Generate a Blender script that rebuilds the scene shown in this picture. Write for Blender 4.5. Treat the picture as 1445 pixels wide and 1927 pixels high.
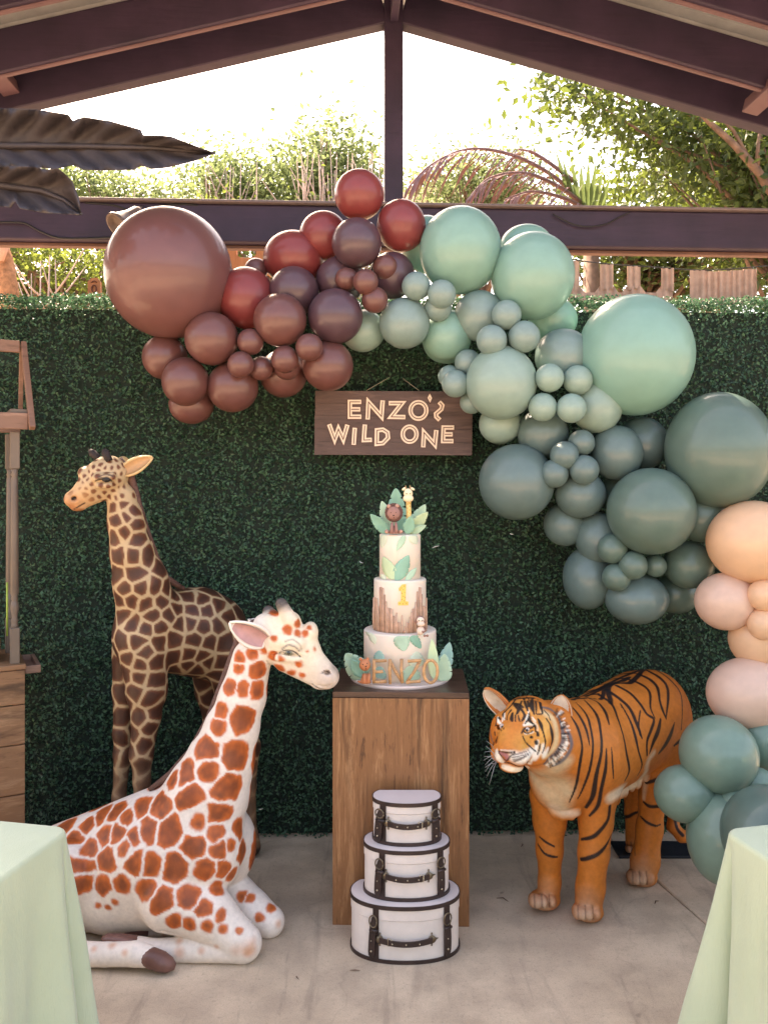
import bpy, bmesh, math, random
import numpy as np
from mathutils import Vector, Matrix, kdtree
from mathutils.bvhtree import BVHTree

for o in list(bpy.data.objects):
    bpy.data.objects.remove(o)
SC = bpy.context.scene
COL = SC.collection
R = math.radians

# ------------------------------------------------------------------ camera
FPX, YH, CX, CAMH = 1600.0, 890.0, 722.5, 1.6      # focal length and horizon in photo pixels, eye height
cd = bpy.data.cameras.new('camera'); cam = bpy.data.objects.new('camera', cd); COL.objects.link(cam)
cam.location = (0, 0, CAMH); cam.rotation_euler = (R(90), 0, 0)
cd.sensor_fit = 'HORIZONTAL'; cd.sensor_width = 36.0; cd.lens = 36.0 * FPX / 1445.0
cd.shift_y = -(963.5 - YH) / 1445.0
cd.clip_start = 0.05; cd.clip_end = 2000
SC.camera = cam

# ------------------------------------------------------------------ sky, sun, exposure
SUN_EL, SUN_AZ = R(49), R(-30)          # azimuth measured from +Y towards +X
W = bpy.data.worlds.new('World'); SC.world = W; W.use_nodes = True
nt = W.node_tree; nt.nodes.clear()
sky = nt.nodes.new('ShaderNodeTexSky'); sky.sky_type = 'NISHITA'; sky.sun_disc = False
sky.sun_elevation = SUN_EL; sky.sun_rotation = SUN_AZ; sky.air_density = 1.0; sky.dust_density = 4.0; sky.ozone_density = 1.0
bg = nt.nodes.new('ShaderNodeBackground'); bg.inputs[1].default_value = 0.15
wo = nt.nodes.new('ShaderNodeOutputWorld')
nt.links.new(sky.outputs[0], bg.inputs[0]); nt.links.new(bg.outputs[0], wo.inputs[0])
sl = bpy.data.lights.new('sun', 'SUN'); sl.energy = 4.0; sl.angle = R(0.5); sl.color = (1.0, 0.95, 0.86)
sun = bpy.data.objects.new('sun', sl); COL.objects.link(sun)
sdir = Vector((math.sin(SUN_AZ) * math.cos(SUN_EL), math.cos(SUN_AZ) * math.cos(SUN_EL), math.sin(SUN_EL)))
sun.rotation_euler = (-sdir).to_track_quat('-Z', 'Y').to_euler(); sun.location = sdir * 30
SC.view_settings.view_transform = 'Standard'; SC.view_settings.look = 'None'
SC.view_settings.exposure = 2.5; SC.view_settings.gamma = 1.0
SC.view_settings.use_curve_mapping = False
SC.view_settings.use_white_balance = True; SC.view_settings.white_balance_temperature = 8500; SC.view_settings.white_balance_tint = 17
SC.render.engine = 'CYCLES'
SC.cycles.max_bounces = 7; SC.cycles.diffuse_bounces = 4; SC.cycles.transparent_max_bounces = 8
SC.cycles.transmission_bounces = 6; SC.cycles.sample_clamp_indirect = 6.0

# ------------------------------------------------------------------ helpers
def P(x, y, Z):
    """photo pixel + distance in front of the camera -> world point"""
    return Vector(((x - CX) / FPX * Z, Z, CAMH - (y - YH) / FPX * Z))
def floorZ(y): return FPX * CAMH / (y - YH)
def srgb(r, g, b, k=1.0):
    f = lambda c: ((c / 255.0 + 0.055) / 1.055) ** 2.4 if c > 10 else c / 255.0 / 12.92
    return (f(r) * k, f(g) * k, f(b) * k)

def tag(o, label=None, cat=None, group=None, kind=None):
    if label: o['label'] = label
    if cat: o['category'] = cat
    if group: o['group'] = group
    if kind: o['kind'] = kind
    return o
def thing(name, loc, label, cat, group=None):
    o = bpy.data.objects.new(name, None); o.empty_display_size = 0.1; COL.objects.link(o)
    o.location = loc
    return tag(o, label, cat, group)
ORG = {}
def wloc(o):
    v = Vector((0, 0, 0))
    while o is not None:
        v += Vector(o.location); o = o.parent
    return v
def link(name, me, mat=None, parent=None, loc=None):
    o = bpy.data.objects.new(name, me); COL.objects.link(o)
    if mat is not None and not me.materials: me.materials.append(mat)
    if parent is not None: o.parent = parent
    if loc is not None: o.location = loc
    return o

class MB:
    """collects geometry in world coordinates; build() makes ONE mesh object"""
    def __init__(s): s.v = []; s.f = []; s.sm = []
    def add(s, vs, fs, smooth=False):
        n = len(s.v); s.v += [tuple(v) for v in vs]; s.f += [tuple(i + n for i in f) for f in fs]; s.sm += [smooth] * len(fs)
        return s
    def box(s, c, d, rot=None):
        c = Vector(c); vs = []
        for sx in (-1, 1):
            for sy in (-1, 1):
                for sz in (-1, 1):
                    p = Vector((sx * d[0] / 2, sy * d[1] / 2, sz * d[2] / 2))
                    if rot is not None: p = rot @ p
                    vs.append(c + p)
        return s.add(vs, [(0, 1, 3, 2), (4, 6, 7, 5), (0, 4, 5, 1), (2, 3, 7, 6), (0, 2, 6, 4), (1, 5, 7, 3)])
    def bbox(s, c, d, b=0.004, rot=None):
        """box with chamfered edges"""
        bm = bmesh.new(); bmesh.ops.create_cube(bm, size=1.0)
        for v in bm.verts: v.co = Vector((v.co.x * d[0], v.co.y * d[1], v.co.z * d[2]))
        bmesh.ops.bevel(bm, geom=list(bm.edges), offset=b, segments=2, profile=0.5, affect='EDGES')
        bm.verts.index_update()
        vs = [(rot @ v.co if rot is not None else v.co) + Vector(c) for v in bm.verts]
        fs = [[v.index for v in f.verts] for f in bm.faces]; bm.free()
        return s.add(vs, fs)
    def tube(s, pts, rad, n=8, caps=True, flat=1.0, smooth=True):
        pts = [Vector(p) for p in pts]; m = len(pts)
        rad = rad if hasattr(rad, '__len__') else [rad] * m
        vs = []; up = Vector((0.12, 0.23, 1)).normalized(); prev = None
        for i in range(m):
            t = (pts[min(i + 1, m - 1)] - pts[max(i - 1, 0)]).normalized()
            if prev is None:
                a = t.cross(up)
                if a.length < 1e-3: a = t.cross(Vector((1, 0, 0)))
            else: a = prev - t * prev.dot(t)
            a.normalize(); prev = a; b = t.cross(a)
            for k in range(n):
                th = 2 * math.pi * k / n
                vs.append(pts[i] + a * (math.cos(th) * rad[i]) + b * (math.sin(th) * rad[i] * flat))
        fs = []
        for i in range(m - 1):
            for k in range(n):
                fs.append((i * n + k, i * n + (k + 1) % n, (i + 1) * n + (k + 1) % n, (i + 1) * n + k))
        if caps: fs += [tuple(range(n))[::-1], tuple((m - 1) * n + k for k in range(n))]
        return s.add(vs, fs, smooth)
    def lathe(s, prof, c, n=32, axis=None, sx=1.0, sy=1.0, smooth=True):
        """prof: (radius, height) pairs; axis: Matrix 3x3"""
        vs = []; c = Vector(c); m = len(prof)
        for r, h in prof:
            for k in range(n):
                th = 2 * math.pi * k / n
                p = Vector((r * sx * math.cos(th), r * sy * math.sin(th), h))
                vs.append(c + (axis @ p if axis is not None else p))
        fs = []
        for i in range(m - 1):
            for k in range(n):
                fs.append((i * n + k, i * n + (k + 1) % n, (i + 1) * n + (k + 1) % n, (i + 1) * n + k))
        if prof[0][0] > 1e-6: fs.append(tuple(range(n))[::-1])
        if prof[-1][0] > 1e-6: fs.append(tuple((m - 1) * n + k for k in range(n)))
        return s.add(vs, fs, smooth)
    def ball(s, c, r, n=16, m=10, rot=None):
        r = r if hasattr(r, '__len__') else (r, r, r); vs = []; c = Vector(c)
        for i in range(1, m):
            ph = math.pi * i / m
            for k in range(n):
                th = 2 * math.pi * k / n
                p = Vector((r[0] * math.sin(ph) * math.cos(th), r[1] * math.sin(ph) * math.sin(th), r[2] * math.cos(ph)))
                vs.append(c + (rot @ p if rot is not None else p))
        top = Vector((0, 0, r[2])); bot = Vector((0, 0, -r[2]))
        vs.append(c + (rot @ top if rot is not None else top)); vs.append(c + (rot @ bot if rot is not None else bot))
        fs = []
        for i in range(m - 2):
            for k in range(n):
                fs.append((i * n + k, (i + 1) * n + k, (i + 1) * n + (k + 1) % n, i * n + (k + 1) % n))
        T = (m - 1) * n
        for k in range(n):
            fs.append((T, k, (k + 1) % n)); fs.append((T + 1, (m - 2) * n + (k + 1) % n, (m - 2) * n + k))
        return s.add(vs, fs, True)
    def prism(s, poly, fn, d0, d1):
        """extrude a 2-D polygon: fn(u, v, d) -> world point"""
        n = len(poly)
        vs = [fn(u, v, d0) for u, v in poly] + [fn(u, v, d1) for u, v in poly]
        fs = [tuple(range(n)), tuple(range(2 * n - 1, n - 1, -1))] + [(i, i + n, (i + 1) % n + n, (i + 1) % n) for i in range(n)]
        return s.add(vs, fs)
    def build(s, name, mat, parent=None, loc=None):
        me = bpy.data.meshes.new(name)
        base = wloc(parent) if parent is not None else Vector((0, 0, 0))
        o0 = Vector(loc) if loc is not None else base
        me.from_pydata([(v[0] - o0.x, v[1] - o0.y, v[2] - o0.z) for v in s.v], [], s.f)
        me.polygons.foreach_set('use_smooth', s.sm)
        if mat is not None: me.materials.append(mat)
        me.update()
        bm = bmesh.new(); bm.from_mesh(me); bmesh.ops.recalc_face_normals(bm, faces=bm.faces); bm.to_mesh(me); bm.free()
        o = bpy.data.objects.new(name, me); COL.objects.link(o)
        o.location = o0 - base
        if parent is not None: o.parent = parent
        return o

# ------------------------------------------------------------------ materials
class N:
    """tiny node-tree helper"""
    def __init__(s, name):
        s.m = bpy.data.materials.new(name); s.m.use_nodes = True; s.t = s.m.node_tree; s.t.nodes.clear()
        s.out = s.t.nodes.new('ShaderNodeOutputMaterial')
    def n(s, typ, **kw):
        x = s.t.nodes.new('ShaderNode' + typ)
        for k, v in kw.items():
            if k.startswith('i_'):
                key = k[2:]; key = int(key) if key.isdigit() else key.replace('_', ' ')
                s.set(x.inputs[key], v)
            else: setattr(x, k, v)
        return x
    def set(s, inp, v):
        if isinstance(v, bpy.types.NodeSocket): s.t.links.new(v, inp)
        elif hasattr(v, '__len__') and inp.type == 'RGBA' and len(v) == 3: inp.default_value = (*v, 1)
        else: inp.default_value = v
    def coord(s, scale=(1, 1, 1), kind='Object', rot=(0, 0, 0)):
        tc = s.n('TexCoord'); mp = s.n('Mapping'); mp.inputs['Scale'].default_value = scale; mp.inputs['Rotation'].default_value = rot
        s.t.links.new(tc.outputs[kind], mp.inputs['Vector']); return mp.outputs[0]
    def noise(s, vec, scale=5, detail=4, rough=0.55, dist=0.0):
        x = s.n('TexNoise'); s.t.links.new(vec, x.inputs['Vector'])
        x.inputs['Scale'].default_value = scale; x.inputs['Detail'].default_value = detail
        x.inputs['Roughness'].default_value = rough; x.inputs['Distortion'].default_value = dist
        return x.outputs['Fac']
    def ramp(s, fac, stops):
        x = s.n('ValToRGB'); s.t.links.new(fac, x.inputs[0]); cr = x.color_ramp
        while len(cr.elements) < len(stops): cr.elements.new(0.5)
        for e, (p, c) in zip(cr.elements, stops):
            e.position = p; e.color = (*c, 1) if hasattr(c, '__len__') else (c, c, c, 1)
        return x.outputs[0]
    def mix(s, fac, a, b, mode='MIX'):
        x = s.n('MixRGB', blend_type=mode); s.set(x.inputs[0], fac); s.set(x.inputs[1], a); s.set(x.inputs[2], b); return x.outputs[0]
    def bump(s, h, strength=0.2, dist=0.01):
        x = s.n('Bump'); x.inputs['Strength'].default_value = strength; x.inputs['Distance'].default_value = dist
        s.t.links.new(h, x.inputs['Height']); return x.outputs[0]
    def pr(s, col, rough=0.6, spec=0.5, normal=None, **kw):
        b = s.n('BsdfPrincipled'); s.set(b.inputs['Base Color'], col); s.set(b.inputs['Roughness'], rough)
        b.inputs['Specular IOR Level'].default_value = spec
        if normal is not None: s.t.links.new(normal, b.inputs['Normal'])
        for k, v in kw.items(): s.set(b.inputs[k.replace('_', ' ')], v)
        return b.outputs[0]
    def done(s, sh):
        s.t.links.new(sh, s.out.inputs['Surface']); return s.m

def simple(name, col, rough=0.6, var=0.12, scale=30, spec=0.4, bump=0.0, bscale=None, **kw):
    k = N(name); v = k.coord(); n1 = k.noise(v, scale, 5)
    lo = tuple(c * (1 - var) for c in col); hi = tuple(min(1, c * (1 + var)) for c in col)
    c = k.ramp(n1, [(0.3, lo), (0.7, hi)])
    nm = k.bump(k.noise(v, bscale or scale * 3, 4), bump, 0.004) if bump else None
    rr = k.ramp(k.noise(v, scale * 0.7, 3), [(0.3, max(0.02, rough - 0.08)), (0.7, min(1, rough + 0.08))])
    return k.done(k.pr(c, rr, spec, nm, **kw))
def wood(name, dark, mid, light, scale=(14, 14, 1.1), rough=0.5, knots=True, bump=0.15, spec=0.4, dist=1.2, seed=0.0):
    k = N(name); tc = k.n('TexCoord'); mp = k.n('Mapping'); mp.inputs['Scale'].default_value = scale
    mp.inputs['Location'].default_value = (seed, seed * 1.7, seed * 0.6)
    k.t.links.new(tc.outputs['Object'], mp.inputs['Vector']); v = mp.outputs[0]
    a = k.noise(v, 1.3, 8, 0.68, dist); b = k.noise(v, 5.5, 6, 0.72, 0.5)
    c = k.mix(0.42, a, b)
    bd = k.n('Mapping'); bd.inputs['Scale'].default_value = tuple(q * 0.42 if q > 5 else q * 0.05 for q in scale); k.t.links.new(tc.outputs['Object'], bd.inputs['Vector'])
    c = k.mix(0.22, c, k.noise(bd.outputs[0], 1.7, 2))
    c1 = k.ramp(c, [(0.40, dark), (0.465, mid), (0.52, mid), (0.59, light)])
    if knots:
        mp2 = k.n('Mapping'); mp2.inputs['Scale'].default_value = tuple(0.33 * q for q in scale)
        mp2.inputs['Location'].default_value = (seed + 3.1, seed, 1.3)
        k.t.links.new(tc.outputs['Object'], mp2.inputs['Vector'])
        kn = k.noise(mp2.outputs[0], 1.6, 6, 0.66, 0.9)
        c1 = k.mix(k.ramp(kn, [(0.53, 0.0), (0.68, 0.9)]), c1, tuple(q * 0.45 for q in dark))
    nm = k.bump(b, bump, 0.004)
    return k.done(k.pr(c1, k.ramp(b, [(0.3, rough + 0.1), (0.7, rough - 0.08)]), spec, nm))

M = {}
def latex(name, col, trans=0.16):
    k = N(name); v = k.coord()
    n1 = k.noise(v, 3.0, 3); c = k.ramp(n1, [(0.3, tuple(q * 0.93 for q in col)), (0.7, tuple(min(1, q * 1.06) for q in col))])
    nm = k.bump(k.noise(v, 22, 2), 0.012, 0.01)
    a = k.pr(c, 0.42, 0.45, nm, Coat_Weight=0.4, Coat_Roughness=0.10)
    t = k.n('BsdfTranslucent'); k.set(t.inputs[0], tuple(min(1, q ** 0.72) for q in col))
    mx = k.n('MixShader'); mx.inputs[0].default_value = trans
    k.t.links.new(a, mx.inputs[1]); k.t.links.new(t.outputs[0], mx.inputs[2])
    return k.done(mx.outputs[0])
def leafmat(name, dark, light, trans=0.35, rough=0.45, spec=0.4, attr=True, tcol=None):
    k = N(name)
    if attr:
        at = k.n('Attribute'); at.attribute_name = 'v'; fac = at.outputs['Fac']
    else: fac = k.noise(k.coord(), 6, 3)
    c = k.ramp(fac, [(0.0, dark), (1.0, light)])
    a = k.pr(c, rough, spec)
    t = k.n('BsdfTranslucent'); tc = tcol or tuple(min(1, q * 1.9) for q in light)
    k.set(t.inputs[0], k.mix(0.5, c, tc))
    mx = k.n('MixShader'); mx.inputs[0].default_value = trans
    k.t.links.new(a, mx.inputs[1]); k.t.links.new(t.outputs[0], mx.inputs[2])
    return k.done(mx.outputs[0])
def vcol(name, rough=0.5, spec=0.4, bump=0.2, bscale=140, var=0.10, coat=0.0, rscale=9.0):
    """painted sculpture: colour from the per-vertex paint layer, brushed grain and gloss on top"""
    k = N(name); at = k.n('Attribute'); at.attribute_name = 'Col'; v = k.coord()
    n1 = k.noise(v, 60, 5, 0.6); n2 = k.noise(v, 14, 3)
    sh = k.ramp(n1, [(0.3, 1 - var), (0.7, 1 + var * 0.4)])
    c = k.mix(1.0, at.outputs['Color'], sh, 'MULTIPLY')
    nm = k.bump(k.noise(v, bscale, 5), bump, 0.003)
    rr = k.ramp(n2, [(0.3, rough - 0.1), (0.7, rough + 0.1)])
    return k.done(k.pr(c, rr, spec, nm, Coat_Weight=coat, Coat_Roughness=0.3))

# ------------------------------------------------------------------ numpy noise and the sculpting field
def vnoise(p, scale, seed=0):
    q = p * scale + seed * 17.31; i = np.floor(q).astype(np.int64); f = q - i; f = f * f * (3 - 2 * f)
    def h(a, b, c):
        n = (a * 374761393 + b * 668265263 + c * 2147483647 + seed * 974711) & 0x7fffffff
        n = ((n ^ (n >> 13)) * 1274126177) & 0x7fffffff
        return ((n ^ (n >> 16)) & 0xffff) / 65535.0
    r = 0
    for dx in (0, 1):
        for dy in (0, 1):
            for dz in (0, 1):
                w = (f[:, 0] if dx else 1 - f[:, 0]) * (f[:, 1] if dy else 1 - f[:, 1]) * (f[:, 2] if dz else 1 - f[:, 2])
                r = r + w * h(i[:, 0] + dx, i[:, 1] + dy, i[:, 2] + dz)
    return r * 2 - 1

class Sculpt:
    def __init__(s, vox): s.vox = vox; s.ops = []
    def cone(s, a, b, k=0.015, sq=None, sub=False):
        """a, b: (x, y, Z, r) in photo pixels + distance; sq: (axis, factor) flattens the section"""
        A = np.array(P(*a[:3])); B = np.array(P(*b[:3])); ra = a[3] / FPX * a[2]; rb = b[3] / FPX * b[2]
        s.ops.append(('c', A, B, ra, rb, k, sq, sub)); return s
    def chain(s, pts, k=0.015, sq=None):
        for a, b in zip(pts[:-1], pts[1:]): s.cone(a, b, k, sq)
        return s
    def ell(s, c, r, k=0.015, rot=None, sub=False):
        """c: (x, y, Z); r: (rx, rdepth, rz) in photo pixels at that distance"""
        C = np.array(P(*c)); rr = np.array(r) / FPX * c[2]
        s.ops.append(('e', C, rr, np.array(rot) if rot is not None else np.eye(3), k, sub)); return s
    def mesh(s):
        lo = np.full(3, 1e9); hi = np.full(3, -1e9); bb = []
        for o in s.ops:
            if o[0] == 'c':
                m = max(o[3], o[4]) * (max(1.0, o[6][1]) if o[6] else 1.0)
                l = np.minimum(o[1], o[2]) - m; h = np.maximum(o[1], o[2]) + m; k = o[5]; sub = o[7]
            else:
                m = o[2].max(); l = o[1] - m; h = o[1] + m; k = o[4]; sub = o[5]
            bb.append((l - k - 2 * s.vox, h + k + 2 * s.vox))
            if not sub: lo = np.minimum(lo, l); hi = np.maximum(hi, h)
        lo -= 4 * s.vox; hi += 4 * s.vox
        n = np.ceil((hi - lo) / s.vox).astype(int) + 1
        F = np.full(n, 0.2, np.float32)
        for o, (l, h) in zip(s.ops, bb):
            i0 = np.maximum(0, np.floor((l - lo) / s.vox).astype(int)); i1 = np.minimum(n, np.ceil((h - lo) / s.vox).astype(int) + 1)
            if (i1 <= i0).any(): continue
            ax = [(lo[d] + s.vox * np.arange(i0[d], i1[d])).astype(np.float32) for d in range(3)]
            X, Y, Zc = np.meshgrid(*ax, indexing='ij')
            if o[0] == 'c':
                _, A, B, ra, rb, k, sq, sub = o
                d = B - A; L = float(d @ d) + 1e-12
                t = np.clip(((X - A[0]) * d[0] + (Y - A[1]) * d[1] + (Zc - A[2]) * d[2]) / L, 0, 1)
                qx = X - A[0] - t * d[0]; qy = Y - A[1] - t * d[1]; qz = Zc - A[2] - t * d[2]
                q2 = qx * qx + qy * qy + qz * qz
                if sq:
                    nn = np.array(sq[0], float); nn /= np.linalg.norm(nn)
                    q2 = q2 + (qx * nn[0] + qy * nn[1] + qz * nn[2]) ** 2 * (1 / sq[1] ** 2 - 1)
                D = np.sqrt(np.maximum(q2, 0)) - (ra + (rb - ra) * t)
            else:
                _, C, rr, Rm, k, sub = o
                dx = X - C[0]; dy = Y - C[1]; dz = Zc - C[2]
                u = [dx * Rm[0, j] + dy * Rm[1, j] + dz * Rm[2, j] for j in range(3)]
                k0 = np.sqrt(sum((u[j] / rr[j]) ** 2 for j in range(3))); k1 = np.sqrt(sum((u[j] / rr[j] ** 2) ** 2 for j in range(3))) + 1e-9
                D = k0 * (k0 - 1) / k1
            sl_ = tuple(slice(i0[d], i1[d]) for d in range(3)); G = F[sl_]
            if sub:
                D = -D; hh = np.maximum(k - np.abs(G - D), 0) / k; F[sl_] = np.maximum(G, D) + hh * hh * k * 0.25
            else:
                hh = np.maximum(k - np.abs(G - D), 0) / k; F[sl_] = np.minimum(G, D) - hh * hh * k * 0.25
        return surface_net(F, lo, s.vox)
def surface_net(F, lo, vox):
    S = F < 0; n = F.shape
    c = [S[i:n[0] - 1 + i, j:n[1] - 1 + j, k:n[2] - 1 + k] for i in (0, 1) for j in (0, 1) for k in (0, 1)]
    sm = sum(x.astype(np.int8) for x in c); act = (sm > 0) & (sm < 8)
    I = np.argwhere(act); acc = np.zeros((len(I), 3)); cnt = np.zeros(len(I))
    cor = [(i, j, k) for i in (0, 1) for j in (0, 1) for k in (0, 1)]
    vals = [F[I[:, 0] + i, I[:, 1] + j, I[:, 2] + k] for i, j, k in cor]
    for a in range(8):
        for b in range(a + 1, 8):
            if sum(abs(p - q) for p, q in zip(cor[a], cor[b])) != 1: continue
            m = (vals[a] < 0) != (vals[b] < 0); t = vals[a][m] / (vals[a][m] - vals[b][m])
            acc[m] += np.array(cor[a]) + t[:, None] * (np.array(cor[b]) - np.array(cor[a])); cnt[m] += 1
    V = lo + (I + acc / cnt[:, None]) * vox
    idx = np.full(act.shape, -1, np.int64); idx[act] = np.arange(len(I))
    faces = []
    for d in range(3):
        sl0 = [slice(None)] * 3; sl1 = [slice(None)] * 3; sl0[d] = slice(0, -1); sl1[d] = slice(1, None)
        E = np.argwhere(S[tuple(sl0)] != S[tuple(sl1)])
        a, b = [(1, 2), (2, 0), (0, 1)][d]
        E = E[(E[:, a] > 0) & (E[:, b] > 0) & (E[:, a] < n[a] - 1) & (E[:, b] < n[b] - 1)]
        def at(da, db):
            q = E.copy(); q[:, a] -= da; q[:, b] -= db; return idx[q[:, 0], q[:, 1], q[:, 2]]
        Q = np.stack([at(1, 1), at(0, 1), at(0, 0), at(1, 0)], 1)
        ins = S[E[:, 0], E[:, 1], E[:, 2]]
        Q[~ins] = Q[~ins][:, ::-1]
        faces.append(Q)
    return V, np.concatenate(faces)

class Paint:
    """paints a sculpted mesh per vertex; marks given as photo pixels are cast onto the real surface"""
    def __init__(s, V, Fc, relax=2, rmin=0.003):
        s.rmin = rmin
        for _ in range(relax):                                  # light relaxation of the net
            acc = np.zeros_like(V); cnt = np.zeros(len(V))
            for a in range(4):
                i, j = Fc[:, a], Fc[:, (a + 1) % 4]
                np.add.at(acc, i, V[j]); np.add.at(cnt, i, 1); np.add.at(acc, j, V[i]); np.add.at(cnt, j, 1)
            V = V * 0.5 + acc / cnt[:, None] * 0.5
        s.V = V; s.F = Fc; s.C = np.ones((len(V), 3)) * 0.5
        s.bvh = BVHTree.FromPolygons(V.tolist(), Fc.tolist())
        s.kd = kdtree.KDTree(len(V))
        for i, v in enumerate(V.tolist()): s.kd.insert(v, i)
        s.kd.balance()
    def cast(s, x, y):
        o = Vector((0, 0, CAMH)); d = (P(x, y, 1.0) - o).normalized()
        h = s.bvh.ray_cast(o, d); return h[0]
    def mask(s, pts, soft=0.35):
        """pts: (Vector, radius) -> smooth 0..1 mask"""
        m = np.zeros(len(s.V))
        for p, r in pts:
            r = max(r, s.rmin)
            for co, i, d in s.kd.find_range(p, r * (1 + soft)):
                w = 1.0 if d < r * (1 - soft) else 1 - (d - r * (1 - soft)) / (2 * soft * r)
                if w > m[i]: m[i] = w
        return m
    def stroke_pts(s, pl, conv=lambda x, y: (x, y), step=2.0, mirror=None):
        """pl: list of (x, y, halfwidth px)"""
        out = []
        if len(pl) > 2:                                         # smooth the hand-drawn line
            q = []
            for i in range(len(pl) - 1):
                p0 = pl[max(i - 1, 0)]; p1 = pl[i]; p2 = pl[i + 1]; p3 = pl[min(i + 2, len(pl) - 1)]
                for t in (0, 0.25, 0.5, 0.75):
                    q.append(tuple(0.5 * (2 * p1[c] + (p2[c] - p0[c]) * t + (2 * p0[c] - 5 * p1[c] + 4 * p2[c] - p3[c]) * t * t + (3 * p1[c] - p0[c] - 3 * p2[c] + p3[c]) * t ** 3) for c in range(3)))
            pl = q + [pl[-1]]
        for (x0, y0, w0), (x1, y1, w1) in zip(pl[:-1], pl[1:]):
            X0, Y0 = conv(x0, y0); X1, Y1 = conv(x1, y1)
            n = max(1, int(math.hypot(X1 - X0, Y1 - Y0) / step))
            for i in range(n + 1):
                t = i / n; h = s.cast(X0 + (X1 - X0) * t, Y0 + (Y1 - Y0) * t)
                if h is not None: out.append((h, (w0 + (w1 - w0) * t) / FPX * h.y))
        if mirror:
            c, nrm = mirror; add = []
            for p, r in out:
                q = p - nrm * (2 * (p - c).dot(nrm)); h = s.bvh.find_nearest(q)
                if h[0] is not None and (h[0] - q).length < 0.08: add.append((h[0], r))
            out += add
        return out
    def blend(s, m, col):
        m = np.clip(m, 0, 1)[:, None]; s.C = s.C * (1 - m) + np.array(col) * m
    def build(s, name, mat, parent):
        b = np.array(wloc(parent)); me = bpy.data.meshes.new(name)
        me.from_pydata((s.V - b).tolist(), [], s.F.tolist())
        me.polygons.foreach_set('use_smooth', [True] * len(s.F))
        ca = me.color_attributes.new('Col', 'FLOAT_COLOR', 'POINT')
        ca.data.foreach_set('color', np.concatenate([np.clip(s.C, 0, 1), np.ones((len(s.C), 1))], 1).ravel().astype(np.float32))
        me.materials.append(mat); me.update()
        o = bpy.data.objects.new(name, me); COL.objects.link(o); o.parent = parent
        return o
def sstep(a, b, x):
    t = np.clip((x - a) / (b - a), 0, 1); return t * t * (3 - 2 * t)
# ================================================================== THE SETTING
rnd = random.Random(7)
# ---- ground and concrete floor
k = N('dry_earth'); v = k.coord()
M['earth'] = k.done(k.pr(k.ramp(k.noise(v, 0.8, 6), [(0.3, (0.20, 0.15, 0.10)), (0.7, (0.38, 0.30, 0.21))]), 0.95, 0.2, k.bump(k.noise(v, 9, 5), 0.5, 0.05)))
g = MB(); n = 24
for i in range(n + 1):
    for j in range(n + 1):
        g.v.append((-400 + 800 * i / n, -300 + 900 * j / n, -0.12))
for i in range(n):
    for j in range(n):
        a = i * (n + 1) + j; g.f.append((a, a + n + 1, a + n + 2, a + 1)); g.sm.append(False)
tag(g.build('ground', M['earth']), kind='structure')

k = N('concrete'); v = k.coord()
big = k.noise(v, 1.1, 5, 0.6, 0.6); mid = k.noise(v, 6.5, 6, 0.62); fine = k.noise(v, 75, 5, 0.75); streak = k.noise(k.coord((7, 0.9, 1), rot=(0, 0, 0.5)), 1.6, 5, 0.6, 0.8)
c = k.ramp(big, [(0.3, (0.52, 0.395, 0.275)), (0.7, (0.70, 0.545, 0.395))])
c = k.mix(k.ramp(mid, [(0.38, 0.62), (0.60, 0.0)]), c, (0.41, 0.31, 0.225))
c = k.mix(k.ramp(streak, [(0.56, 0.0), (0.74, 0.6)]), c, (0.25, 0.19, 0.145))
c = k.mix(k.ramp(fine, [(0.30, 0.42), (0.46, 0.0)]), c, (0.24, 0.185, 0.14))
vo = k.n('TexVoronoi', feature='DISTANCE_TO_EDGE'); vo.inputs['Scale'].default_value = 0.75
wp_ = k.n('VectorMath', operation='ADD'); nz = k.n('TexNoise'); nz.inputs['Scale'].default_value = 3.0; nz.inputs['Detail'].default_value = 6; k.t.links.new(v, nz.inputs['Vector'])
sc2 = k.n('VectorMath', operation='SCALE'); sc2.inputs['Scale'].default_value = 0.5; k.t.links.new(nz.outputs['Color'], sc2.inputs[0]); k.t.links.new(v, wp_.inputs[0]); k.t.links.new(sc2.outputs[0], wp_.inputs[1]); k.t.links.new(wp_.outputs[0], vo.inputs['Vector'])
c = k.mix(k.ramp(vo.outputs['Distance'], [(0.0, 0.16), (0.006, 0.0)]), c, (0.17, 0.125, 0.09))
grit = k.noise(v, 260, 3, 0.8); c = k.mix(1.0, c, k.ramp(grit, [(0.3, 0.80), (0.7, 1.12)]), 'MULTIPLY')
spots = k.noise(v, 15, 2, 0.5); c = k.mix(k.ramp(spots, [(0.72, 0.0), (0.78, 0.5)]), c, (0.10, 0.08, 0.07))
M['concrete'] = k.done(k.pr(c, k.ramp(mid, [(0.3, 0.62), (0.7, 0.86)]), 0.35, k.bump(k.mix(0.5, fine, mid), 0.22, 0.004)))
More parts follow.
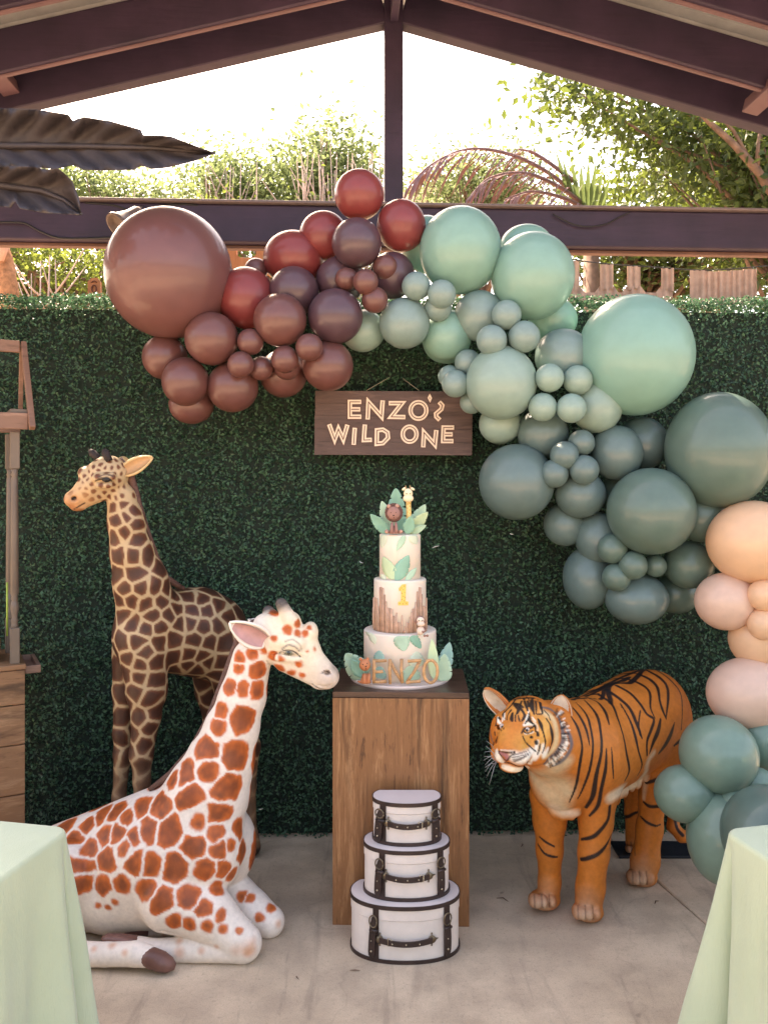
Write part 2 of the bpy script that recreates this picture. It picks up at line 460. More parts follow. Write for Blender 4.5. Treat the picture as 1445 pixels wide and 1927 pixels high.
# slabs meet in a joint that runs past the right-hand table
j0 = P(1168, 1598, floorZ(1598)); j1 = P(1340, 1748, floorZ(1748)); jd = (j1 - j0).normalized()
def jx(y): return j0.x + (y - j0.y) * jd.x / jd.y
def slab(xa0, xa1, xb0, xb1, ya, yb, name='concrete_floor'):
    m = MB(); e = 0.006
    q = [(xa0, ya), (xa1, ya), (xb1, yb), (xb0, yb)]
    cx_ = sum(p[0] for p in q) / 4; cy_ = sum(p[1] for p in q) / 4
    top = [(p[0] + (e if p[0] < cx_ else -e), p[1] + (e if p[1] < cy_ else -e), 0.0) for p in q]
    mid_ = [(p[0], p[1], -e) for p in q]; bot = [(p[0], p[1], -0.11) for p in q]
    vs = top + mid_ + bot
    fs = [(0, 1, 2, 3), (11, 10, 9, 8)]
    for i in range(4):
        jn = (i + 1) % 4; fs += [(i, 4 + i, 4 + jn, jn), (4 + i, 8 + i, 8 + jn, 4 + jn)]
    m.add(vs, fs); return tag(m.build(name, M['concrete']), kind='structure')
g_ = 0.0035
slab(-6.0, jx(-4.0) - g_, -6.0, jx(6.0) - g_, -4.0, 6.0)
slab(jx(-4.0) + g_, 6.0, jx(6.0) + g_, 6.0, -4.0, 6.0)
m = MB(); m.box((0, 1.0, -0.068), (12.0, 10.0, 0.09)); tag(m.build('joint_bed', simple('joint_filler', (0.045, 0.038, 0.032), 0.9)), kind='structure')

# ---- leaf hedge wall
HY = math.tan(R(1.6))                       # the wall runs slightly away to the right
def hedge_y(x): return 3.735 + HY * x
H0, H1, HT = -2.55, 2.65, 2.365
hw = thing('hedge_wall', (0, hedge_y(0) + 0.05, 0), 'tall wall of small dark green artificial boxwood leaves behind the cake', 'hedge')
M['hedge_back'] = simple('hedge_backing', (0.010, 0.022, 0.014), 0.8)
m = MB(); rz = Matrix.Rotation(math.atan(HY), 3, 'Z')
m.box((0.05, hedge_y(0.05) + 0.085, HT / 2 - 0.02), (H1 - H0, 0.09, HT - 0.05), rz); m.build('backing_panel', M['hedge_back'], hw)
m = MB()
for xx in (-2.3, -0.8, 0.75, 2.3):
    m.box((xx, hedge_y(xx) + 0.165, 1.1), (0.06, 0.06, 2.2), rz); m.box((xx, hedge_y(xx) + 0.37, 0.025), (0.06, 0.45, 0.045), rz)
m.build('support_frame', simple('hedge_frame', (0.05, 0.04, 0.035), 0.6), hw)
rs = np.random.RandomState(3)
def leaf_mesh(name, pos, nrm, up, size, val, mat, parent, aspect=0.55, fold=0.25, kind='stuff'):
    """many two-facet leaves in one mesh; nrm/up arrays"""
    n = len(pos); t = up - nrm * (up * nrm).sum(1, keepdims=True); t /= np.linalg.norm(t, axis=1, keepdims=True) + 1e-9
    b = np.cross(nrm, t); L = size[:, None]
    v0 = pos - t * L * 0.5; v2 = pos + t * L * 0.5
    v1 = pos + b * L * aspect * 0.5 + nrm * L * fold * 0.5 + t * L * 0.04; v3 = pos - b * L * aspect * 0.5 + nrm * L * fold * 0.5 + t * L * 0.04
    V = np.stack([v0, v1, v2, v3], 1).reshape(-1, 3)
    base = np.array(wloc(parent)) if parent is not None else np.zeros(3)
    I = np.arange(n)[:, None] * 4
    Fc = np.concatenate([I + np.array([[0, 1, 2]]), I + np.array([[0, 2, 3]])], 0)
    me = bpy.data.meshes.new(name); me.from_pydata((V - base).tolist(), [], Fc.tolist())
    at = me.attributes.new('v', 'FLOAT', 'POINT'); at.data.foreach_set('value', np.repeat(val, 4).astype(np.float32))
    me.materials.append(mat); me.update()
    o = bpy.data.objects.new(name, me); COL.objects.link(o)
    if parent is not None: o.parent = parent
    if kind: o['kind'] = kind
    return o
def unit(a): return a / (np.linalg.norm(a, axis=1, keepdims=True) + 1e-9)
nl = 125000
hx = rs.uniform(H0, H1, nl); hz = rs.uniform(0.0, HT, nl)
pts3 = np.stack([hx, hz, hx * 0], 1)
lump = vnoise(pts3, 9.0, 2) * 0.5 + vnoise(pts3, 26.0, 3) * 0.5
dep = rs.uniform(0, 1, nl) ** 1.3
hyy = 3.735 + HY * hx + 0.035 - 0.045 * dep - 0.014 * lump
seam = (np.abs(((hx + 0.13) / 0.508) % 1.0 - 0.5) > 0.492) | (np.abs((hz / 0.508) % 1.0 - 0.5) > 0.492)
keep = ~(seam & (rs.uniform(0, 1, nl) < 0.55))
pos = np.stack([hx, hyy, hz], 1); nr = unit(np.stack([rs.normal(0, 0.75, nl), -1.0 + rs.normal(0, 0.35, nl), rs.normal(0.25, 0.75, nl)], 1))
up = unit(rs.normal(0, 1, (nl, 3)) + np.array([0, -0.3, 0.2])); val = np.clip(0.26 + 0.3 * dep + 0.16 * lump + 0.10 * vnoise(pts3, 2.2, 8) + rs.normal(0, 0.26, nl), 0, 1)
pos, nr, up, val = pos[keep], nr[keep], up[keep], val[keep]
# top edge and the back side of the sheet, so that it has depth
nt_ = 16000; tx = rs.uniform(H0, H1, nt_); ty = rs.uniform(0.0, 0.16, nt_); tz = HT + rs.uniform(-0.03, 0.02, nt_) + 0.012 * vnoise(np.stack([tx, ty, tx * 0], 1), 14, 4)
pos = np.concatenate([pos, np.stack([tx, 3.72 + HY * tx + ty, tz], 1)]); nr = np.concatenate([nr, unit(np.stack([rs.normal(0, 0.7, nt_), rs.normal(-0.2, 0.7, nt_), 1 + rs.normal(0, 0.3, nt_)], 1))])
up = np.concatenate([up, unit(rs.normal(0, 1, (nt_, 3)))]); val = np.concatenate([val, np.clip(rs.normal(0.55, 0.25, nt_), 0, 1)])
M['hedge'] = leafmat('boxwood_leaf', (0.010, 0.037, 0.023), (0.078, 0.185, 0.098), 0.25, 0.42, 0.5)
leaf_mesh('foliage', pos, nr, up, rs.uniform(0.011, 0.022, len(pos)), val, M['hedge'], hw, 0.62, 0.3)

# loose white plastic ties caught in the leaves
M['tie'] = simple('white_plastic', (0.75, 0.74, 0.72), 0.35)
for (x, y, a, L) in ((820, 1029, 0.3, 9), (965, 975, 0.1, 6), (963, 1005, -0.2, 5), (680, 1058, -0.5, 5), (491, 1523, 0.1, 6)):
    m = MB(); p = P(x, y, 3.68); l = 0.7 * L / FPX * 3.68
    m.tube([p + Vector((-l, 0, -l * a)), p + Vector((-l * 0.2, -0.006, l * a * 0.3)), p + Vector((l, 0.004, l * a))], [0.0014, 0.0024, 0.0012], 6)
    lb = {820: 'white plastic tie in the leaves beside the top cake tier', 965: 'upper of two white plastic ties in the leaves below the grey teal balloons', 963: 'lower of two white plastic ties in the leaves below the grey teal balloons',
          680: 'white plastic tie in the leaves on the lion side of the cake', 491: 'white plastic tie in the leaves between giraffe leg and pedestal'}[x]
    tag(m.build('plastic_tie', M['tie'], loc=p), lb, 'plastic tie', 'white ties in the hedge')

# ---- pavilion: gable truss, rafters, tie beam and roof
YAW = R(-3.0)                                                     # right-hand side stands farther away
PV = Vector((0.049, 4.5, 0)); RZ = Matrix.Rotation(-YAW, 3, 'Z')
def pav(x, y, z): return PV + RZ @ Vector((x, y, 0)) + Vector((0, 0, z))
SL = 0.258; APEX = 3.98                                            # underside of the rafters at the ridge
k = N('flare_tinted_paint'); v = k.coord((1.2, 1.2, 1.2)); n1 = k.noise(v, 3, 6, 0.6); n2 = k.noise(k.coord((2, 30, 30)), 2, 5)
c = k.ramp(n1, [(0.3, (0.022, 0.013, 0.030)), (0.7, (0.046, 0.025, 0.054))]); c = k.mix(k.ramp(n2, [(0.55, 0.0), (0.75, 0.4)]), c, (0.022, 0.013, 0.020))  # dark beam paint with the purple lens flare haze mixed into its colour
M['plum'] = k.done(k.pr(c, 0.55, 0.4, k.bump(n2, 0.25, 0.004)))
M['plum2'] = simple('plum_paint_pale', (0.12, 0.062, 0.072), 0.6, 0.2, 6, bump=0.2)  # pale tone holds the light on rafter undersides; brackets share it
pvl = thing('pavilion', PV, 'open gabled pavilion with dark timber truss tinted plum by lens flare and ribbed metal roof', 'pavilion')
def slope_box(m, side, y, z_off, depth, thick, x0=0.0, x1=4.9):
    a = math.atan(SL); L = (x1 - x0) / math.cos(a); xm = (x0 + x1) / 2
    rot = RZ @ Matrix.Rotation(a * side, 3, 'Y')
    c = pav(side * xm, y, APEX - SL * xm + z_off + depth / 2 * math.cos(a)); m.bbox(c, (L, thick, depth), 0.006, rot)
ys = [0.0, -0.37, -0.85, -1.3]
for i, y in enumerate(ys):
    for s_ in (-1, 1):
        m = MB(); dpt = 0.19 if i == 0 else 0.20
        slope_box(m, s_, y, 0.0 if i == 0 else 0.002, dpt, 0.09 if i == 0 else 0.055, 0.055 if i == 0 else 0.0)
        m.build('rafter', M['plum'], pvl)
    if i in (1, 2):
        for s_ in (-1, 1):                                        # paler strip: light on the inner rafters' undersides put into colour
            m = MB(); slope_box(m, s_, y + 0.006, -0.013, 0.012, 0.028); m.build('lit_underside', M['plum2'], pvl)
m = MB(); m.bbox(pav(0, 0.0, (2.83 + APEX) / 2 + 0.07), (0.098, 0.098, APEX - 2.83 + 0.12), 0.006, RZ); m.build('king_post', M['plum'], pvl)
tb = MB(); tb.bbox(pav(0, 0.02, 2.90), (9.6, 0.12, 0.195), 0.008, RZ); tb.build('tie_beam', M['plum'], pvl)
m = MB(); m.bbox(pav(0, 0.02, 3.006), (9.6, 0.19, 0.014), 0.004, RZ); m.build('cap_strip', simple('cap_metal', (0.16, 0.12, 0.13), 0.5), pvl)
m = MB(); m.bbox(pav(0, 0.045, 2.792), (9.6, 0.05, 0.018), 0.003, RZ); m.build('lower_batten', simple('raw_batten', (0.17, 0.085, 0.07), 0.7, 0.2, 8), pvl)
for s_ in (-1, 1):                                                # eave plates and posts that carry the roof
    m = MB(); m.bbox(pav(s_ * 4.72, -0.55, 2.83), (0.14, 1.7, 0.2), 0.006, RZ); m.build('eave_plate', M['plum'], pvl)
    for y in (-0.10, -1.25):
        m = MB(); m.bbox(pav(s_ * 4.72, y, 1.36), (0.15, 0.15, 2.72), 0.008, RZ); m.build('post', M['plum'], pvl)
m = MB(); m.bbox(pav(0, -0.70, APEX + 0.075), (0.04, 1.26, 0.2), 0.004, RZ); m.build('ridge_board', M['plum'], pvl)
for s_, (xx, yy) in ((-1, (8, 153)), (1, (1440, 178))):           # small brackets between the two outer rafters
    p = P(xx, yy, 4.28); m = MB(); m.bbox(p, (0.085, 0.30, 0.07), 0.004, RZ @ Matrix.Rotation(math.atan(SL) * s_, 3, 'Y')); m.build('bracket', M['plum2'], pvl)
M['sheet'] = simple('galvanised_sheet', (0.30, 0.31, 0.34), 0.42, 0.25, 5, spec=0.5, bump=0.1, Metallic=0.35)
for s_ in (-1, 1):                                                # ribbed roof sheet, ribs running down the slope
    m = MB(); yy = 0.28; prof = []
    while yy > -1.34:
        prof += [(yy, 0.0), (yy - 0.075, 0.0), (yy - 0.085, 0.022), (yy - 0.105, 0.022)]; yy -= 0.115
    xs_ = [0.0, 1.6, 3.3, 5.0]
    vs = [pav(s_ * x, py, APEX + 0.212 - SL * x + pz) for x in xs_ for (py, pz) in prof]
    vs += [v_ + Vector((0, 0, 0.02)) for v_ in vs]
    q = len(prof); fs = []; T = q * len(xs_)
    for a in range(len(xs_) - 1):
        for b in range(q - 1):
            fs.append((a * q + b, a * q + b + 1, (a + 1) * q + b + 1, (a + 1) * q + b)); fs.append((T + a * q + b, T + (a + 1) * q + b, T + (a + 1) * q + b + 1, T + a * q + b + 1))
    for a in range(len(xs_) - 1):
        for b in (0, q - 1): fs.append((a * q + b, (a + 1) * q + b, T + (a + 1) * q + b, T + a * q + b))
    for b in range(q - 1):
        for a in (0, len(xs_) - 1): fs.append((a * q + b, a * q + b + 1, T + a * q + b + 1, T + a * q + b))
    m.add(vs, fs); m.build('roof_sheet', M['sheet'], pvl)

# wire on the beam, hook and spotlight
def onbeam(x, y, Z=4.40): return P(x, y, Z)
M['wire'] = simple('black_wire', (0.02, 0.018, 0.02), 0.5)
def wire(pts, r, label, grp=None):
    m = MB(); P3 = [Vector(p) for p in pts]; dense = []
    for i in range(len(P3) - 1):
        p0 = P3[max(i - 1, 0)]; p1 = P3[i]; p2 = P3[i + 1]; p3 = P3[min(i + 2, len(P3) - 1)]
        for t in (0, 0.25, 0.5, 0.75):
            dense.append(0.5 * ((2 * p1) + (p2 - p0) * t + (2 * p0 - 5 * p1 + 4 * p2 - p3) * t * t + (3 * p1 - p0 - 3 * p2 + p3) * t ** 3))
    dense.append(P3[-1]); m.tube(dense, r, 6)
    return tag(m.build('wire', M['wire'], loc=P3[0]), label, 'wire', grp)
def bz(x): return (PV + RZ @ Vector(((x - 722.5) / 1600 * 4.5, -0.062, 0))).y
wire([P(x, y, bz(x)) for x, y in ((-30, 418), (30, 418), (50, 421), (78, 436), (110, 447), (160, 448), (215, 446))], 0.005, 'black wire sagging under the beam below the giant brown leaves')
wire([P(x, y, bz(x) + 0.02) for x, y in ((160, 381), (215, 386), (250, 399), (265, 396), (300, 387), (345, 384), (372, 386))], 0.005, 'black wire looping over the beam by the floodlight')
wire([P(x, y, bz(x)) for x, y in ((1040, 402), (1075, 420), (1105, 426), (1140, 421), (1165, 408), (1185, 399))], 0.004, 'thin dark wire drooping on the beam under the overhanging tree')
lp = thing('floodlight', P(236, 404, 4.28), 'small brown floodlight clamped to the beam above the mauve balloon', 'floodlight')
ax = (P(222, 422, 4.20) - P(258, 398, 4.28)).normalized(); rot = ax.to_track_quat('Z', 'Y').to_matrix()
m = MB(); m.lathe([(0.018, -0.02), (0.03, 0.0), (0.034, 0.05), (0.058, 0.13), (0.066, 0.135), (0.066, 0.15), (0.056, 0.148), (0.050, 0.125)], P(258, 398, 4.28), 20, rot)
m.build('housing', simple('lamp_housing', (0.13, 0.085, 0.075), 0.5), lp)
m = MB(); m.lathe([(0.0, 0.118), (0.052, 0.124)], P(258, 398, 4.28), 20, rot); m.build('lens', simple('lamp_glass', (0.55, 0.48, 0.42), 0.2), lp)
m = MB(); m.tube([P(262, 396, 4.29), P(268, 392, 4.34), P(268, 388, 4.42)], 0.010, 8); m.build('clamp_arm', M['plum'], lp)

# thin black sheet on the floor behind the tiger
z0, z1 = floorZ(1617), floorZ(1588)
m = MB(); xa, xb = (1165 - CX) / FPX * z0, (1335 - CX) / FPX * z0
m.bbox(((xa + xb) / 2, (z0 + z1) / 2, 0.006), (xb - xa, z1 - z0, 0.012), 0.003); tag(m.build('black_sheet', simple('dull_black', (0.012, 0.014, 0.02), 0.6), loc=((xa + xb) / 2, (z0 + z1) / 2, 0)), 'flat black sheet on the concrete behind the tiger', 'mat')
# ================================================================== BEYOND THE HEDGE
M['bark'] = simple('bark', (0.20, 0.12, 0.085), 0.9, 0.35, 14, bump=0.5)
M['twig'] = simple('pale_twig', (0.46, 0.33, 0.27), 0.8, 0.25, 9)
M['leafA'] = leafmat('leaf_yellow_green', (0.045, 0.080, 0.030), (0.15, 0.20, 0.080), 0.42, 0.5, 0.3, tcol=(0.34, 0.42, 0.18))
M['leafB'] = leafmat('leaf_deep_green', (0.020, 0.044, 0.018), (0.075, 0.115, 0.035), 0.30, 0.4, 0.4, tcol=(0.30, 0.38, 0.06))
M['leafC'] = leafmat('leaf_mid_green', (0.03, 0.07, 0.02), (0.12, 0.17, 0.045), 0.42, 0.45, 0.35, tcol=(0.38, 0.44, 0.08))
def tree(name, base, crown, nclump, nleaf, lsize, mat, label, seed, group=None, trunk=0.09, spread=0.22, twigs=True, topy=None):
    """crown: list of (centre, radii) ellipsoids in metres"""
    rs = np.random.RandomState(seed)
    t = thing(name, base, label, 'tree', group)
    wts = np.array([c[1][0] * c[1][1] * c[1][2] for c in crown]); wts = wts / wts.sum()
    cl = []
    while len(cl) < nclump:
        i = rs.choice(len(crown), p=wts); d = rs.normal(0, 1, 3); d /= np.linalg.norm(d); r = rs.uniform(0, 1) ** 0.5
        cl.append(np.array(crown[i][0]) + d * r * np.array(crown[i][1]))
    cl = np.array(cl)
    m = MB(); cc = np.mean([c[0] for c in crown], 0); B = np.array(base); top = np.array(crown[0][0]) - np.array([0, 0, crown[0][1][2] * 0.3])
    mid_ = (B + top) / 2 + rs.normal(0, 0.08, 3)
    m.tube([B, mid_, top], [trunk, trunk * 0.8, trunk * 0.55], 9)
    for c in cl[::max(1, len(cl) // 38)]:
        a = top + (B - top) * rs.uniform(0, 0.35); q = (a + c) / 2 + np.array([0, 0, 0.12]) + rs.normal(0, 0.06, 3)
        m.tube([a, q, c], [trunk * 0.36, trunk * 0.2, trunk * 0.06], 6)
    m.build('trunk', M['bark'], t)
    per = nleaf // nclump; pos = (cl[:, None, :] + rs.normal(0, spread, (nclump, per, 3)) * np.array([1, 1, 0.8])).reshape(-1, 3)
    n = len(pos); nrm = unit(rs.normal(0, 1, (n, 3)) + np.array([0, 0, 0.7])); up = unit(rs.normal(0, 1, (n, 3)) + np.array([0, 0, -0.4]))
    cv = np.repeat(rs.normal(0.5, 0.18, nclump), per); val = np.clip(cv + rs.normal(0, 0.16, n), 0, 1)
    leaf_mesh('crown', pos, nrm, up, rs.uniform(0.65, 1.25, n) * lsize, val, mat, t, 0.5, 0.18)
    return t
def C(x, y, Z, rx, ry, dz):
    return (tuple(P(x, y, Z)), (rx / FPX * Z, dz, ry / FPX * Z))
def gb(x, Z): p = P(x, 890, Z); return (p.x, p.y, -0.12)
G1 = 'trees beyond the hedge'
tree('leafy_tree', gb(610, 9.5), [C(612, 330, 9.5, 75, 85, 0.8), C(608, 262, 9.5, 20, 38, 0.3), C(650, 330, 9.6, 70, 50, 0.6), C(585, 390, 9.4, 80, 60, 0.6)], 110, 6800, 0.078, M['leafA'], 'yellow green tree with a pointed crown rising beside the king post', 11, G1)
tree('leafy_tree', gb(440, 9.8), [C(440, 365, 9.8, 80, 55, 0.7), C(430, 330, 9.8, 40, 34, 0.4), C(500, 355, 9.8, 50, 50, 0.5)], 80, 4800, 0.078, M['leafA'], 'yellow green bushy tree above the mauve balloon', 12, G1)
tree('leafy_tree', gb(230, 10.5), [C(215, 375, 10.5, 110, 45, 0.8), C(330, 385, 10.5, 60, 40, 0.6), C(150, 360, 10.5, 60, 45, 0.6)], 80, 5000, 0.078, M['leafA'], 'low yellow green tree showing under the giant brown leaves', 13, G1)
tree('leafy_tree', gb(90, 8.2), [C(90, 500, 8.2, 170, 85, 0.9), C(-60, 470, 8.2, 120, 90, 0.8), C(250, 500, 8.4, 90, 60, 0.6)], 110, 8500, 0.07, M['leafC'], 'bushy green tree between beam and hedge top behind the mauve balloon', 14, G1)
tree('leafy_tree', gb(440, 8.8), [C(430, 500, 8.8, 120, 70, 0.8), C(640, 480, 8.8, 110, 80, 0.8)], 70, 5000, 0.07, M['leafC'], 'green tree glimpsed between beam and brown balloons', 15, G1)
tree('leafy_tree', gb(905, 10.5), [C(890, 365, 10.5, 90, 50, 0.7), C(960, 350, 10.5, 50, 60, 0.6), C(830, 350, 10.6, 40, 30, 0.4)], 80, 5600, 0.075, M['leafA'], 'yellow green tree behind the arching dry palm fronds', 16, G1)
# big tree overhanging on the right
tree('overhanging_tree', gb(1500, 6.6), [C(1500, 330, 6.6, 110, 150, 0.9), C(1420, 290, 6.6, 150, 130, 0.9), C(1260, 215, 6.4, 150, 75, 0.7), C(1120, 175, 6.3, 110, 45, 0.4), C(1060, 160, 6.2, 60, 40, 0.3), C(1250, 330, 6.7, 95, 75, 0.7), C(1480, 420, 6.6, 140, 140, 0.9)], 300, 15000, 0.078, M['leafB'], 'large dark leaved tree overhanging the gable with a bare forked bough', 17, G1, 0.07, 0.16)
tree('leafy_tree', gb(1230, 8.3), [C(1200, 470, 8.3, 150, 90, 0.8), C(1380, 480, 8.3, 150, 90, 0.8), C(1120, 400, 8.3, 60, 50, 0.5)], 130, 7800, 0.085, M['leafB'], 'dense green tree behind the pale cloth banners', 18, G1)
tree('leafy_tree', gb(1340, 9.5), [C(1330, 370, 9.5, 150, 80, 0.8), C(1400, 300, 9.5, 110, 80, 0.8)], 90, 5500, 0.085, M['leafC'], 'lighter green tree showing through the overhanging boughs', 19, G1)
# thick bough of the overhanging tree
bt = [o for o in COL.objects if o.name.startswith('overhanging_tree')][0]
m = MB(); m.tube([P(1480, 400, 6.0), P(1441, 345, 6.0), P(1425, 320, 5.95), P(1380, 270, 5.9), P(1330, 225, 5.85), P(1300, 195, 5.8)], [0.035, 0.032, 0.03, 0.024, 0.018, 0.01], 9)
m.tube([P(1425, 320, 5.95), P(1426, 280, 5.9), P(1430, 240, 5.9)], [0.02, 0.014, 0.01], 7); m.tube([P(1410, 300, 5.94), P(1380, 245, 5.9), P(1355, 220, 5.85)], [0.016, 0.012, 0.008], 7)
m.build('bough', M['bark'], bt)
# bare twiggy shrubs
def shrub(x0, x1, ytop, Z, n, seed, label):
    rs = random.Random(seed); t = thing('bare_shrub', gb((x0 + x1) / 2, Z), label, 'shrub', 'bare twiggy shrubs'); m = MB()
    for i in range(n):
        x = rs.uniform(x0, x1); b = Vector(gb(x * 0.6 + (x0 + x1) * 0.2, Z)); yt = ytop + rs.uniform(0, 90); e = P(x + rs.uniform(-14, 14), yt, Z + rs.uniform(-0.3, 0.3))
        q = b.lerp(e, 0.55) + Vector((rs.uniform(-.1, .1), rs.uniform(-.1, .1), 0)); m.tube([b, q, e], [0.022, 0.015, 0.004], 5)
        for kk in range(4):
            a = q.lerp(e, rs.uniform(0.05, 0.8)); ee = a + Vector((rs.uniform(-0.45, 0.45), rs.uniform(-.2, .2), rs.uniform(0.25, 0.7))); m.tube([a, a.lerp(ee, .5) + Vector((0, 0, -.04)), ee], [0.010, 0.007, 0.003], 5)
    m.build('branches', M['twig'], t)
shrub(540, 715, 250, 8.6, 22, 1, 'bare pinkish twiggy shrub beside the king post')
shrub(385, 480, 290, 8.8, 9, 2, 'bare pinkish twiggy shrub above the mauve balloon')
shrub(150, 330, 330, 9.0, 7, 3, 'bare pale twiggy shrub below the giant brown leaves')
shrub(60, 215, 470, 7.0, 6, 4, 'bare pale twigs standing just behind the hedge top')
# palm with arching, half dry fronds
pm = thing('palm', gb(1120, 7.6), 'palm with arching dry purplish fronds and upright green blades', 'palm')
m = MB(); b = Vector(gb(1120, 7.6)); m.tube([b, b.lerp(P(1115, 560, 7.6), 0.5), P(1112, 440, 7.6)], [0.11, 0.09, 0.07], 10); m.build('trunk', M['bark'], pm)
M['dryfrond'] = simple('dry_frond', (0.22, 0.115, 0.11), 0.7, 0.3, 12); M['blade'] = leafmat('palm_blade', (0.05, 0.09, 0.03), (0.12, 0.17, 0.06), 0.3, 0.4, 0.4, False, (0.26, 0.34, 0.12))
def frond(pts, nb, blen, mat, seed, hang=True):
    rs = random.Random(seed); m = MB(); pl = [P(x, y, z) for x, y, z in pts]; dense = []
    for i in range(len(pl) - 1):
        p0 = pl[max(i - 1, 0)]; p1 = pl[i]; p2 = pl[i + 1]; p3 = pl[min(i + 2, len(pl) - 1)]
        for q in range(6):
            t = q / 6; dense.append(0.5 * ((2 * p1) + (p2 - p0) * t + (2 * p0 - 5 * p1 + 4 * p2 - p3) * t * t + (3 * p1 - p0 - 3 * p2 + p3) * t ** 3))
    dense.append(pl[-1]); nD = len(dense)
    m.tube(dense, [0.022 * (1 - 0.75 * i / nD) for i in range(nD)], 6)
    for i in range(nb):
        u = 0.12 + 0.88 * i / nb; c = dense[min(nD - 1, int(u * (nD - 1)))]; tg = (dense[min(nD - 1, int(u * (nD - 1)) + 1)] - dense[max(0, int(u * (nD - 1)) - 1)]).normalized()
        for sd in (-1, 1):
            L = blen * (0.6 + 0.5 * math.sin(math.pi * min(1, u))) * rs.uniform(0.8, 1.15)
            d = tg * 0.55 + Vector((0, sd * 0.45, 0)) + Vector((0, 0, -0.35 if hang else 0.35)) + Vector((rs.uniform(-.15, .15), 0, rs.uniform(-.1, .1))); d.normalize()
            e1 = c + d * L * 0.5; e2 = e1 + (d + Vector((0, 0, -0.7 if hang else -0.05))).normalized() * L * 0.55
            sdv = Vector((0.9, 0.2, 0.1)) * 0.012
            m.add([c - sdv * 0.6, c + sdv * 0.6, e1 + sdv, e1 - sdv, e2], [(0, 1, 2, 3), (3, 2, 4)])
    return m.build('frond', mat, pm)
frond([(1105, 390, 7.5), (1040, 330, 7.4), (960, 290, 7.3), (880, 280, 7.2), (810, 310, 7.1), (768, 352, 7.1)], 26, 0.45, M['dryfrond'], 1)
frond([(1108, 392, 7.5), (1050, 350, 7.3), (985, 325, 7.2), (920, 335, 7.1), (880, 375, 7.0)], 20, 0.40, M['dryfrond'], 2)
frond([(1105, 395, 7.5), (1060, 372, 7.2), (1000, 360, 7.1), (950, 375, 7.0)], 14, 0.34, M['dryfrond'], 3)
frond([(1080, 340, 7.4), (1010, 290, 7.4), (975, 280, 7.4)], 8, 0.3, M['dryfrond'], 6)
for i, (xt, yt, xb) in enumerate(((1042, 272, 1085), (1056, 290, 1088), (1075, 295, 1094), (1092, 300, 1100), (1108, 296, 1106), (1122, 298, 1112), (1135, 310, 1120), (1030, 320, 1080), (1150, 330, 1125))):
    m = MB(); a = P(xb, 400, 7.45); e = P(xt, yt, 7.3); w = Vector((0.030, 0.01, 0)); q = a.lerp(e, 0.45)
    m.add([a - w * .4, a + w * .4, q + w + Vector((0, .02, 0)), q - w + Vector((0, .02, 0)), e, q + Vector((0, -.01, 0)), a + Vector((0, -.01, 0))], [(0, 6, 5, 3), (6, 1, 2, 5), (3, 5, 4), (5, 2, 4)])
    m.build('blade', M['blade'], pm)
# white canopy with tan scallops, far behind
cn = thing('garden_canopy', gb(858, 15.5), 'white peaked garden canopy with tan scalloped flaps beyond the beam', 'canopy')
m = MB(); c = P(862, 395, 15.5); prof = [(1.55, 0.0), (1.2, 0.14), (0.75, 0.36), (0.35, 0.50), (0.08, 0.62), (0.0, 0.70)]; m.lathe(prof, c, 24); m.build('canopy_roof', simple('white_canvas', (0.82, 0.80, 0.78), 0.8, 0.05), cn)
m = MB(); m.tube([Vector(gb(862, 15.5)), c + Vector((0, 0, 0.5))], 0.05, 8); m.build('mast', M['bark'], cn)
M['tan'] = simple('tan_canvas', (0.62, 0.34, 0.17), 0.8)
for x, y in ((812, 383), (858, 375), (905, 378), (785, 384)):
    m = MB(); p = P(x, y, 15.5); 
    for t in range(8): 
        a0, a1 = math.pi * t / 8, math.pi * (t + 1) / 8; off = Vector((0, -1.62 + abs(x - 862) * 0.006, 0))
        m.add([p + off + Vector((math.cos(a0) * .19, 0, math.sin(a0) * .10)), p + off + Vector((math.cos(a1) * .19, 0, math.sin(a1) * .10)), p + off + Vector((math.cos(a1) * .17, 0.04, -0.01)), p + off + Vector((math.cos(a0) * .17, 0.04, -0.01))], [(0, 1, 2, 3)])
    m.build('scalloped_flap', M['tan'], cn)
# cloth banners on a line behind the hedge
M['burlap'] = simple('tan_cloth', (0.50, 0.32, 0.25), 0.85, 0.18, 25, bump=0.3)
ZB = 4.15
def banner(strips, label, bot):
    t = thing('cloth_banner', P(strips[0][0], 560, ZB), label, 'banner', 'tan cloth banners')
    for (xa, xb, yt, yb) in strips:
        m = MB(); q = 7; vs = []
        for i in range(q + 1):
            for j in range(7):
                x = xa + (xb - xa) * i / q; y = yt + (yb - yt) * j / 6 + 2.5 * math.sin(x * 0.13) * (j / 6); vs.append(P(x, y, ZB + 0.012 * math.sin(x * 0.55) + 0.01 * j / 6))
        vs += [v_ + Vector((0, 0.003, 0)) for v_ in vs]; T = (q + 1) * 7; fs = []
        for i in range(q):
            for j in range(6): fs += [(i * 7 + j, i * 7 + j + 1, i * 7 + j + 8, i * 7 + j + 7), (T + i * 7 + j, T + i * 7 + j + 7, T + i * 7 + j + 8, T + i * 7 + j + 1)]
        m.add(vs, fs, True); m.build('cloth_strip', M['burlap'], t)
    if bot:
        m = MB(); xs_ = list(range(bot[0], bot[1] + 1, 3)); vs = []
        for x in xs_:
            near = min(abs(x - (a + b) / 2) - (b - a) / 2 for a, b, _, _ in strips); sag = 537 + min(13, max(0, near) * 1.3)
            vs += [P(x, sag, ZB + 0.014 + 0.008 * math.sin(x * 0.4)), P(x, 572, ZB + 0.014 + 0.01 * math.sin(x * 0.4))]
        m.add(vs, [(2 * i, 2 * i + 1, 2 * i + 3, 2 * i + 2) for i in range(len(xs_) - 1)], True); m.build('swag', M['burlap'], t)
    return t
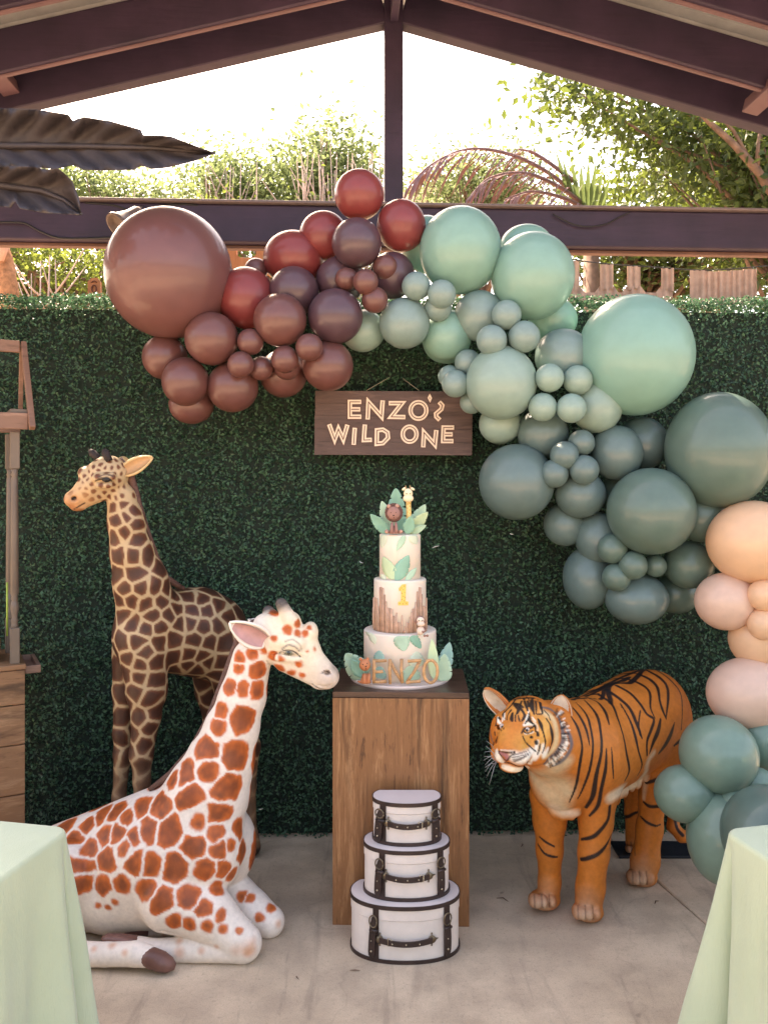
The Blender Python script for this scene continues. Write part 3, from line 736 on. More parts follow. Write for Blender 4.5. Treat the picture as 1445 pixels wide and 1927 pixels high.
banner([(1070, 1090, 490, 545), (1129, 1154, 497, 545), (1180, 1205, 500, 545), (1244, 1268, 504, 545)], 'tan cloth banner cut with arched gaps hanging above the hedge', (1068, 1268))
banner([(1298, 1330, 508, 575), (1329, 1352, 510, 577), (1351, 1376, 509, 575), (1375, 1399, 508, 577), (1398, 1424, 506, 574)], 'pleated tan cloth banner hanging beside the arched one', None)
wire([P(x, y, ZB + 0.004) for x, y in ((1040, 482), (1130, 495), (1230, 502), (1330, 508), (1440, 500), (1520, 490))], 0.003, 'thin line carrying the tan cloth banners')
# carved wooden frame pieces seen between beam and balloons
M['orange_wood'] = wood('orange_wood', (0.33, 0.11, 0.05), (0.50, 0.19, 0.08), (0.58, 0.26, 0.13), (10, 10, 1.2), 0.6, False)
ob = thing('carved_panel', P(463, 500, 5.6), 'orange wooden panel with arched cutout glimpsed under the beam', 'panel')
for (xa, xb, ya, yb) in ((418, 446, 452, 520), (483, 512, 452, 520), (446, 483, 486, 520)):
    m = MB(); a, b = P(xa, ya, 5.6), P(xb, yb, 5.6); m.bbox((a + b) / 2, (b.x - a.x, 0.05, a.z - b.z), 0.003); m.build('board', M['orange_wood'], ob)
m = MB(); arc = [(446 + 18.5 + 18.5 * math.cos(math.pi + math.pi * i / 10), 478 - 9 * math.sin(math.pi + math.pi * i / 10)) for i in range(11)] 
m.prism([(446, 487)] + arc + [(483, 487)], lambda u, v_, d: P(u, v_, 5.6) + Vector((0, d, 0)), -0.022, 0.022); m.build('arch', M['orange_wood'], ob)
m = MB(); a, b = Vector(gb(430, 5.6)), P(430, 520, 5.6); m.tube([a, b], 0.035, 8); a, b = Vector(gb(498, 5.6)), P(498, 520, 5.6); m.tube([a, b], 0.035, 8); m.build('legs', M['bark'], ob)
sg = thing('wooden_marker', P(177, 560, 4.1), 'small orange wooden marker with a dark ringed emblem above the hedge', 'marker')
m = MB(); m.prism([(165, 560), (165, 530), (171, 523), (183, 522), (189, 530), (189, 560)], lambda u, v_, d: P(u, v_, 4.1) + Vector((0, d, 0)), 0, 0.02); m.build('plaque', M['orange_wood'], sg)
m = MB(); m.tube([P(177 + 4.5 * math.sin(t * 0.6283), 543 + 7 * math.cos(t * 0.6283), 4.094) for t in range(11)], 0.0035, 6); m.tube([P(172, 531, 4.094), P(177, 527.5, 4.094), P(182, 531, 4.094)], 0.003, 6); m.build('emblem', simple('emblem_dark', (0.16, 0.05, 0.03), 0.6), sg)
m = MB(); m.tube([P(177, 558, 4.11), P(177, 700, 4.11)], 0.012, 8); m.build('stake', M['bark'], sg)
pt = thing('slender_palm', gb(10, 6.2), 'fibrous orange brown palm trunk behind the hedge end', 'palm')
m = MB(); pl = [Vector(gb(22, 6.2)), P(18, 560, 6.2), P(8, 490, 6.2), P(-8, 430, 6.2)]; m.tube(pl, [0.09, 0.075, 0.065, 0.05], 10); m.build('trunk', simple('palm_fibre', (0.42, 0.20, 0.10), 0.9, 0.4, 30, bump=0.8), pt)
m = MB(); m.tube([P(-10, 440, 6.1), P(8, 452, 6.1), P(2, 490, 6.1)], [0.05, 0.06, 0.02], 8); m.build('boot', simple('palm_boot', (0.62, 0.36, 0.28), 0.8), pt)
# giant artificial leaves hung from the rafters
M['bigleaf'] = simple('dull_brown_leaf', (0.050, 0.041, 0.046), 0.6, 0.25, 8, bump=0.35, bscale=40)
def bigleaf(top, bot, rib, Z, label):
    """outlines as photo pixels left to right; the blade folds up from the midrib and ripples"""
    t = thing('giant_leaf', P(rib[0][0], rib[0][1], Z), label, 'artificial leaf', 'giant artificial leaves')
    def at(pl, x):
        for (x0, y0), (x1, y1) in zip(pl[:-1], pl[1:]):
            if x0 <= x <= x1: return y0 + (y1 - y0) * (x - x0) / max(1e-6, x1 - x0)
        return pl[-1][1] if x > pl[-1][0] else pl[0][1]
    for nm, ed, sg_ in (('upper_blade', top, 1), ('lower_blade', bot, -1)):
        m = MB(); xs_ = np.arange(rib[0][0], rib[-1][0] + 0.1, 4.0); nj = 7; vs = []
        for x in xs_:
            yr = at(rib, x); ye = at(ed, x)
            for j in range(nj):
                u = j / (nj - 1); y = yr + (ye - yr) * u; sh = x - (u * 26)
                z = Z - 0.10 * u * u + 0.034 * math.sin((x - u * 60) * 0.105) * u + 0.008 * math.sin((x - u * 60) * 0.31) * u + 0.03 * math.sin(x * 0.012)
                vs.append(P(x, y, z))
        fs = [(i * nj + j, (i + 1) * nj + j, (i + 1) * nj + j + 1, i * nj + j + 1) for i in range(len(xs_) - 1) for j in range(nj - 1)]
        m.add(vs, fs, True); o = m.build(nm, M['bigleaf'], t); sd = o.modifiers.new('t', 'SOLIDIFY'); sd.thickness = 0.003
    m = MB(); pl = [P(x, y, Z - 0.012 + 0.03 * math.sin(x * 0.012)) for x, y in rib]; m.tube(pl, [0.016 * (1 - 0.8 * i / len(pl)) for i in range(len(pl))], 8); m.build('midrib', M['bigleaf'], t)
    a = pl[0]; m = MB(); m.tube([a, a + Vector((-0.25, 0.05, 0.12)), a + Vector((-0.42, 0.15, 0.5)), a + Vector((-0.42, 0.2, 0.95))], [0.016, 0.016, 0.015, 0.014], 8); m.build('stem', M['bigleaf'], t)
    return t
zz = lambda l: [(x / 1.901, y / 1.901) for x, y in l]
bigleaf(zz([(-560, 500), (-300, 400), (0, 385), (130, 390), (245, 408), (262, 432), (300, 416), (400, 433), (510, 464), (478, 482), (560, 482), (610, 486), (700, 520), (768, 546)]),
        zz([(-560, 520), (-300, 610), (0, 592), (150, 600), (200, 604), (262, 590), (300, 607), (350, 609), (480, 607), (505, 592), (545, 604), (600, 599), (700, 574), (768, 548)]),
        zz([(-560, 505), (-300, 512), (0, 520), (300, 522), (550, 528), (768, 547)]), 3.15, 'long dark brown giant leaf with a pointed tip under the rafters')
bigleaf(zz([(-500, 640), (-200, 590), (0, 592), (120, 594), (170, 606), (205, 598), (235, 622), (262, 650), (275, 690), (284, 725), (292, 764)]),
        zz([(-500, 660), (-200, 742), (0, 738), (40, 742), (55, 720), (70, 745), (150, 760), (230, 766), (292, 767)]),
        zz([(-500, 650), (-200, 655), (0, 662), (150, 682), (230, 715), (292, 765)]), 3.05, 'shorter torn dark brown giant leaf hanging below the long one')
# ================================================================== BALLOON GARLAND
def balloon_mesh(mat, nm):
    m = MB(); prof = []
    for i in range(29):
        ph = math.pi * i / 28; r = math.sin(ph); h = -math.cos(ph)
        if h < 0: h *= 1.0 + 0.10 * (1 - r) ; r *= 1.0 - 0.05 * (1 - r)
        prof.append((max(r, 0.0), h))
    prof = [(0.0, -1.235), (0.055, -1.24), (0.085, -1.225), (0.05, -1.18), (0.028, -1.15), (0.035, -1.12), (0.06, -1.098)] + [p for p in prof if p[1] > -1.085]
    m.lathe(prof, (0, 0, 0), 40)
    me = bpy.data.meshes.new(nm); me.from_pydata(m.v, [], m.f); me.polygons.foreach_set('use_smooth', [True] * len(m.f)); me.materials.append(mat); me.update(); return me
BC = dict(
    mauve=(srgb(118, 78, 76), 0.20), red=(srgb(138, 62, 62), 0.26), brown=(srgb(108, 68, 64), 0.12), plum=(srgb(84, 60, 68), 0.10),
    mint=(srgb(130, 172, 160), 0.22), grey=(srgb(126, 150, 146), 0.16), pale=(srgb(142, 168, 158), 0.18),
    teal=(srgb(96, 118, 116), 0.12), teal2=(srgb(90, 113, 104), 0.12), peach=(srgb(240, 198, 162), 0.30), blush=(srgb(232, 196, 176), 0.26), sage=(srgb(118, 144, 128), 0.12))
BM = {k_: balloon_mesh(latex('latex_' + k_, c, t), 'balloon_' + k_) for k_, (c, t) in BC.items()}
def balloon(x, y, rx, ry, Z, col, label, grp, tilt=None):
    o = bpy.data.objects.new('balloon', BM[col]); COL.objects.link(o)
    o.location = P(x, y, Z); a, b = rx / FPX * Z, ry / FPX * Z
    rr = random.Random(int(x * 31 + y * 7)); big = max(rx, ry)
    w_ = 0.22 if big > 62 else 0.5                          # knots point back into the garland
    d = Vector((rr.uniform(-w_, w_), -1.0, rr.uniform(-w_, w_) + 0.15)); o.rotation_mode = 'QUATERNION'
    o.rotation_quaternion = d.to_track_quat('Z', 'Y'); o.scale = (a, b, (a + b) / 2)
    tag(o, label, 'balloon', grp)
L = lambda lst, col, label, grp: [balloon(*(t if len(t) == 5 else (t[0], t[1], t[2], t[2], t[3])), col, label if isinstance(label, str) else label[i], grp) for i, t in enumerate(lst)]
GB, GM, GT, GP, GS = 'brown garland balloons', 'mint and grey garland balloons', 'teal garland balloons', 'peach garland balloons', 'sage garland balloons'
L([(318, 514, 118, 122, 3.36)], 'mauve', 'giant mauve brown balloon at the end of the garland', GB)
L([(676, 366, 47, 3.42)], 'red', 'red brown balloon topping the garland against the post', GB)
L([(755, 424, 46, 49, 3.44)], 'red', 'deep red balloon touching the first big mint balloon', GB)
L([(609, 443, 46, 3.50)], 'red', 'dull red balloon tucked behind the dark plum balloon', GB)
L([(553, 486, 59, 51, 3.52)], 'red', 'bright red translucent balloon just below the beam', GB)
L([(463, 560, 53, 58, 3.40)], 'red', 'terracotta red balloon leaning against the giant mauve one', GB)
L([(671, 457, 47, 3.36)], 'plum', 'dark plum balloon under the topmost red balloon', GB)
L([(553, 548, 47, 3.40), (640, 528, 46, 3.46), (737, 518, 44, 3.44)], 'plum', ['plum balloon between the bright red and terracotta balloons', 'plum balloon behind the knot of four small brown balloons', 'plum balloon below the deep red one and beside the pale mint one'], GB)
L([(527, 602, 50, 3.29)], 'brown', 'brown balloon standing furthest forward in the brown cluster', GB)
L([(631, 595, 52, 3.33)], 'plum', 'round purplish brown balloon next to the pale grey ones', GB)
L([(688, 530, 24, 3.28), (652, 525, 22, 3.34), (705, 564, 25, 3.31), (725, 503, 24, 3.37)], 'brown', ['small brown balloon standing proudest in the knot below the dark plum one', 'small brown balloon in the knot nearest the terracotta red one', 'lowest small brown balloon of the knot by the grey balloons', 'highest small brown balloon of the knot by the deep red one'], GB)
L([(398, 637, 50, 3.30)], 'brown', 'brown balloon pressed under the giant mauve balloon', GB)
L([(310, 672, 42, 3.42), (349, 718, 44, 46, 3.34), (360, 762, 42, 36, 3.44), (438, 728, 48, 3.38)], 'brown', ['medium brown balloon jutting out furthest at the garland end', 'medium brown balloon in front of the lowest one at the garland end', 'lowest brown balloon of the whole garland end', 'medium brown balloon under the trio of small brown ones'], GB)
L([(471, 643, 25, 3.28), (453, 686, 25, 3.26), (492, 693, 23, 3.32)], 'brown', ['highest small brown balloon of the trio near the giant mauve one', 'foremost small brown balloon of the trio near the giant mauve one', 'rearmost small brown balloon of the trio near the giant mauve one'], GB)
L([(536, 676, 26, 3.27), (540, 690, 25, 3.33), (582, 653, 26, 3.25)], 'brown', ['small brown balloon pressed on another small brown one', 'small brown balloon half hidden by its twin in front', 'small brown balloon touching the one above the wooden sign'], GB)
L([(617, 688, 48, 3.36)], 'brown', 'brown balloon hanging just above the wooden sign', GB)
L([(533, 703, 45, 3.44)], 'brown', 'brown balloon half hidden behind small brown ones', GB)
L([(482, 507, 22, 3.54)], 'mauve', 'small mauve balloon peeping out behind the red ones', GB)
# mint
L([(866, 471, 77, 82, 3.42)], 'mint', 'large mint balloon next to the deep red one', GM)
L([(1002, 519, 78, 82, 3.40)], 'mint', 'large mint balloon beside the tan cloth banners', GM)
L([(990, 462, 50, 37, 3.58)], 'mint', 'mint balloon peeping over the back of a large mint one', GM)
L([(803, 460, 48, 54, 3.56)], 'mint', 'pale mint balloon wedged behind red and mint balloons', GM)
L([(783, 538, 27, 3.32), (831, 553, 27, 3.30), (824, 579, 26, 3.36)], 'grey', ['highest small grey blue balloon of the trio by the plum balloons', 'foremost small grey blue balloon of the trio under the mint balloon', 'lowest small grey blue balloon of the trio above the medium mint one'], GM)
L([(761, 608, 48, 3.38)], 'grey', 'medium grey balloon between brown and mint parts of the garland', GM)
L([(683, 622, 42, 40, 3.47)], 'pale', 'pale grey green balloon next to the purplish brown one', GM)
L([(840, 630, 48, 3.46), (840, 642, 45, 42, 3.56)], 'mint', ['medium mint balloon under the small grey blue trio', 'mint balloon showing only its rim below another medium mint one'], GM)
L([(902, 594, 47, 48, 3.42)], 'grey', 'medium grey balloon under the two large mint ones', GM)
L([(953, 592, 28, 3.30), (925, 640, 29, 3.28), (986, 633, 30, 3.29)], 'grey', ['highest small grey balloon of the trio touching a large mint one', 'lowest small grey balloon of the trio over the big pale one', 'small grey balloon of the trio beside the glowing mint one'], GM)
L([(1040, 602, 46, 42, 3.56)], 'mint', 'glowing mint balloon low behind the large mint pair', GM)
L([(1060, 670, 54, 52, 3.42)], 'grey', 'medium grey green balloon touching the giant mint balloon', GM)
L([(1195, 668, 108, 114, 3.38)], 'mint', 'giant mint balloon standing in front of the hedge top', GM)
L([(943, 720, 67, 70, 3.34)], 'pale', 'big pale grey green balloon at the corner of the wooden sign', GM)
L([(880, 682, 25, 3.40), (845, 708, 21, 3.42), (857, 722, 26, 3.36), (887, 757, 22, 3.42)], 'grey', ['highest small grey balloon of the bunch beside the sign corner', 'small grey balloon furthest out beyond the big pale one', 'small grey balloon overlapping the top corner of the wooden sign', 'lowest small grey balloon of the bunch in front of the sign'], GM)
L([(1034, 711, 27, 3.27), (1087, 715, 28, 3.30), (1021, 766, 27, 3.28), (1075, 768, 28, 3.26)], 'pale', ['small pale balloon of the knot touching the big pale one above', 'small pale balloon of the knot touching the giant mint one', 'lower small pale balloon of the knot touching the big pale one', 'lowest small pale balloon of the knot in front of a pale one'], GM)
L([(1122, 763, 48, 53, 3.38)], 'pale', 'pale grey green balloon under the giant mint one', GM)
L([(941, 798, 40, 38, 3.47)], 'pale', 'pale balloon peeping out under the big grey green one', GM)
# teal
L([(1021, 816, 48, 3.44)], 'teal', 'medium slate teal balloon where the pale balloons end', GT)
L([(972, 907, 71, 72, 3.40)], 'teal', 'big slate teal balloon at the inner edge of the garland', GT)
L([(1160, 852, 49, 52, 3.38)], 'teal', 'medium slate teal balloon under the giant mint one', GT)
L([(1208, 834, 48, 50, 3.50)], 'teal', 'slate balloon set back between giant mint and giant teal balloons', GT)
L([(1094, 833, 25, 3.32), (1062, 857, 27, 3.29), (1043, 891, 27, 3.30), (1099, 884, 28, 3.28)], 'teal', ['highest small slate balloon in the upper teal knot', 'foremost small slate balloon in the upper teal knot', 'small slate balloon of the upper teal knot touching the big slate one', 'small slate balloon of the upper teal knot above a medium slate one'], GT)
L([(1092, 930, 48, 45, 3.38)], 'teal', 'medium slate balloon under the upper knot of small teal ones', GT)
L([(1352, 847, 98, 110, 3.30)], 'teal2', 'giant dark teal balloon above the peach balloons', GT)
L([(1225, 962, 82, 3.27)], 'teal2', 'large dark teal balloon bulging forward from the garland', GT)
L([(1175, 930, 46, 3.50)], 'teal2', 'dark teal balloon mostly hidden behind the large bulging one', GT)
L([(1318, 971, 46, 50, 3.36)], 'teal2', 'medium dark teal balloon between giant teal and peach balloons', GT)
L([(1062, 987, 39, 41, 3.46), (1124, 1012, 42, 49, 3.42)], 'teal', ['medium slate balloon just below the big slate one at the inner edge', 'medium slate balloon tucked beside the large bulging teal one'], GT)
L([(1152, 1033, 28, 3.30), (1191, 1064, 27, 3.27), (1160, 1086, 27, 3.30), (1233, 1065, 21, 3.32)], 'teal2', ['highest small teal balloon of the lower knot', 'foremost small teal balloon of the lower knot', 'lowest small teal balloon of the lower knot', 'smallest teal balloon of the lower knot by the oval one'], GT)
L([(1296, 1063, 47, 45, 3.38)], 'teal2', 'oval dark teal balloon touching the peach balloons', GT)
L([(1105, 1088, 45, 59, 3.46)], 'teal', 'slate balloon at the bottom inner edge of the teal part', GT)
L([(1198, 1127, 60, 48, 3.38)], 'teal', 'lowest teal balloon of the garland above the tiger', GT)
L([(1272, 1117, 42, 38, 3.50)], 'teal2', 'dark teal balloon half hidden behind the lowest ones', GT)
# peach
L([(1418, 1020, 86, 78, 3.20)], 'peach', 'large peach balloon under the giant teal one', GP)
L([(1366, 1132, 57, 54, 3.22)], 'blush', 'blush balloon at the inner edge of the peach part', GP)
L([(1437, 1121, 30, 3.12), (1437, 1175, 30, 3.12)], 'peach', ['upper small peach balloon under the large peach one', 'lower small peach balloon above the medium peach one'], GP)
L([(1432, 1203, 59, 56, 3.22)], 'peach', 'medium peach balloon under the two small peach ones', GP)
L([(1410, 1306, 78, 68, 3.18)], 'blush', 'lowest wide blush balloon above the sage balloons', GP)
# sage
L([(1352, 1420, 72, 3.06)], 'sage', 'large sage balloon beside the tiger', GS)
L([(1440, 1393, 50, 54, 3.14)], 'sage', 'sage balloon tucked behind the large sage one', GS)
L([(1288, 1494, 56, 52, 3.06)], 'sage', 'medium sage balloon overlapping the hind leg of the tiger', GS)
L([(1425, 1473, 32, 28, 3.02), (1384, 1511, 28, 25, 2.98), (1362, 1496, 18, 3.10)], 'sage', ['small sage balloon beside the large sage one', 'small sage balloon just above the tall sage one', 'tiny sage balloon showing between the large and tall sage ones'], GS)
L([(1357, 1578, 63, 84, 3.00)], 'sage', 'tall sage balloon resting on the concrete by the right tablecloth', GS)
L([(1448, 1572, 88, 90, 2.80)], 'teal2', 'dark teal balloon behind the right tablecloth', GS)
# ================================================================== WOODEN SIGN
M['signwood'] = wood('dark_stained_wood', (0.060, 0.034, 0.030), (0.100, 0.058, 0.050), (0.150, 0.088, 0.074), (1.6, 14, 14), 0.55, True, 0.3, seed=2.0)
M['cream'] = simple('cream_paint', (0.82, 0.66, 0.52), 0.55, 0.05); M['inline'] = simple('burnt_edge', (0.12, 0.035, 0.025), 0.6)
ZS = 3.655
sgn = thing('wooden_sign', P(740, 856, ZS), "dark plank sign reading ENZO'S WILD ONE in cream jungle letters", 'sign')
sk = 4.25; so = (570, 690)
def sp(u, v, d=0.0): return P(so[0] + u / sk, so[1] + v / sk, ZS) + Vector((0, -d, 0))
rows = [(0, 197, 288), (288, 390), (390, 500), (500, 606), (606, 706)]
yl = [197, 296, 392, 500, 604, 706]
for i in range(5):
    t0, t1 = yl[i] + (0.8 if i else 0), yl[i + 1] - (0.8 if i < 4 else 0)
    m = MB(); e = 3 * math.sin(i * 2.1)
    f_ = lambda v: -(v - 197) / 509.0
    m.prism([(101 + 8 * f_(t0) + e * 0.4, t0 - 2), (1354 - 10 * -f_(t0) * 0.6, t0 + 3), (1354 - 10 * -f_(t1) * 0.6, t1 + 3), (101 + 8 * f_(t1) + e * 0.4, t1 - 2)], lambda u, v, d: sp(u, v, d), 0.0, 0.016 + 0.0012 * math.sin(i * 3.3))
    m.build('plank', M['signwood'], sgn)
m = MB(); m.box(sp(380, 450, -0.006), (0.03, 0.012, 0.24)); m.box(sp(1080, 450, -0.006), (0.03, 0.012, 0.24)); m.build('back_batten', M['signwood'], sgn)
M['cord'] = simple('twine', (0.30, 0.26, 0.20), 0.9)
for a, b in (((505, 192), (700, 75)), ((930, 192), (800, 90))):
    m = MB(); m.tube([sp(*a, 0.004), sp(*b, 0.0) + Vector((0, 0.02, 0))], 0.0014, 5); m.build('hanging_cord', M['cord'], sgn)
def offset_path(pl, w, closed=False):
    """polygon(s) round a mitred stroke; w = half width"""
    n = len(pl); Lf, Rt = [], []
    for i in range(n):
        p = Vector(pl[i])
        if closed: a = Vector(pl[i - 1]); b = Vector(pl[(i + 1) % n])
        else: a = Vector(pl[max(i - 1, 0)]); b = Vector(pl[min(i + 1, n - 1)])
        d1 = (p - a).normalized() if (p - a).length > 1e-6 else (b - p).normalized(); d2 = (b - p).normalized() if (b - p).length > 1e-6 else d1
        n1 = Vector((-d1.y, d1.x)); n2 = Vector((-d2.y, d2.x)); mt = (n1 + n2); mt = mt.normalized() if mt.length > 1e-6 else n1
        c = max(0.36, mt.dot(n1)); Lf.append(p + mt * (w / c)); Rt.append(p - mt * (w / c))
    return Lf, Rt
def stroke(m, pl, w, d0, d1, fn, closed=False, ext=0.0):
    pl = [Vector(p) for p in pl]
    if not closed and ext:
        pl[0] = pl[0] + (pl[0] - pl[1]).normalized() * ext; pl[-1] = pl[-1] + (pl[-1] - pl[-2]).normalized() * ext
    Lf, Rt = offset_path(pl, w, closed); n = len(pl)
    vs = [fn(*q, d1) for q in Lf] + [fn(*q, d1) for q in Rt] + [fn(*q, d0) for q in Lf] + [fn(*q, d0) for q in Rt]
    fs = []
    for i in range(n if closed else n - 1):
        j = (i + 1) % n; fs += [(i, j, n + j, n + i), (2 * n + i, i + 3 * n, 3 * n + j, 2 * n + j), (i, 2 * n + i, 2 * n + j, j), (n + i, n + j, 3 * n + j, 3 * n + i)]
    if not closed: fs += [(0, n, 3 * n, 2 * n), (n - 1, 3 * n - 1, 4 * n - 1, 2 * n - 1)]
    m.add(vs, fs)
def ring(cx, cy, rx, ry, n=26): return [(cx + rx * math.cos(2 * math.pi * i / n), cy + ry * math.sin(2 * math.pi * i / n)) for i in range(n)]
LET = [  # strokes (zoomed sign coordinates), closed flag
    [([(468, 284), (377, 284), (377, 402), (468, 402)], 0), ([(377, 343), (460, 343)], 0)],                      # E
    [([(518, 424), (525, 285), (628, 400), (638, 272)], 0)],                                                     # N
    [([(686, 294), (792, 294), (706, 403), (818, 405)], 0)],                                                     # Z
    [(ring(922, 352, 63, 66), 1)],                                                                               # O
    [([(1012, 232), (1023, 254), (1014, 276), (1001, 252)], 1)],                                                 # apostrophe
    [([(1086, 284), (1112, 312), (1104, 342), (1062, 378), (1064, 402), (1092, 428)], 0)],                       # S
    [([(212, 462), (256, 582), (286, 500), (324, 582), (358, 466)], 0)],                                         # W
    [([(416, 490), (407, 626)], 0)],                                                                             # I
    [([(496, 464), (488, 588), (552, 586)], 0)],                                                                 # L
    [([(592, 510), (590, 618), (640, 612), (680, 570), (676, 528), (640, 505)], 1)],                             # D
    [(ring(852, 541, 55, 60), 1)],                                                                               # O
    [([(960, 646), (966, 528), (1052, 624), (1064, 508)], 0)],                                                   # N
    [([(1205, 488), (1122, 488), (1118, 596), (1200, 596)], 0), ([(1122, 542), (1194, 542)], 0)],                # E
]
def sfn(u, v, d): return sp(u, v, d)
for st in LET:
    small = st[0][1] and len(st[0][0]) == 4
    w = 6.5 if small else 17.5
    a = MB(); b = MB(); cset = MB()
    for q, (pl, cl) in enumerate(st):
        stroke(a, pl, w + 4.5, 0.0168, 0.0186 + 0.0003 * q, sfn, bool(cl), 4.5); stroke(b, pl, w, 0.0180, 0.0212 + 0.0003 * q, sfn, bool(cl), 0)
        if not small: stroke(cset, pl, 3.3, 0.0205, 0.0222 + 0.0003 * q, sfn, bool(cl), -9)
    lt = b.build('letter', M['cream'], sgn); a.build('letter_edge', M['inline'], lt)
    if not small: cset.build('inline_groove', M['inline'], lt)

# ================================================================== PEDESTAL
YP = Matrix.Rotation(R(-1.6), 3, 'Z')
PF, PW, PHT = 3.0, 257 / FPX * 3.0, CAMH - (1303 - YH) / FPX * 3.0
PD = 0.37; pc = P(754, 890, PF); pc = Vector((pc.x, PF, 0)) + YP @ Vector((0, PD / 2, 0))
M['pedwood'] = wood('rustic_laminate', (0.085, 0.032, 0.014), (0.270, 0.112, 0.044), (0.420, 0.200, 0.088), (20, 20, 1.7), 0.42, True, 0.08, dist=2.2, seed=4.0)
M['pedtop'] = wood('dark_laminate', (0.040, 0.020, 0.014), (0.085, 0.040, 0.026), (0.13, 0.065, 0.042), (1.6, 13, 13), 0.34, True, 0.08)
ped = thing('pedestal', (pc.x, pc.y, 0), 'tall rustic brown wood pedestal carrying the tiered cake', 'pedestal')
def pp(x, y, z): return Vector((pc.x, pc.y, 0)) + YP @ Vector((x, y, 0)) + Vector((0, 0, z))
m = MB(); m.bbox(pp(0, -PD / 2 + 0.009, PHT / 2 - 0.011), (PW, 0.018, PHT - 0.022), 0.0015, YP); m.build('front_panel', M['pedwood'], ped)
for s_ in (-1, 1):
    m = MB(); m.bbox(pp(s_ * (PW / 2 - 0.009), 0.010, PHT / 2 - 0.011), (0.018, PD - 0.020, PHT - 0.022), 0.0015, YP); m.build('side_panel', M['pedwood'], ped)
m = MB(); m.bbox(pp(0, PD / 2 - 0.009, PHT / 2 - 0.011), (PW - 0.038, 0.017, PHT - 0.022), 0.0015, YP); m.build('back_panel', M['pedwood'], ped)
m = MB(); m.bbox(pp(0, 0, PHT - 0.010), (PW, PD, 0.020), 0.0015, YP); m.build('top_panel', M['pedtop'], ped)

# ================================================================== HAT BOXES
M['canvas'] = simple('white_canvas_card', (0.74, 0.63, 0.56), 0.75, 0.06, 14, bump=0.15, bscale=260)
M['canvas_top'] = simple('white_card_lid', (0.66, 0.57, 0.54), 0.55, 0.05, 12)
M['leather'] = simple('dark_brown_leather', (0.040, 0.022, 0.018), 0.42, 0.3, 30, bump=0.2)
M['brass'] = simple('aged_brass', (0.20, 0.15, 0.10), 0.38, 0.3, 40, Metallic=0.8); M['stud'] = simple('brass_stud', (0.5, 0.40, 0.28), 0.3, 0.2, 40, Metallic=0.8)
def boxpath(hw, df, back, n=64):
    """outline of a round hat box with a flattened back: list of (x, y)"""
    out = []
    for i in range(n):
        a = 2 * math.pi * i / n; x = hw * math.copysign(abs(math.cos(a)) ** 0.92, math.cos(a)); y = df * math.copysign(abs(math.sin(a)) ** 0.92, math.sin(a))
        out.append((x, min(y, back)))
    return out
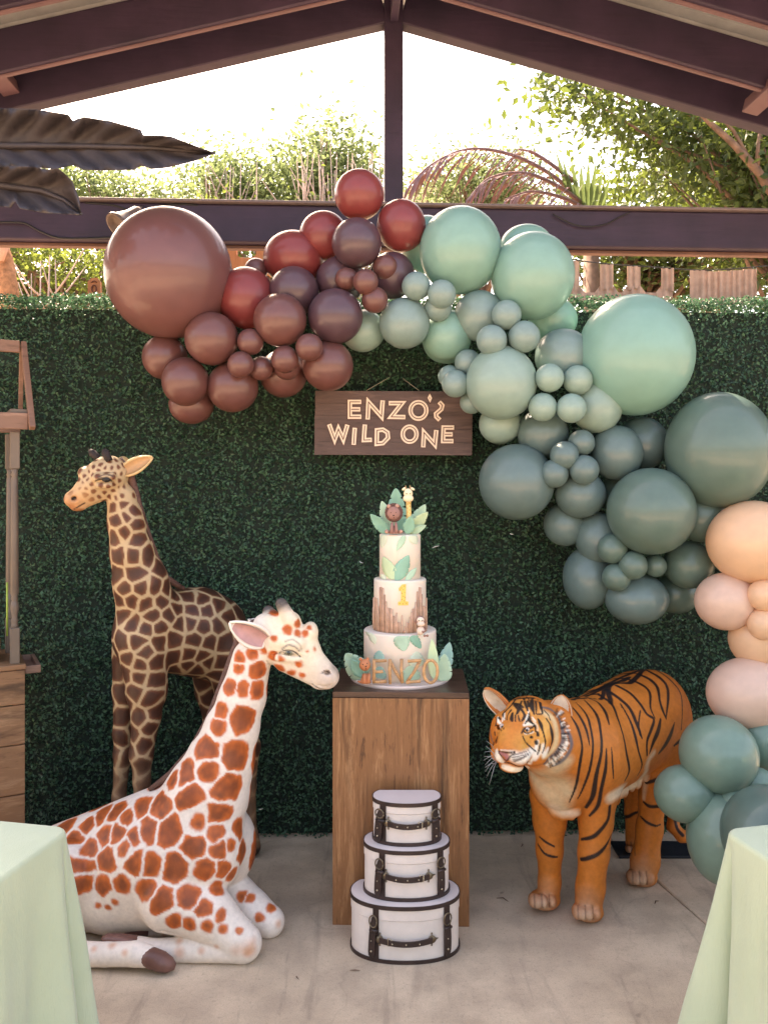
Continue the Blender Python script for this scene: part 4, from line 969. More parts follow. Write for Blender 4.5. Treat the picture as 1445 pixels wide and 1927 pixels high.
def hatbox(cx, Zc, hw, df, z0, z1, label, xl, xr, hb, buckle_left):
    X0 = (cx - CX) / FPX * Zc; t = thing('hat_box', (X0, Zc, z0), label, 'hat box', 'stacked hat boxes'); back = df * 0.62
    base = boxpath(hw, df, back); n = len(base)
    def band(m, za, zb, off0, off1=None, smooth=True):
        off1 = off0 if off1 is None else off1; po = []
        for z, of in ((za, 0), (za, 1), (zb, 1), (zb, 0)):
            for (x, y) in base:
                s_ = (off1 if of else off0); po.append((X0 + x * (1 + s_ / hw), Zc + y * (1 + s_ / df), z))
        fs = []
        for r in range(4):
            r2 = (r + 1) % 4
            for i in range(n): j = (i + 1) % n; fs.append((r * n + i, r * n + j, r2 * n + j, r2 * n + i))
        m.add(po, fs, False)
    h = z1 - z0; split = z1 - 0.26 * h
    def solid(za, zb, off, mat, nm, par, dome=0.0):
        m = MB(); vs = []
        for z in (za, zb): vs += [(X0 + x * (1 + off / hw), Zc + y * (1 + off / df), z) for x, y in base]
        fs = [(i, (i + 1) % n, n + (i + 1) % n, n + i) for i in range(n)] + [tuple(range(n))[::-1], tuple(range(n, 2 * n))]
        m.add(vs, fs); return m.build(nm, mat, par)
    body = solid(z0 + 0.002, split - 0.0012, 0.0, M['canvas'], 'body', t)
    lid = solid(split + 0.0006, z1 - 0.004, 0.0022, M['canvas'], 'lid', t)
    solid(z1 - 0.0035, z1, 0.0012, M['canvas_top'], 'lid_top', lid)
    for za, zb, par in ((z1 - 0.013, z1 - 0.0005, lid), (z0, z0 + 0.012, body)):
        m = MB(); band(m, za, zb, 0.0020, 0.0052); m.build('leather_trim', M['leather'], par)
    def front(u, z, d):            # u: photo pixel column on the front surface
        x = (u - cx) / FPX * (Zc - df * 0.75)
        q = min(0.995, abs(x) / hw) ** (1 / 0.92); y = -df * (max(0.0, 1 - q * q) ** 0.5) ** 0.92
        nx = x / hw ** 2; ny = y / df ** 2; l = math.hypot(nx, ny) + 1e-9
        return Vector((X0 + x + nx / l * d, Zc + y + ny / l * d, z))
    def patch(m, u0, u1, za, zb, d0, d1, q=6, bow=0.0):
        vs = []
        for dd in (d0, d1):
            for i in range(q + 1):
                for z in (za, zb): vs.append(front(u0 + (u1 - u0) * i / q, z, dd + bow * math.sin(math.pi * i / q)))
        T = 2 * (q + 1); fs = []
        for i in range(q):
            a = 2 * i; fs += [(T + a, T + a + 2, T + a + 3, T + a + 1), (a, a + 1, a + 3, a + 2), (a, a + 2, T + a + 2, T + a), (a + 1, T + a + 1, T + a + 3, a + 3)]
        fs += [(0, T, T + 1, 1), (2 * q, 2 * q + 1, T + 2 * q + 1, T + 2 * q)]
        m.add(vs, fs)
    for u in (xl, xr):
        sd = -1 if u < cx else 1
        m = MB(); patch(m, u - 5.2, u + 5.2, z0 + 0.012, z1 - 0.013, 0.0028, 0.0062, 3); st = m.build('strap', M['leather'], t)
        # buckled tongue, leaning slightly away from the strap
        m = MB(); zt = z0 + 0.80 * h; zb_ = z0 + 0.07 * h; vs = []; Lr = []
        for i in range(13):
            f_ = i / 12; z = zt + (zb_ - zt) * f_; uc = u - 2.5 + (-4.5 if sd < 0 else 2.0) * f_ ** 1.4; wd = 5.6 * (0.55 + 0.45 * min(1, f_ * 6)) * (1.0 if f_ < 0.86 else max(0.25, 1 - ((f_ - 0.86) / 0.14) ** 2 * 0.75))
            lift = 0.008 + 0.006 * math.sin(math.pi * f_)
            Lr.append([front(uc - wd, z, lift), front(uc + wd, z, lift), front(uc + wd, z, lift + 0.004), front(uc - wd, z, lift + 0.004)])
        vs = [p for r_ in Lr for p in r_]; fs = []
        for i in range(12):
            for a in range(4): b = (a + 1) % 4; fs.append((i * 4 + a, i * 4 + b, i * 4 + 4 + b, i * 4 + 4 + a))
        fs += [(3, 2, 1, 0), (48, 49, 50, 51)]; m.add(vs, fs); tg = m.build('buckle_tongue', M['leather'], st)
        m = MB(); zc_ = z0 + 0.74 * h; uc = u - 2.5; rw, rh = 6.6, 0.105 * h
        m.tube([front(uc + rw * math.cos(a), zc_ + rh * math.sin(a), 0.017) for a in [2 * math.pi * i / 16 for i in range(17)]], 0.0023, 6); m.build('buckle', M['brass'], st)
        m = MB(); m.tube([front(u - 8.5, z0 + 0.58 * h, 0.016), front(u - 2, z0 + 0.585 * h, 0.0195), front(u + 5, z0 + 0.58 * h, 0.016)], 0.0036, 6, flat=1.4); m.build('keeper_loop', M['leather'], st)
        for fz in (0.40, 0.22):
            m = MB(); q = front(u - 3.2 + (-2.2 if sd < 0 else 1.0), z0 + fz * h, 0.019); m.ball(q, 0.0034 if fz < 0.3 else 0.0022, 8, 6); m.build('stud', M['stud'], st)
    # handle
    hz = z0 + hb * h; ul, ur = cx - (xr - xl) * 0.36, cx + (xr - xl) * 0.36; hn = thing('x', (0, 0, 0), None, None); bpy.data.objects.remove(hn)
    m = MB(); q = 12; vs = []
    for i in range(q + 1):
        f_ = i / q; u = ul + (ur - ul) * f_; li = 0.010 + 0.009 * math.sin(math.pi * f_); zz_ = hz - 0.004 * math.sin(math.pi * f_)
        vs += [front(u, zz_ - 0.0085, li), front(u, zz_ + 0.0085, li), front(u, zz_ + 0.0085, li + 0.005), front(u, zz_ - 0.0085, li + 0.005)]
    fs = [(i * 4 + a, i * 4 + (a + 1) % 4, i * 4 + 4 + (a + 1) % 4, i * 4 + 4 + a) for i in range(q) for a in range(4)] + [(3, 2, 1, 0), (4 * q, 4 * q + 1, 4 * q + 2, 4 * q + 3)]
    m.add(vs, fs); hd = m.build('handle', M['leather'], t)
    for k_, u in enumerate((ul, ur)):
        s_ = -1 if k_ == 0 else 1
        m = MB(); p0 = front(u, hz, 0.003); m.ball(front(u + s_ * 1.0, hz, 0.007), (0.013, 0.006, 0.0125), 12, 8)
        m.add(*(lambda a: (a, [(0, 1, 2, 3)]))([front(u + s_ * 5, hz - 0.004, 0.006), front(u + s_ * 13, hz - 0.0005, 0.005), front(u + s_ * 13, hz + 0.0005, 0.005), front(u + s_ * 5, hz + 0.004, 0.006)]))
        m.tube([front(u + s_ * 4, hz, 0.007), front(u + s_ * 12.5, hz, 0.0055)], [0.0055, 0.001], 6)
        for sg_ in (-1, 1): m.tube([front(u, hz, 0.008), front(u, hz + sg_ * 0.019, 0.0065)], [0.006, 0.002], 6); m.ball(front(u, hz + sg_ * 0.019, 0.0065), 0.003, 8, 6)
        m.build('handle_mount', M['brass'], hd)
    for f_ in (0.25, 0.5, 0.75):
        m = MB(); u = ul + (ur - ul) * f_; m.ball(front(u, hz - 0.003, 0.016 + 0.009 * math.sin(math.pi * f_)), 0.0028, 8, 6); m.build('stud', M['stud'], hd)
    ub = ul + (ur - ul) * (0.2 if buckle_left else 0.82)
    m = MB(); m.tube([front(ub + 3.0 * math.copysign(1, c_), hz + s_ * 0.0115, 0.0185) for c_, s_ in ((-1, -1), (1, -1), (1, 1), (-1, 1), (-1, -1))], 0.0016, 6); m.build('slide_ring', M['stud'], hd)
    return t
hatbox(762, 2.883, 0.181, 0.116, 0.0, 0.187, 'largest white hat box, bottom of the stack on the floor', 707, 838, 0.42, True)
hatbox(765, 2.893, 0.1425, 0.093, 0.187, 0.354, 'middle white hat box of the stack of three', 719, 826, 0.50, False)
hatbox(765.4, 2.907, 0.1135, 0.073, 0.354, 0.498, 'smallest white hat box on top of the stack', 721, 816, 0.53, False)

# ================================================================== TABLES UNDER GREEN CLOTHS
k = N('pale_green_cloth'); v = k.coord(); w1 = k.noise(k.coord((400, 400, 60)), 1.0, 2); w2 = k.noise(v, 3.5, 4); wr = k.noise(k.coord((2.2, 2.2, 1.0)), 3.0, 4, 0.5, 0.6)
c = k.ramp(w2, [(0.3, (0.44, 0.515, 0.355)), (0.7, (0.50, 0.57, 0.405))]); nm = k.bump(k.mix(0.85, w1, wr), 0.45, 0.02)
a_ = k.pr(c, 0.85, 0.2, nm, Sheen_Weight=0.3, Sheen_Roughness=0.5); t_ = k.n('BsdfTranslucent'); k.set(t_.inputs[0], c); mx = k.n('MixShader'); mx.inputs[0].default_value = 0.12
k.t.links.new(a_, mx.inputs[1]); k.t.links.new(t_.outputs[0], mx.inputs[2]); M['cloth'] = k.done(mx.outputs[0])
def clothed_table(corner, sx, L, D, label_t, label_c, folds, rotz, fl=0.30):
    """corner: far inner corner of the table top; the table runs away from the middle and towards the camera"""
    HT_ = 0.75; rot = Matrix.Rotation(rotz, 3, 'Z')
    ctr = Vector((corner[0], corner[1], 0)) + rot @ Vector((sx * L / 2, -D / 2, 0))
    tb_ = thing('banquet_table', ctr, label_t, 'table', 'tables under pale green cloths')
    Mw = simple('folding_table_plastic', (0.6, 0.6, 0.58), 0.5)
    m = MB(); m.bbox(ctr + Vector((0, 0, HT_ - 0.022)), (L, D, 0.04), 0.008, rot); m.build('tabletop', Mw, tb_)
    for ax_ in (-1, 1):
        for ay in (-1, 1):
            m = MB(); p = ctr + rot @ Vector((ax_ * (L / 2 - 0.12), ay * (D / 2 - 0.08), 0)); m.tube([p, p + Vector((0, 0, HT_ - 0.045))], 0.014, 10); m.build('leg', simple('table_leg_metal', (0.2, 0.2, 0.2), 0.4), tb_)
    # cloth: rings from the middle of the top outwards and down
    m = MB(); per = []; cr = 0.035; ncor = 22; ns = 46
    hl, hd_ = L / 2 + 0.006, D / 2 + 0.006
    def seg(a, b, n):
        return [(a[0] + (b[0] - a[0]) * i / n, a[1] + (b[1] - a[1]) * i / n) for i in range(n)]
    corners = [(hl, -hd_), (hl, hd_), (-hl, hd_), (-hl, -hd_)]
    for ci in range(4):
        c0 = corners[ci]; c1 = corners[(ci + 1) % 4]
        sgx, sgy = math.copysign(1, c0[0]), math.copysign(1, c0[1]); cc = (c0[0] - sgx * cr, c0[1] - sgy * cr)
        a0 = [-90, 0, 90, 180][ci]
        for i in range(ncor): a = R(a0 + 90 * i / ncor); per.append((cc[0] + cr * math.cos(a), cc[1] + cr * math.sin(a), math.cos(a), math.sin(a), 4 * math.exp(-((i - ncor / 2) / 6.0) ** 2), (i - ncor / 2) / ncor))
        sn = (math.copysign(1, [1, 0, -1, 0][ci]) if ci in (0, 2) else 0, 1 if ci == 1 else (-1 if ci == 3 else 0))
        s0 = (cc[0] + cr * math.cos(R(a0 + 90)), cc[1] + cr * math.sin(R(a0 + 90)))
        nsg, nsy = math.copysign(1, c1[0]), math.copysign(1, c1[1]); s1 = (c1[0] - (nsg * cr if ci in (1, 3) else 0), c1[1] - (nsy * cr if ci in (0, 2) else 0))
        for i, (x, y) in enumerate(seg(s0, s1, ns)): per.append((x, y, sn[0], sn[1], 0, (0.5 + i / ns * 4) if i < ns / 2 else (0.5 + (ns - i) / ns * 4)))
    npn = len(per); rings = []; rings.append([(x * 0.86, y * 0.80, HT_ + 0.004) for x, y, *_ in per]); rings.append([(x * 0.985, y * 0.975, HT_ + 0.004) for x, y, *_ in per])
    for q in range(5):
        a = R(90 * q / 4); rings.append([(x + nx * 0.010 * math.sin(a), y + ny * 0.010 * math.sin(a), HT_ + 0.004 - 0.012 * (1 - math.cos(a))) for x, y, nx, ny, *_ in per])
    nd = 26
    for q in range(1, nd + 1):
        f_ = q / nd; z = HT_ - 0.008 - f_ * (HT_ - 0.022); rg = []
        for i, (x, y, nx, ny, cw, pos_) in enumerate(per):
            cornery = cw / 4.0; flare = fl * f_ ** 1.05 * cornery + 0.035 * f_
            # folds either side of the corner, gentle waves elsewhere
            d_ = abs(pos_)
            fold = -folds * f_ ** 0.9 * math.exp(-((d_ - 0.40) / 0.085) ** 2) + folds * 0.45 * f_ * math.exp(-((d_ - 0.62) / 0.12) ** 2) - folds * 0.30 * f_ ** 1.3 * math.exp(-((d_ - 1.15) / 0.16) ** 2)
            wv = 0.022 * f_ * math.sin(i * 0.42 + 1.3 * sx) + 0.009 * f_ * math.sin(i * 0.97 + 4 * f_) + 0.004 * f_ * math.sin(i * 0.23 + 9 * f_)
            o_ = 0.010 + flare + fold + wv; rg.append((x + nx * o_, y + ny * o_, z))
        rings.append(rg)
    vs = [(0, 0, HT_ + 0.004)]
    for rg in rings: vs += rg
    fs = [(0, 1 + i, 1 + (i + 1) % npn) for i in range(npn)]
    for r_ in range(len(rings) - 1):
        for i in range(npn): j = (i + 1) % npn; fs.append((1 + r_ * npn + i, 1 + (r_ + 1) * npn + i, 1 + (r_ + 1) * npn + j, 1 + r_ * npn + j))
    m.add([ctr + rot @ Vector(p) for p in vs], fs, True)
    o = m.build('tablecloth', M['cloth'], loc=ctr); tag(o, label_c, 'tablecloth', 'pale green tablecloths')
    return o
cl_ = P(120, 1562, 2.02); cr_ = P(1374, 1566, 2.01)
clothed_table((cl_.x, cl_.y), -1, 1.5, 0.76, 'banquet table hidden under the green cloth beside the wooden cart', 'pale green tablecloth draped over the table beside the reclining giraffe', 0.085, R(-12), 0.085)
clothed_table((cr_.x, cr_.y), 1, 1.5, 0.76, 'banquet table hidden under the green cloth beside the sage balloons', 'pale green tablecloth draped over the table beside the sage balloons', 0.080, R(13), 0.12)

# ================================================================== WOODEN CART AT THE LEFT
M['cartwood'] = wood('warm_cart_wood', (0.14, 0.062, 0.030), (0.26, 0.125, 0.060), (0.36, 0.190, 0.100), (2.0, 2.0, 12), 0.5, True, 0.12, seed=7.0)
M['cartwood2'] = wood('cart_frame_wood', (0.12, 0.062, 0.042), (0.21, 0.112, 0.078), (0.29, 0.165, 0.118), (2, 2, 12), 0.5, False, 0.12)
M['greybrown'] = simple('grey_brown_paint', (0.150, 0.108, 0.082), 0.4, 0.12, 8)
ZC = 3.30; ct = thing('display_cart', (P(47, 1250, ZC).x, ZC, 0), 'tall wooden display cart with turned posts and sloped roof frame', 'cart')
CROT = Matrix.Rotation(R(28), 3, 'Z'); PVT = Vector((P(47, 1250, ZC).x, ZC, 0))
def loc_(p): return PVT + CROT.transposed() @ (Vector(p) - PVT)      # world point -> unrotated cart frame
def wrd_(p): return PVT + CROT @ (Vector(p) - PVT)
sc_ = FPX / ZC; cab_r = P(47, 1250, ZC); ctop = cab_r.z; cw_, cdp = 0.62, 0.34; cxm = cab_r.x - cw_ / 2
for (za, zb) in ((0.0, 0.16), (0.163, 0.352), (0.355, 0.545), (0.548, 0.70), (0.703, ctop - 0.022)):
    m = MB(); m.bbox((cxm, ZC + 0.009, (za + zb) / 2), (cw_, 0.018, zb - za - 0.002), 0.002); m.build('plank', M['cartwood'], ct)
m = MB(); m.bbox((cab_r.x - 0.009, ZC + cdp / 2 + 0.01, ctop / 2 - 0.011), (0.018, cdp - 0.02, ctop - 0.022), 0.002); m.build('side_panel', M['cartwood'], ct)
m = MB(); m.bbox((cxm, ZC + cdp / 2, ctop - 0.010), (cw_ + 0.008, cdp + 0.008, 0.020), 0.003); m.build('counter', M['cartwood'], ct)
def turned(x, y, z0, z1, w):
    m = MB(); h = z1 - z0; a, b = z0 + 0.155 * h, z1 - 0.16 * h
    m.bbox((x, y, (z0 + a) / 2), (w, w, a - z0), 0.003); m.bbox((x, y, (b + z1) / 2), (w, w, z1 - b), 0.003)
    r = w / 2; prof = [(r * .92, a - .004), (r * .7, a + .012), (r * .62, a + .018), (r * .82, a + .026), (r * .62, a + .034), (r * .68, a + .05), (r * .95, a + .078), (r * .80, a + .098), (r * .60, a + .104), (r * .84, a + .112), (r * .6, a + .12), (r * .92, a + .135), (r * .86, (a + b) / 2), (r * .74, b - .04), (r * .60, b - .03), (r * .80, b - .022), (r * .6, b - .014), (r * .92, b + .004)]
    m.lathe(prof, (x, y, 0), 18); return m.build('turned_post', M['greybrown'], ct)
pz1 = P(30, 812, ZC).z
turned((30.5 - CX) / FPX * ZC, ZC + 0.035, ctop, pz1, 17.0 / sc_)
rb = ZC + 0.30; turned((30.5 - CX) / FPX * ZC, rb - 0.035, ctop, pz1, 17.0 / sc_)
for x0_ in (-0.50,):
    turned(cab_r.x + x0_, ZC + 0.035, ctop, pz1, 17.0 / sc_); turned(cab_r.x + x0_ , rb, ctop, pz1, 17.0 / sc_)
# upper rail box and leaning roof frame
zr0, zr1 = P(0, 808, ZC).z, P(0, 777, ZC).z; xr_ = P(52, 0, ZC).x
m = MB(); m.bbox((xr_ - 0.31, ZC - 0.005, (zr0 + zr1) / 2), (0.62, 0.022, zr1 - zr0), 0.003); m.build('rail', M['cartwood2'], ct)
m = MB(); m.bbox((xr_ - 0.31, rb + 0.03, (zr0 + zr1) / 2), (0.62, 0.022, zr1 - zr0), 0.003); m.build('rail', M['cartwood2'], ct)
m = MB(); m.bbox((xr_ - 0.03, (ZC + rb) / 2, zr1 + 0.008), (0.065, rb - ZC - 0.02, 0.016), 0.003); m.build('cap_board', M['greybrown'], ct)
ztop = P(0, 646, ZC).z; yr_ = (ZC + rb) / 2 + 0.02
def bar(a, b, w, d, nm='roof_rail'):
    a, b = Vector(a), Vector(b); q = (b - a).to_track_quat('Z', 'X').to_matrix(); m = MB(); m.bbox((a + b) / 2, (w, d, (b - a).length), 0.003, q); return m.build(nm, M['cartwood2'], ct)
A_ = loc_(P(44, 645, 3.44)); B_ = loc_(P(61, 806, 3.27)); C_ = loc_(P(38, 800, 3.60)); zt_ = A_.z + 0.012
for dx in (0.0, -0.62):
    q_ = Vector((dx, 0, 0)); bar(A_ + q_, B_ + q_, 0.026, 0.022); bar(A_ + q_ + Vector((-0.004, 0.02, -0.01)), C_ + q_, 0.024, 0.018)
m = MB(); m.bbox((A_.x - 0.325, A_.y - 0.01, A_.z - 0.018), (0.62, 0.02, 0.048), 0.003); m.build('ridge_rail', M['cartwood2'], ct)
# side tray
ty_ = ZC + 0.10; tz = ctop - 0.015
for (x0_, x1_, y0_, y1_, z0_, z1_) in ((0.0, 0.058, ZC + 0.03, ZC + 0.046, tz - 0.03, tz), (0.0, 0.058, ZC + 0.25, ZC + 0.266, tz - 0.03, tz), (0.043, 0.058, ZC + 0.046, ZC + 0.25, tz - 0.03, tz), (0.0, 0.043, ZC + 0.046, ZC + 0.25, tz - 0.03, tz - 0.02)):
    m = MB(); m.bbox((cab_r.x + 0.003 + (x0_ + x1_) / 2, (y0_ + y1_) / 2, (z0_ + z1_) / 2), (x1_ - x0_, y1_ - y0_, z1_ - z0_), 0.002); m.build('side_tray', M['cartwood2'], ct)
# treat crate with white pops
cb = thing('treat_crate', (PVT.x, PVT.y, ctop), 'small wooden crate of white treats on the cart counter', 'crate')
xe = P(24, 0, ZC + 0.08).x
m = MB(); m.bbox((xe - 0.15, ZC + 0.085, ctop + 0.047), (0.30, 0.014, 0.094), 0.002); m.build('crate_board', M['cartwood'], cb)
m = MB(); m.bbox((xe - 0.15, ZC + 0.235, ctop + 0.047), (0.30, 0.014, 0.094), 0.002); m.build('crate_board', M['cartwood'], cb)
m = MB(); m.bbox((xe - 0.007, ZC + 0.16, ctop + 0.047), (0.014, 0.135, 0.094), 0.002); m.build('crate_board', M['cartwood'], cb)
m = MB(); m.bbox((xe - 0.15, ZC + 0.16, ctop + 0.07), (0.27, 0.13, 0.02), 0.002); m.build('crate_liner', M['cartwood2'], cb)
M['icing'] = simple('white_icing', (0.80, 0.76, 0.70), 0.55, 0.06, 60, bump=0.35)
for i, (dx, dy) in enumerate(((-0.022, 0.11), (-0.066, 0.105), (-0.045, 0.15), (-0.11, 0.11), (-0.09, 0.155), (-0.155, 0.11))):
    m = MB(); p = Vector((xe + dx, ZC + dy, ctop + 0.101)); m.lathe([(0.0, -0.021), (0.012, -0.019), (0.020, -0.008), (0.021, 0.003), (0.016, 0.013), (0.007, 0.019), (0.004, 0.024), (0.0, 0.026)], p, 14)
    o_ = m.build('cake_pop', M['icing'], loc=p); o_.location = wrd_(p); tag(o_, 'round white iced treat in the crate on the cart', 'treat', 'white treats in the crate')
ct.rotation_euler.z = R(28); cb.rotation_euler.z = R(28)
m = MB(); p = P(13.5, 1140, ZC + 0.10); m.tube([Vector((p.x, p.y, ctop + 0.09)), Vector((p.x, p.y, P(0, 1096, ZC + 0.10).z))], 0.004, 8); tag(m.build('paper_straw', simple('lime_straw', (0.35, 0.45, 0.08), 0.6), loc=(p.x, p.y, ctop + 0.09)), 'lime green striped straw standing in the crate on the cart', 'straw')

# bits of dry leaf on the concrete
M['dryleaf'] = simple('dry_leaf_bit', (0.13, 0.07, 0.04), 0.8, 0.3, 60)
for i, (x, y, L_, lb) in enumerate(((668, 1828, 9, 'curled dry leaf bit on the concrete before the hat boxes'), (981, 1592, 7, 'small reddish leaf bit on the concrete between pedestal and tiger'), (945, 1695, 12, 'thin dry stem on the concrete by the front paw of the tiger'), (1236, 1700, 8, 'dry leaf bit on the concrete near the tiger hind paw'), (560, 1842, 6, 'tiny dry leaf bit on the concrete before the reclining giraffe'))):
    p = P(x, y, floorZ(y)); l = L_ / FPX * p.y; m = MB(); a = i * 1.3
    d = Vector((math.cos(a), math.sin(a), 0)) * l; m.tube([p + d + Vector((0, 0, .002)), p + Vector((d.y, -d.x, 0)) * 0.35 + Vector((0, 0, .006)), p - d + Vector((0, 0, .002))], [0.0008, 0.0026, 0.0008], 6, flat=0.6)
    tag(m.build('leaf_litter', M['dryleaf'], loc=p), lb, 'leaf litter', 'litter on the concrete')
# ================================================================== CAKE
M['fondant'] = simple('cream_fondant', (0.80, 0.69, 0.585), 0.55, 0.03, 12, bump=0.03, Subsurface_Weight=0.15)
M['fond_pink'] = simple('board_fondant', (0.68, 0.55, 0.50), 0.55, 0.04, 12)
M['lf1'] = simple('fondant_leaf_mint', (0.42, 0.60, 0.44), 0.6, 0.14, 14); M['lf2'] = simple('fondant_leaf_deep', (0.24, 0.46, 0.34), 0.6, 0.14, 14)
M['lf3'] = simple('fondant_leaf_lime', (0.50, 0.62, 0.38), 0.6, 0.14, 14); M['lfp'] = simple('painted_leaf_pale', (0.62, 0.68, 0.52), 0.6, 0.08, 14); M['lfd'] = simple('fondant_leaf_bluegreen', (0.30, 0.50, 0.42), 0.6, 0.12, 14)
M['stick'] = simple('biscuit_stick', (0.60, 0.37, 0.26), 0.65, 0.2, 40, bump=0.3); M['stick0'] = M['stick']; M['stick1'] = simple('biscuit_stick_pale', (0.68, 0.43, 0.31), 0.65, 0.25, 40, bump=0.3); M['stick2'] = simple('biscuit_stick_dark', (0.50, 0.29, 0.195), 0.65, 0.25, 40, bump=0.3); M['twigletter'] = simple('caramel_twig', (0.56, 0.30, 0.14), 0.5, 0.3, 45, bump=0.3)
M['dotdark'] = simple('dark_icing', (0.02, 0.012, 0.01), 0.3)
KX, KY = (752.6 - CX) / FPX * 3.21, 3.21
cake = thing('tiered_cake', (KX, KY, PHT), 'three tier safari birthday cake with fondant leaves and twig letters', 'cake')
def rr_lathe(r, z0, z1, b=0.008):
    pr = [(0.0, z0), (r, z0)]
    for i in range(6): a = R(90 * i / 5); pr.append((r - b + b * math.cos(a), z1 - b + b * math.sin(a)))
    return pr + [(0.0, z1)]
m = MB(); m.lathe(rr_lathe(0.184, PHT, PHT + 0.012, 0.004), (KX, KY, 0), 64); m.build('cake_board', M['fond_pink'], cake)
T = [(0.1365, PHT + 0.012, 1.012), (0.0985, 1.012, 1.2035), (0.0775, 1.2035, 1.371)]
tiers = []
for r, z0, z1 in T:
    m = MB(); m.lathe(rr_lathe(r, z0, z1, 0.007), (KX, KY, 0), 64); tiers.append(m.build('tier', M['fondant'], cake))
def cyl(r, x, z):
    """x: metres sideways from the axis as seen from the front -> point on the cylinder"""
    a = math.asin(max(-0.999, min(0.999, x / r))); return Vector((KX + r * math.sin(a), KY - r * math.cos(a), z))
def lpoly(L, W, notches=4, mon=False, n=40):
    """leaf outline, base (0,0) to tip (0,L); notched like a tropical leaf"""
    def wd(t): return W / 2 * (math.sin(math.pi * min(1, t ** 0.8)) ** 0.75 if not mon else (math.sin(math.pi * t ** 0.62) ** 0.6))
    sd = []
    for i in range(n + 1):
        t = i / n; w_ = wd(t)
        if notches and 0.18 < t < 0.92:
            ph = (t * (notches + 1)) % 1.0
            if ph > 0.86: w_ *= 0.62 if mon else 0.80
        sd.append((w_, t * L))
    return [(x, y) for x, y in sd] + [(-x, y) for x, y in sd[::-1][1:-1]]
def face_leaf(tier, tipx, tipz, bx, bz, W, mat, notches=4, th=0.0016, mon=False, lift=0.0):
    """applied leaf that follows a tier; coordinates in metres sideways / height"""
    r = T[tier][0]; L = math.hypot(tipx - bx, tipz - bz); dx, dz = (tipx - bx) / L, (tipz - bz) / L
    poly = lpoly(L, W, notches, mon); m = MB(); n = len(poly)
    def pt(u, v, d): 
        X = bx + dx * v + dz * u; Zq = bz + dz * v - dx * u; return cyl(r + d, max(-r * .985, min(r * .985, X)), max(T[tier][1] + 0.001, min(T[tier][2] - 0.002, Zq)))
    ns = 40; vs = []; fs = []
    h = poly[:ns + 1]
    for i, (w_, y) in enumerate(h):
        for u in (-w_, -w_ * .5, 0, w_ * .5, w_): vs.append(pt(u, y, th + lift + (0.0008 if u == 0 else 0)))
    for i in range(ns):
        for j in range(4): fs.append((i * 5 + j, i * 5 + j + 1, i * 5 + 6 + j, i * 5 + 5 + j))
    m.add(vs, fs, True); o = m.build('painted_leaf' if th < 0.001 else 'leaf', mat, cake); sd = o.modifiers.new('t', 'SOLIDIFY'); sd.thickness = th * 0.9; sd.offset = -1
    return o
def kx(px, Zd): return (px - CX) / FPX * Zd - KX
def kz(py, Zd): return CAMH - (py - YH) / FPX * Zd
z3 = lambda u, v: (660 + u / 8.5, 890 + v / 8.5); z4 = lambda u, v: (630 + u / 6.02, 1080 + v / 6.02)
def fl(tier, tip, base, Wz, mat, zc, sc, **kw):
    Zd = KY - T[tier][0] * 0.95; a = zc(*tip); b = zc(*base)
    face_leaf(tier, kx(a[0], Zd), kz(a[1], Zd), kx(b[0], Zd), kz(b[1], Zd), Wz / sc / FPX * Zd, mat, **kw)
fl(2, (520, 1350), (690, 1700), 210, M['lf3'], z3, 8.5); fl(2, (930, 1315), (715, 1715), 235, M['lf2'], z3, 8.5, lift=0.0015); fl(2, (1060, 1530), (880, 1720), 110, M['lf1'], z3, 8.5)
fl(2, (730, 1250), (870, 990), 110, M['lf1'], z3, 8.5, notches=8, th=0.0008); fl(2, (490, 1210), (540, 975), 120, M['lfp'], z3, 8.5, th=0.0007, notches=0); fl(2, (1060, 1150), (960, 985), 150, M['lfp'], z3, 8.5, th=0.0007, notches=7)
fl(2, (470, 1650), (560, 1710), 90, M['lfp'], z3, 8.5, th=0.0007)
fl(0, (790, 870), (740, 690), 190, M['lf1'], z4, 6.02, th=0.0008, mon=True, notches=5); fl(0, (980, 855), (870, 695), 105, M['lf2'], z4, 6.02, th=0.0009, mon=True); fl(0, (460, 815), (400, 705), 80, M['lfp'], z4, 6.02, th=0.0007, notches=7)
fl(0, (505, 880), (500, 1010), 130, M['lfd'], z4, 6.02, th=0.0008, mon=True); fl(0, (930, 885), (920, 1060), 190, M['lfp'], z4, 6.02, th=0.0007, mon=True); fl(0, (850, 1040), (860, 1230), 230, M['lf1'], z4, 6.02, th=0.0007, mon=True); fl(0, (520, 1060), (500, 1200), 160, M['lfd'], z4, 6.02, th=0.0007, mon=True)
fl(0, (340, 660), (420, 720), 90, M['lfp'], z4, 6.02, th=0.0007)
# biscuit-stick palisade round the middle tier
tops = [(425, 300), (440, 295), (458, 292), (478, 296), (497, 380), (515, 160), (532, 158), (549, 165), (566, 240), (583, 315), (600, 385), (618, 388), (636, 392), (650, 395), (667, 475), (684, 478), (700, 437), (717, 545), (736, 548), (760, 465), (777, 640), (790, 590), (815, 548), (833, 550), (849, 485), (868, 430), (884, 398), (900, 392), (916, 322), (934, 205), (957, 160), (972, 165), (985, 240), (1000, 380), (1015, 385), (1030, 400), (1044, 300)]
Zm = KY - T[1][0] * 0.93
for i, (u, v_) in enumerate(tops):
    px, py = z4(u, v_); x = max(-0.0965, min(0.0965, kx(px, Zm))); zt = kz(py, Zm); r = T[1][0] + 0.0032
    p0 = cyl(r, x * 1.02, T[1][1] + 0.001); p1 = cyl(r, x * 1.02, zt); jit = 0.0006 * math.sin(i * 5.1)
    m = MB(); m.tube([p0, p0.lerp(p1, 0.5) + Vector((jit, 0, 0)), p1], [0.0027, 0.0026, 0.0026], 7); m.build('stick', M['stick%d' % (i * 7 % 3)], cake)
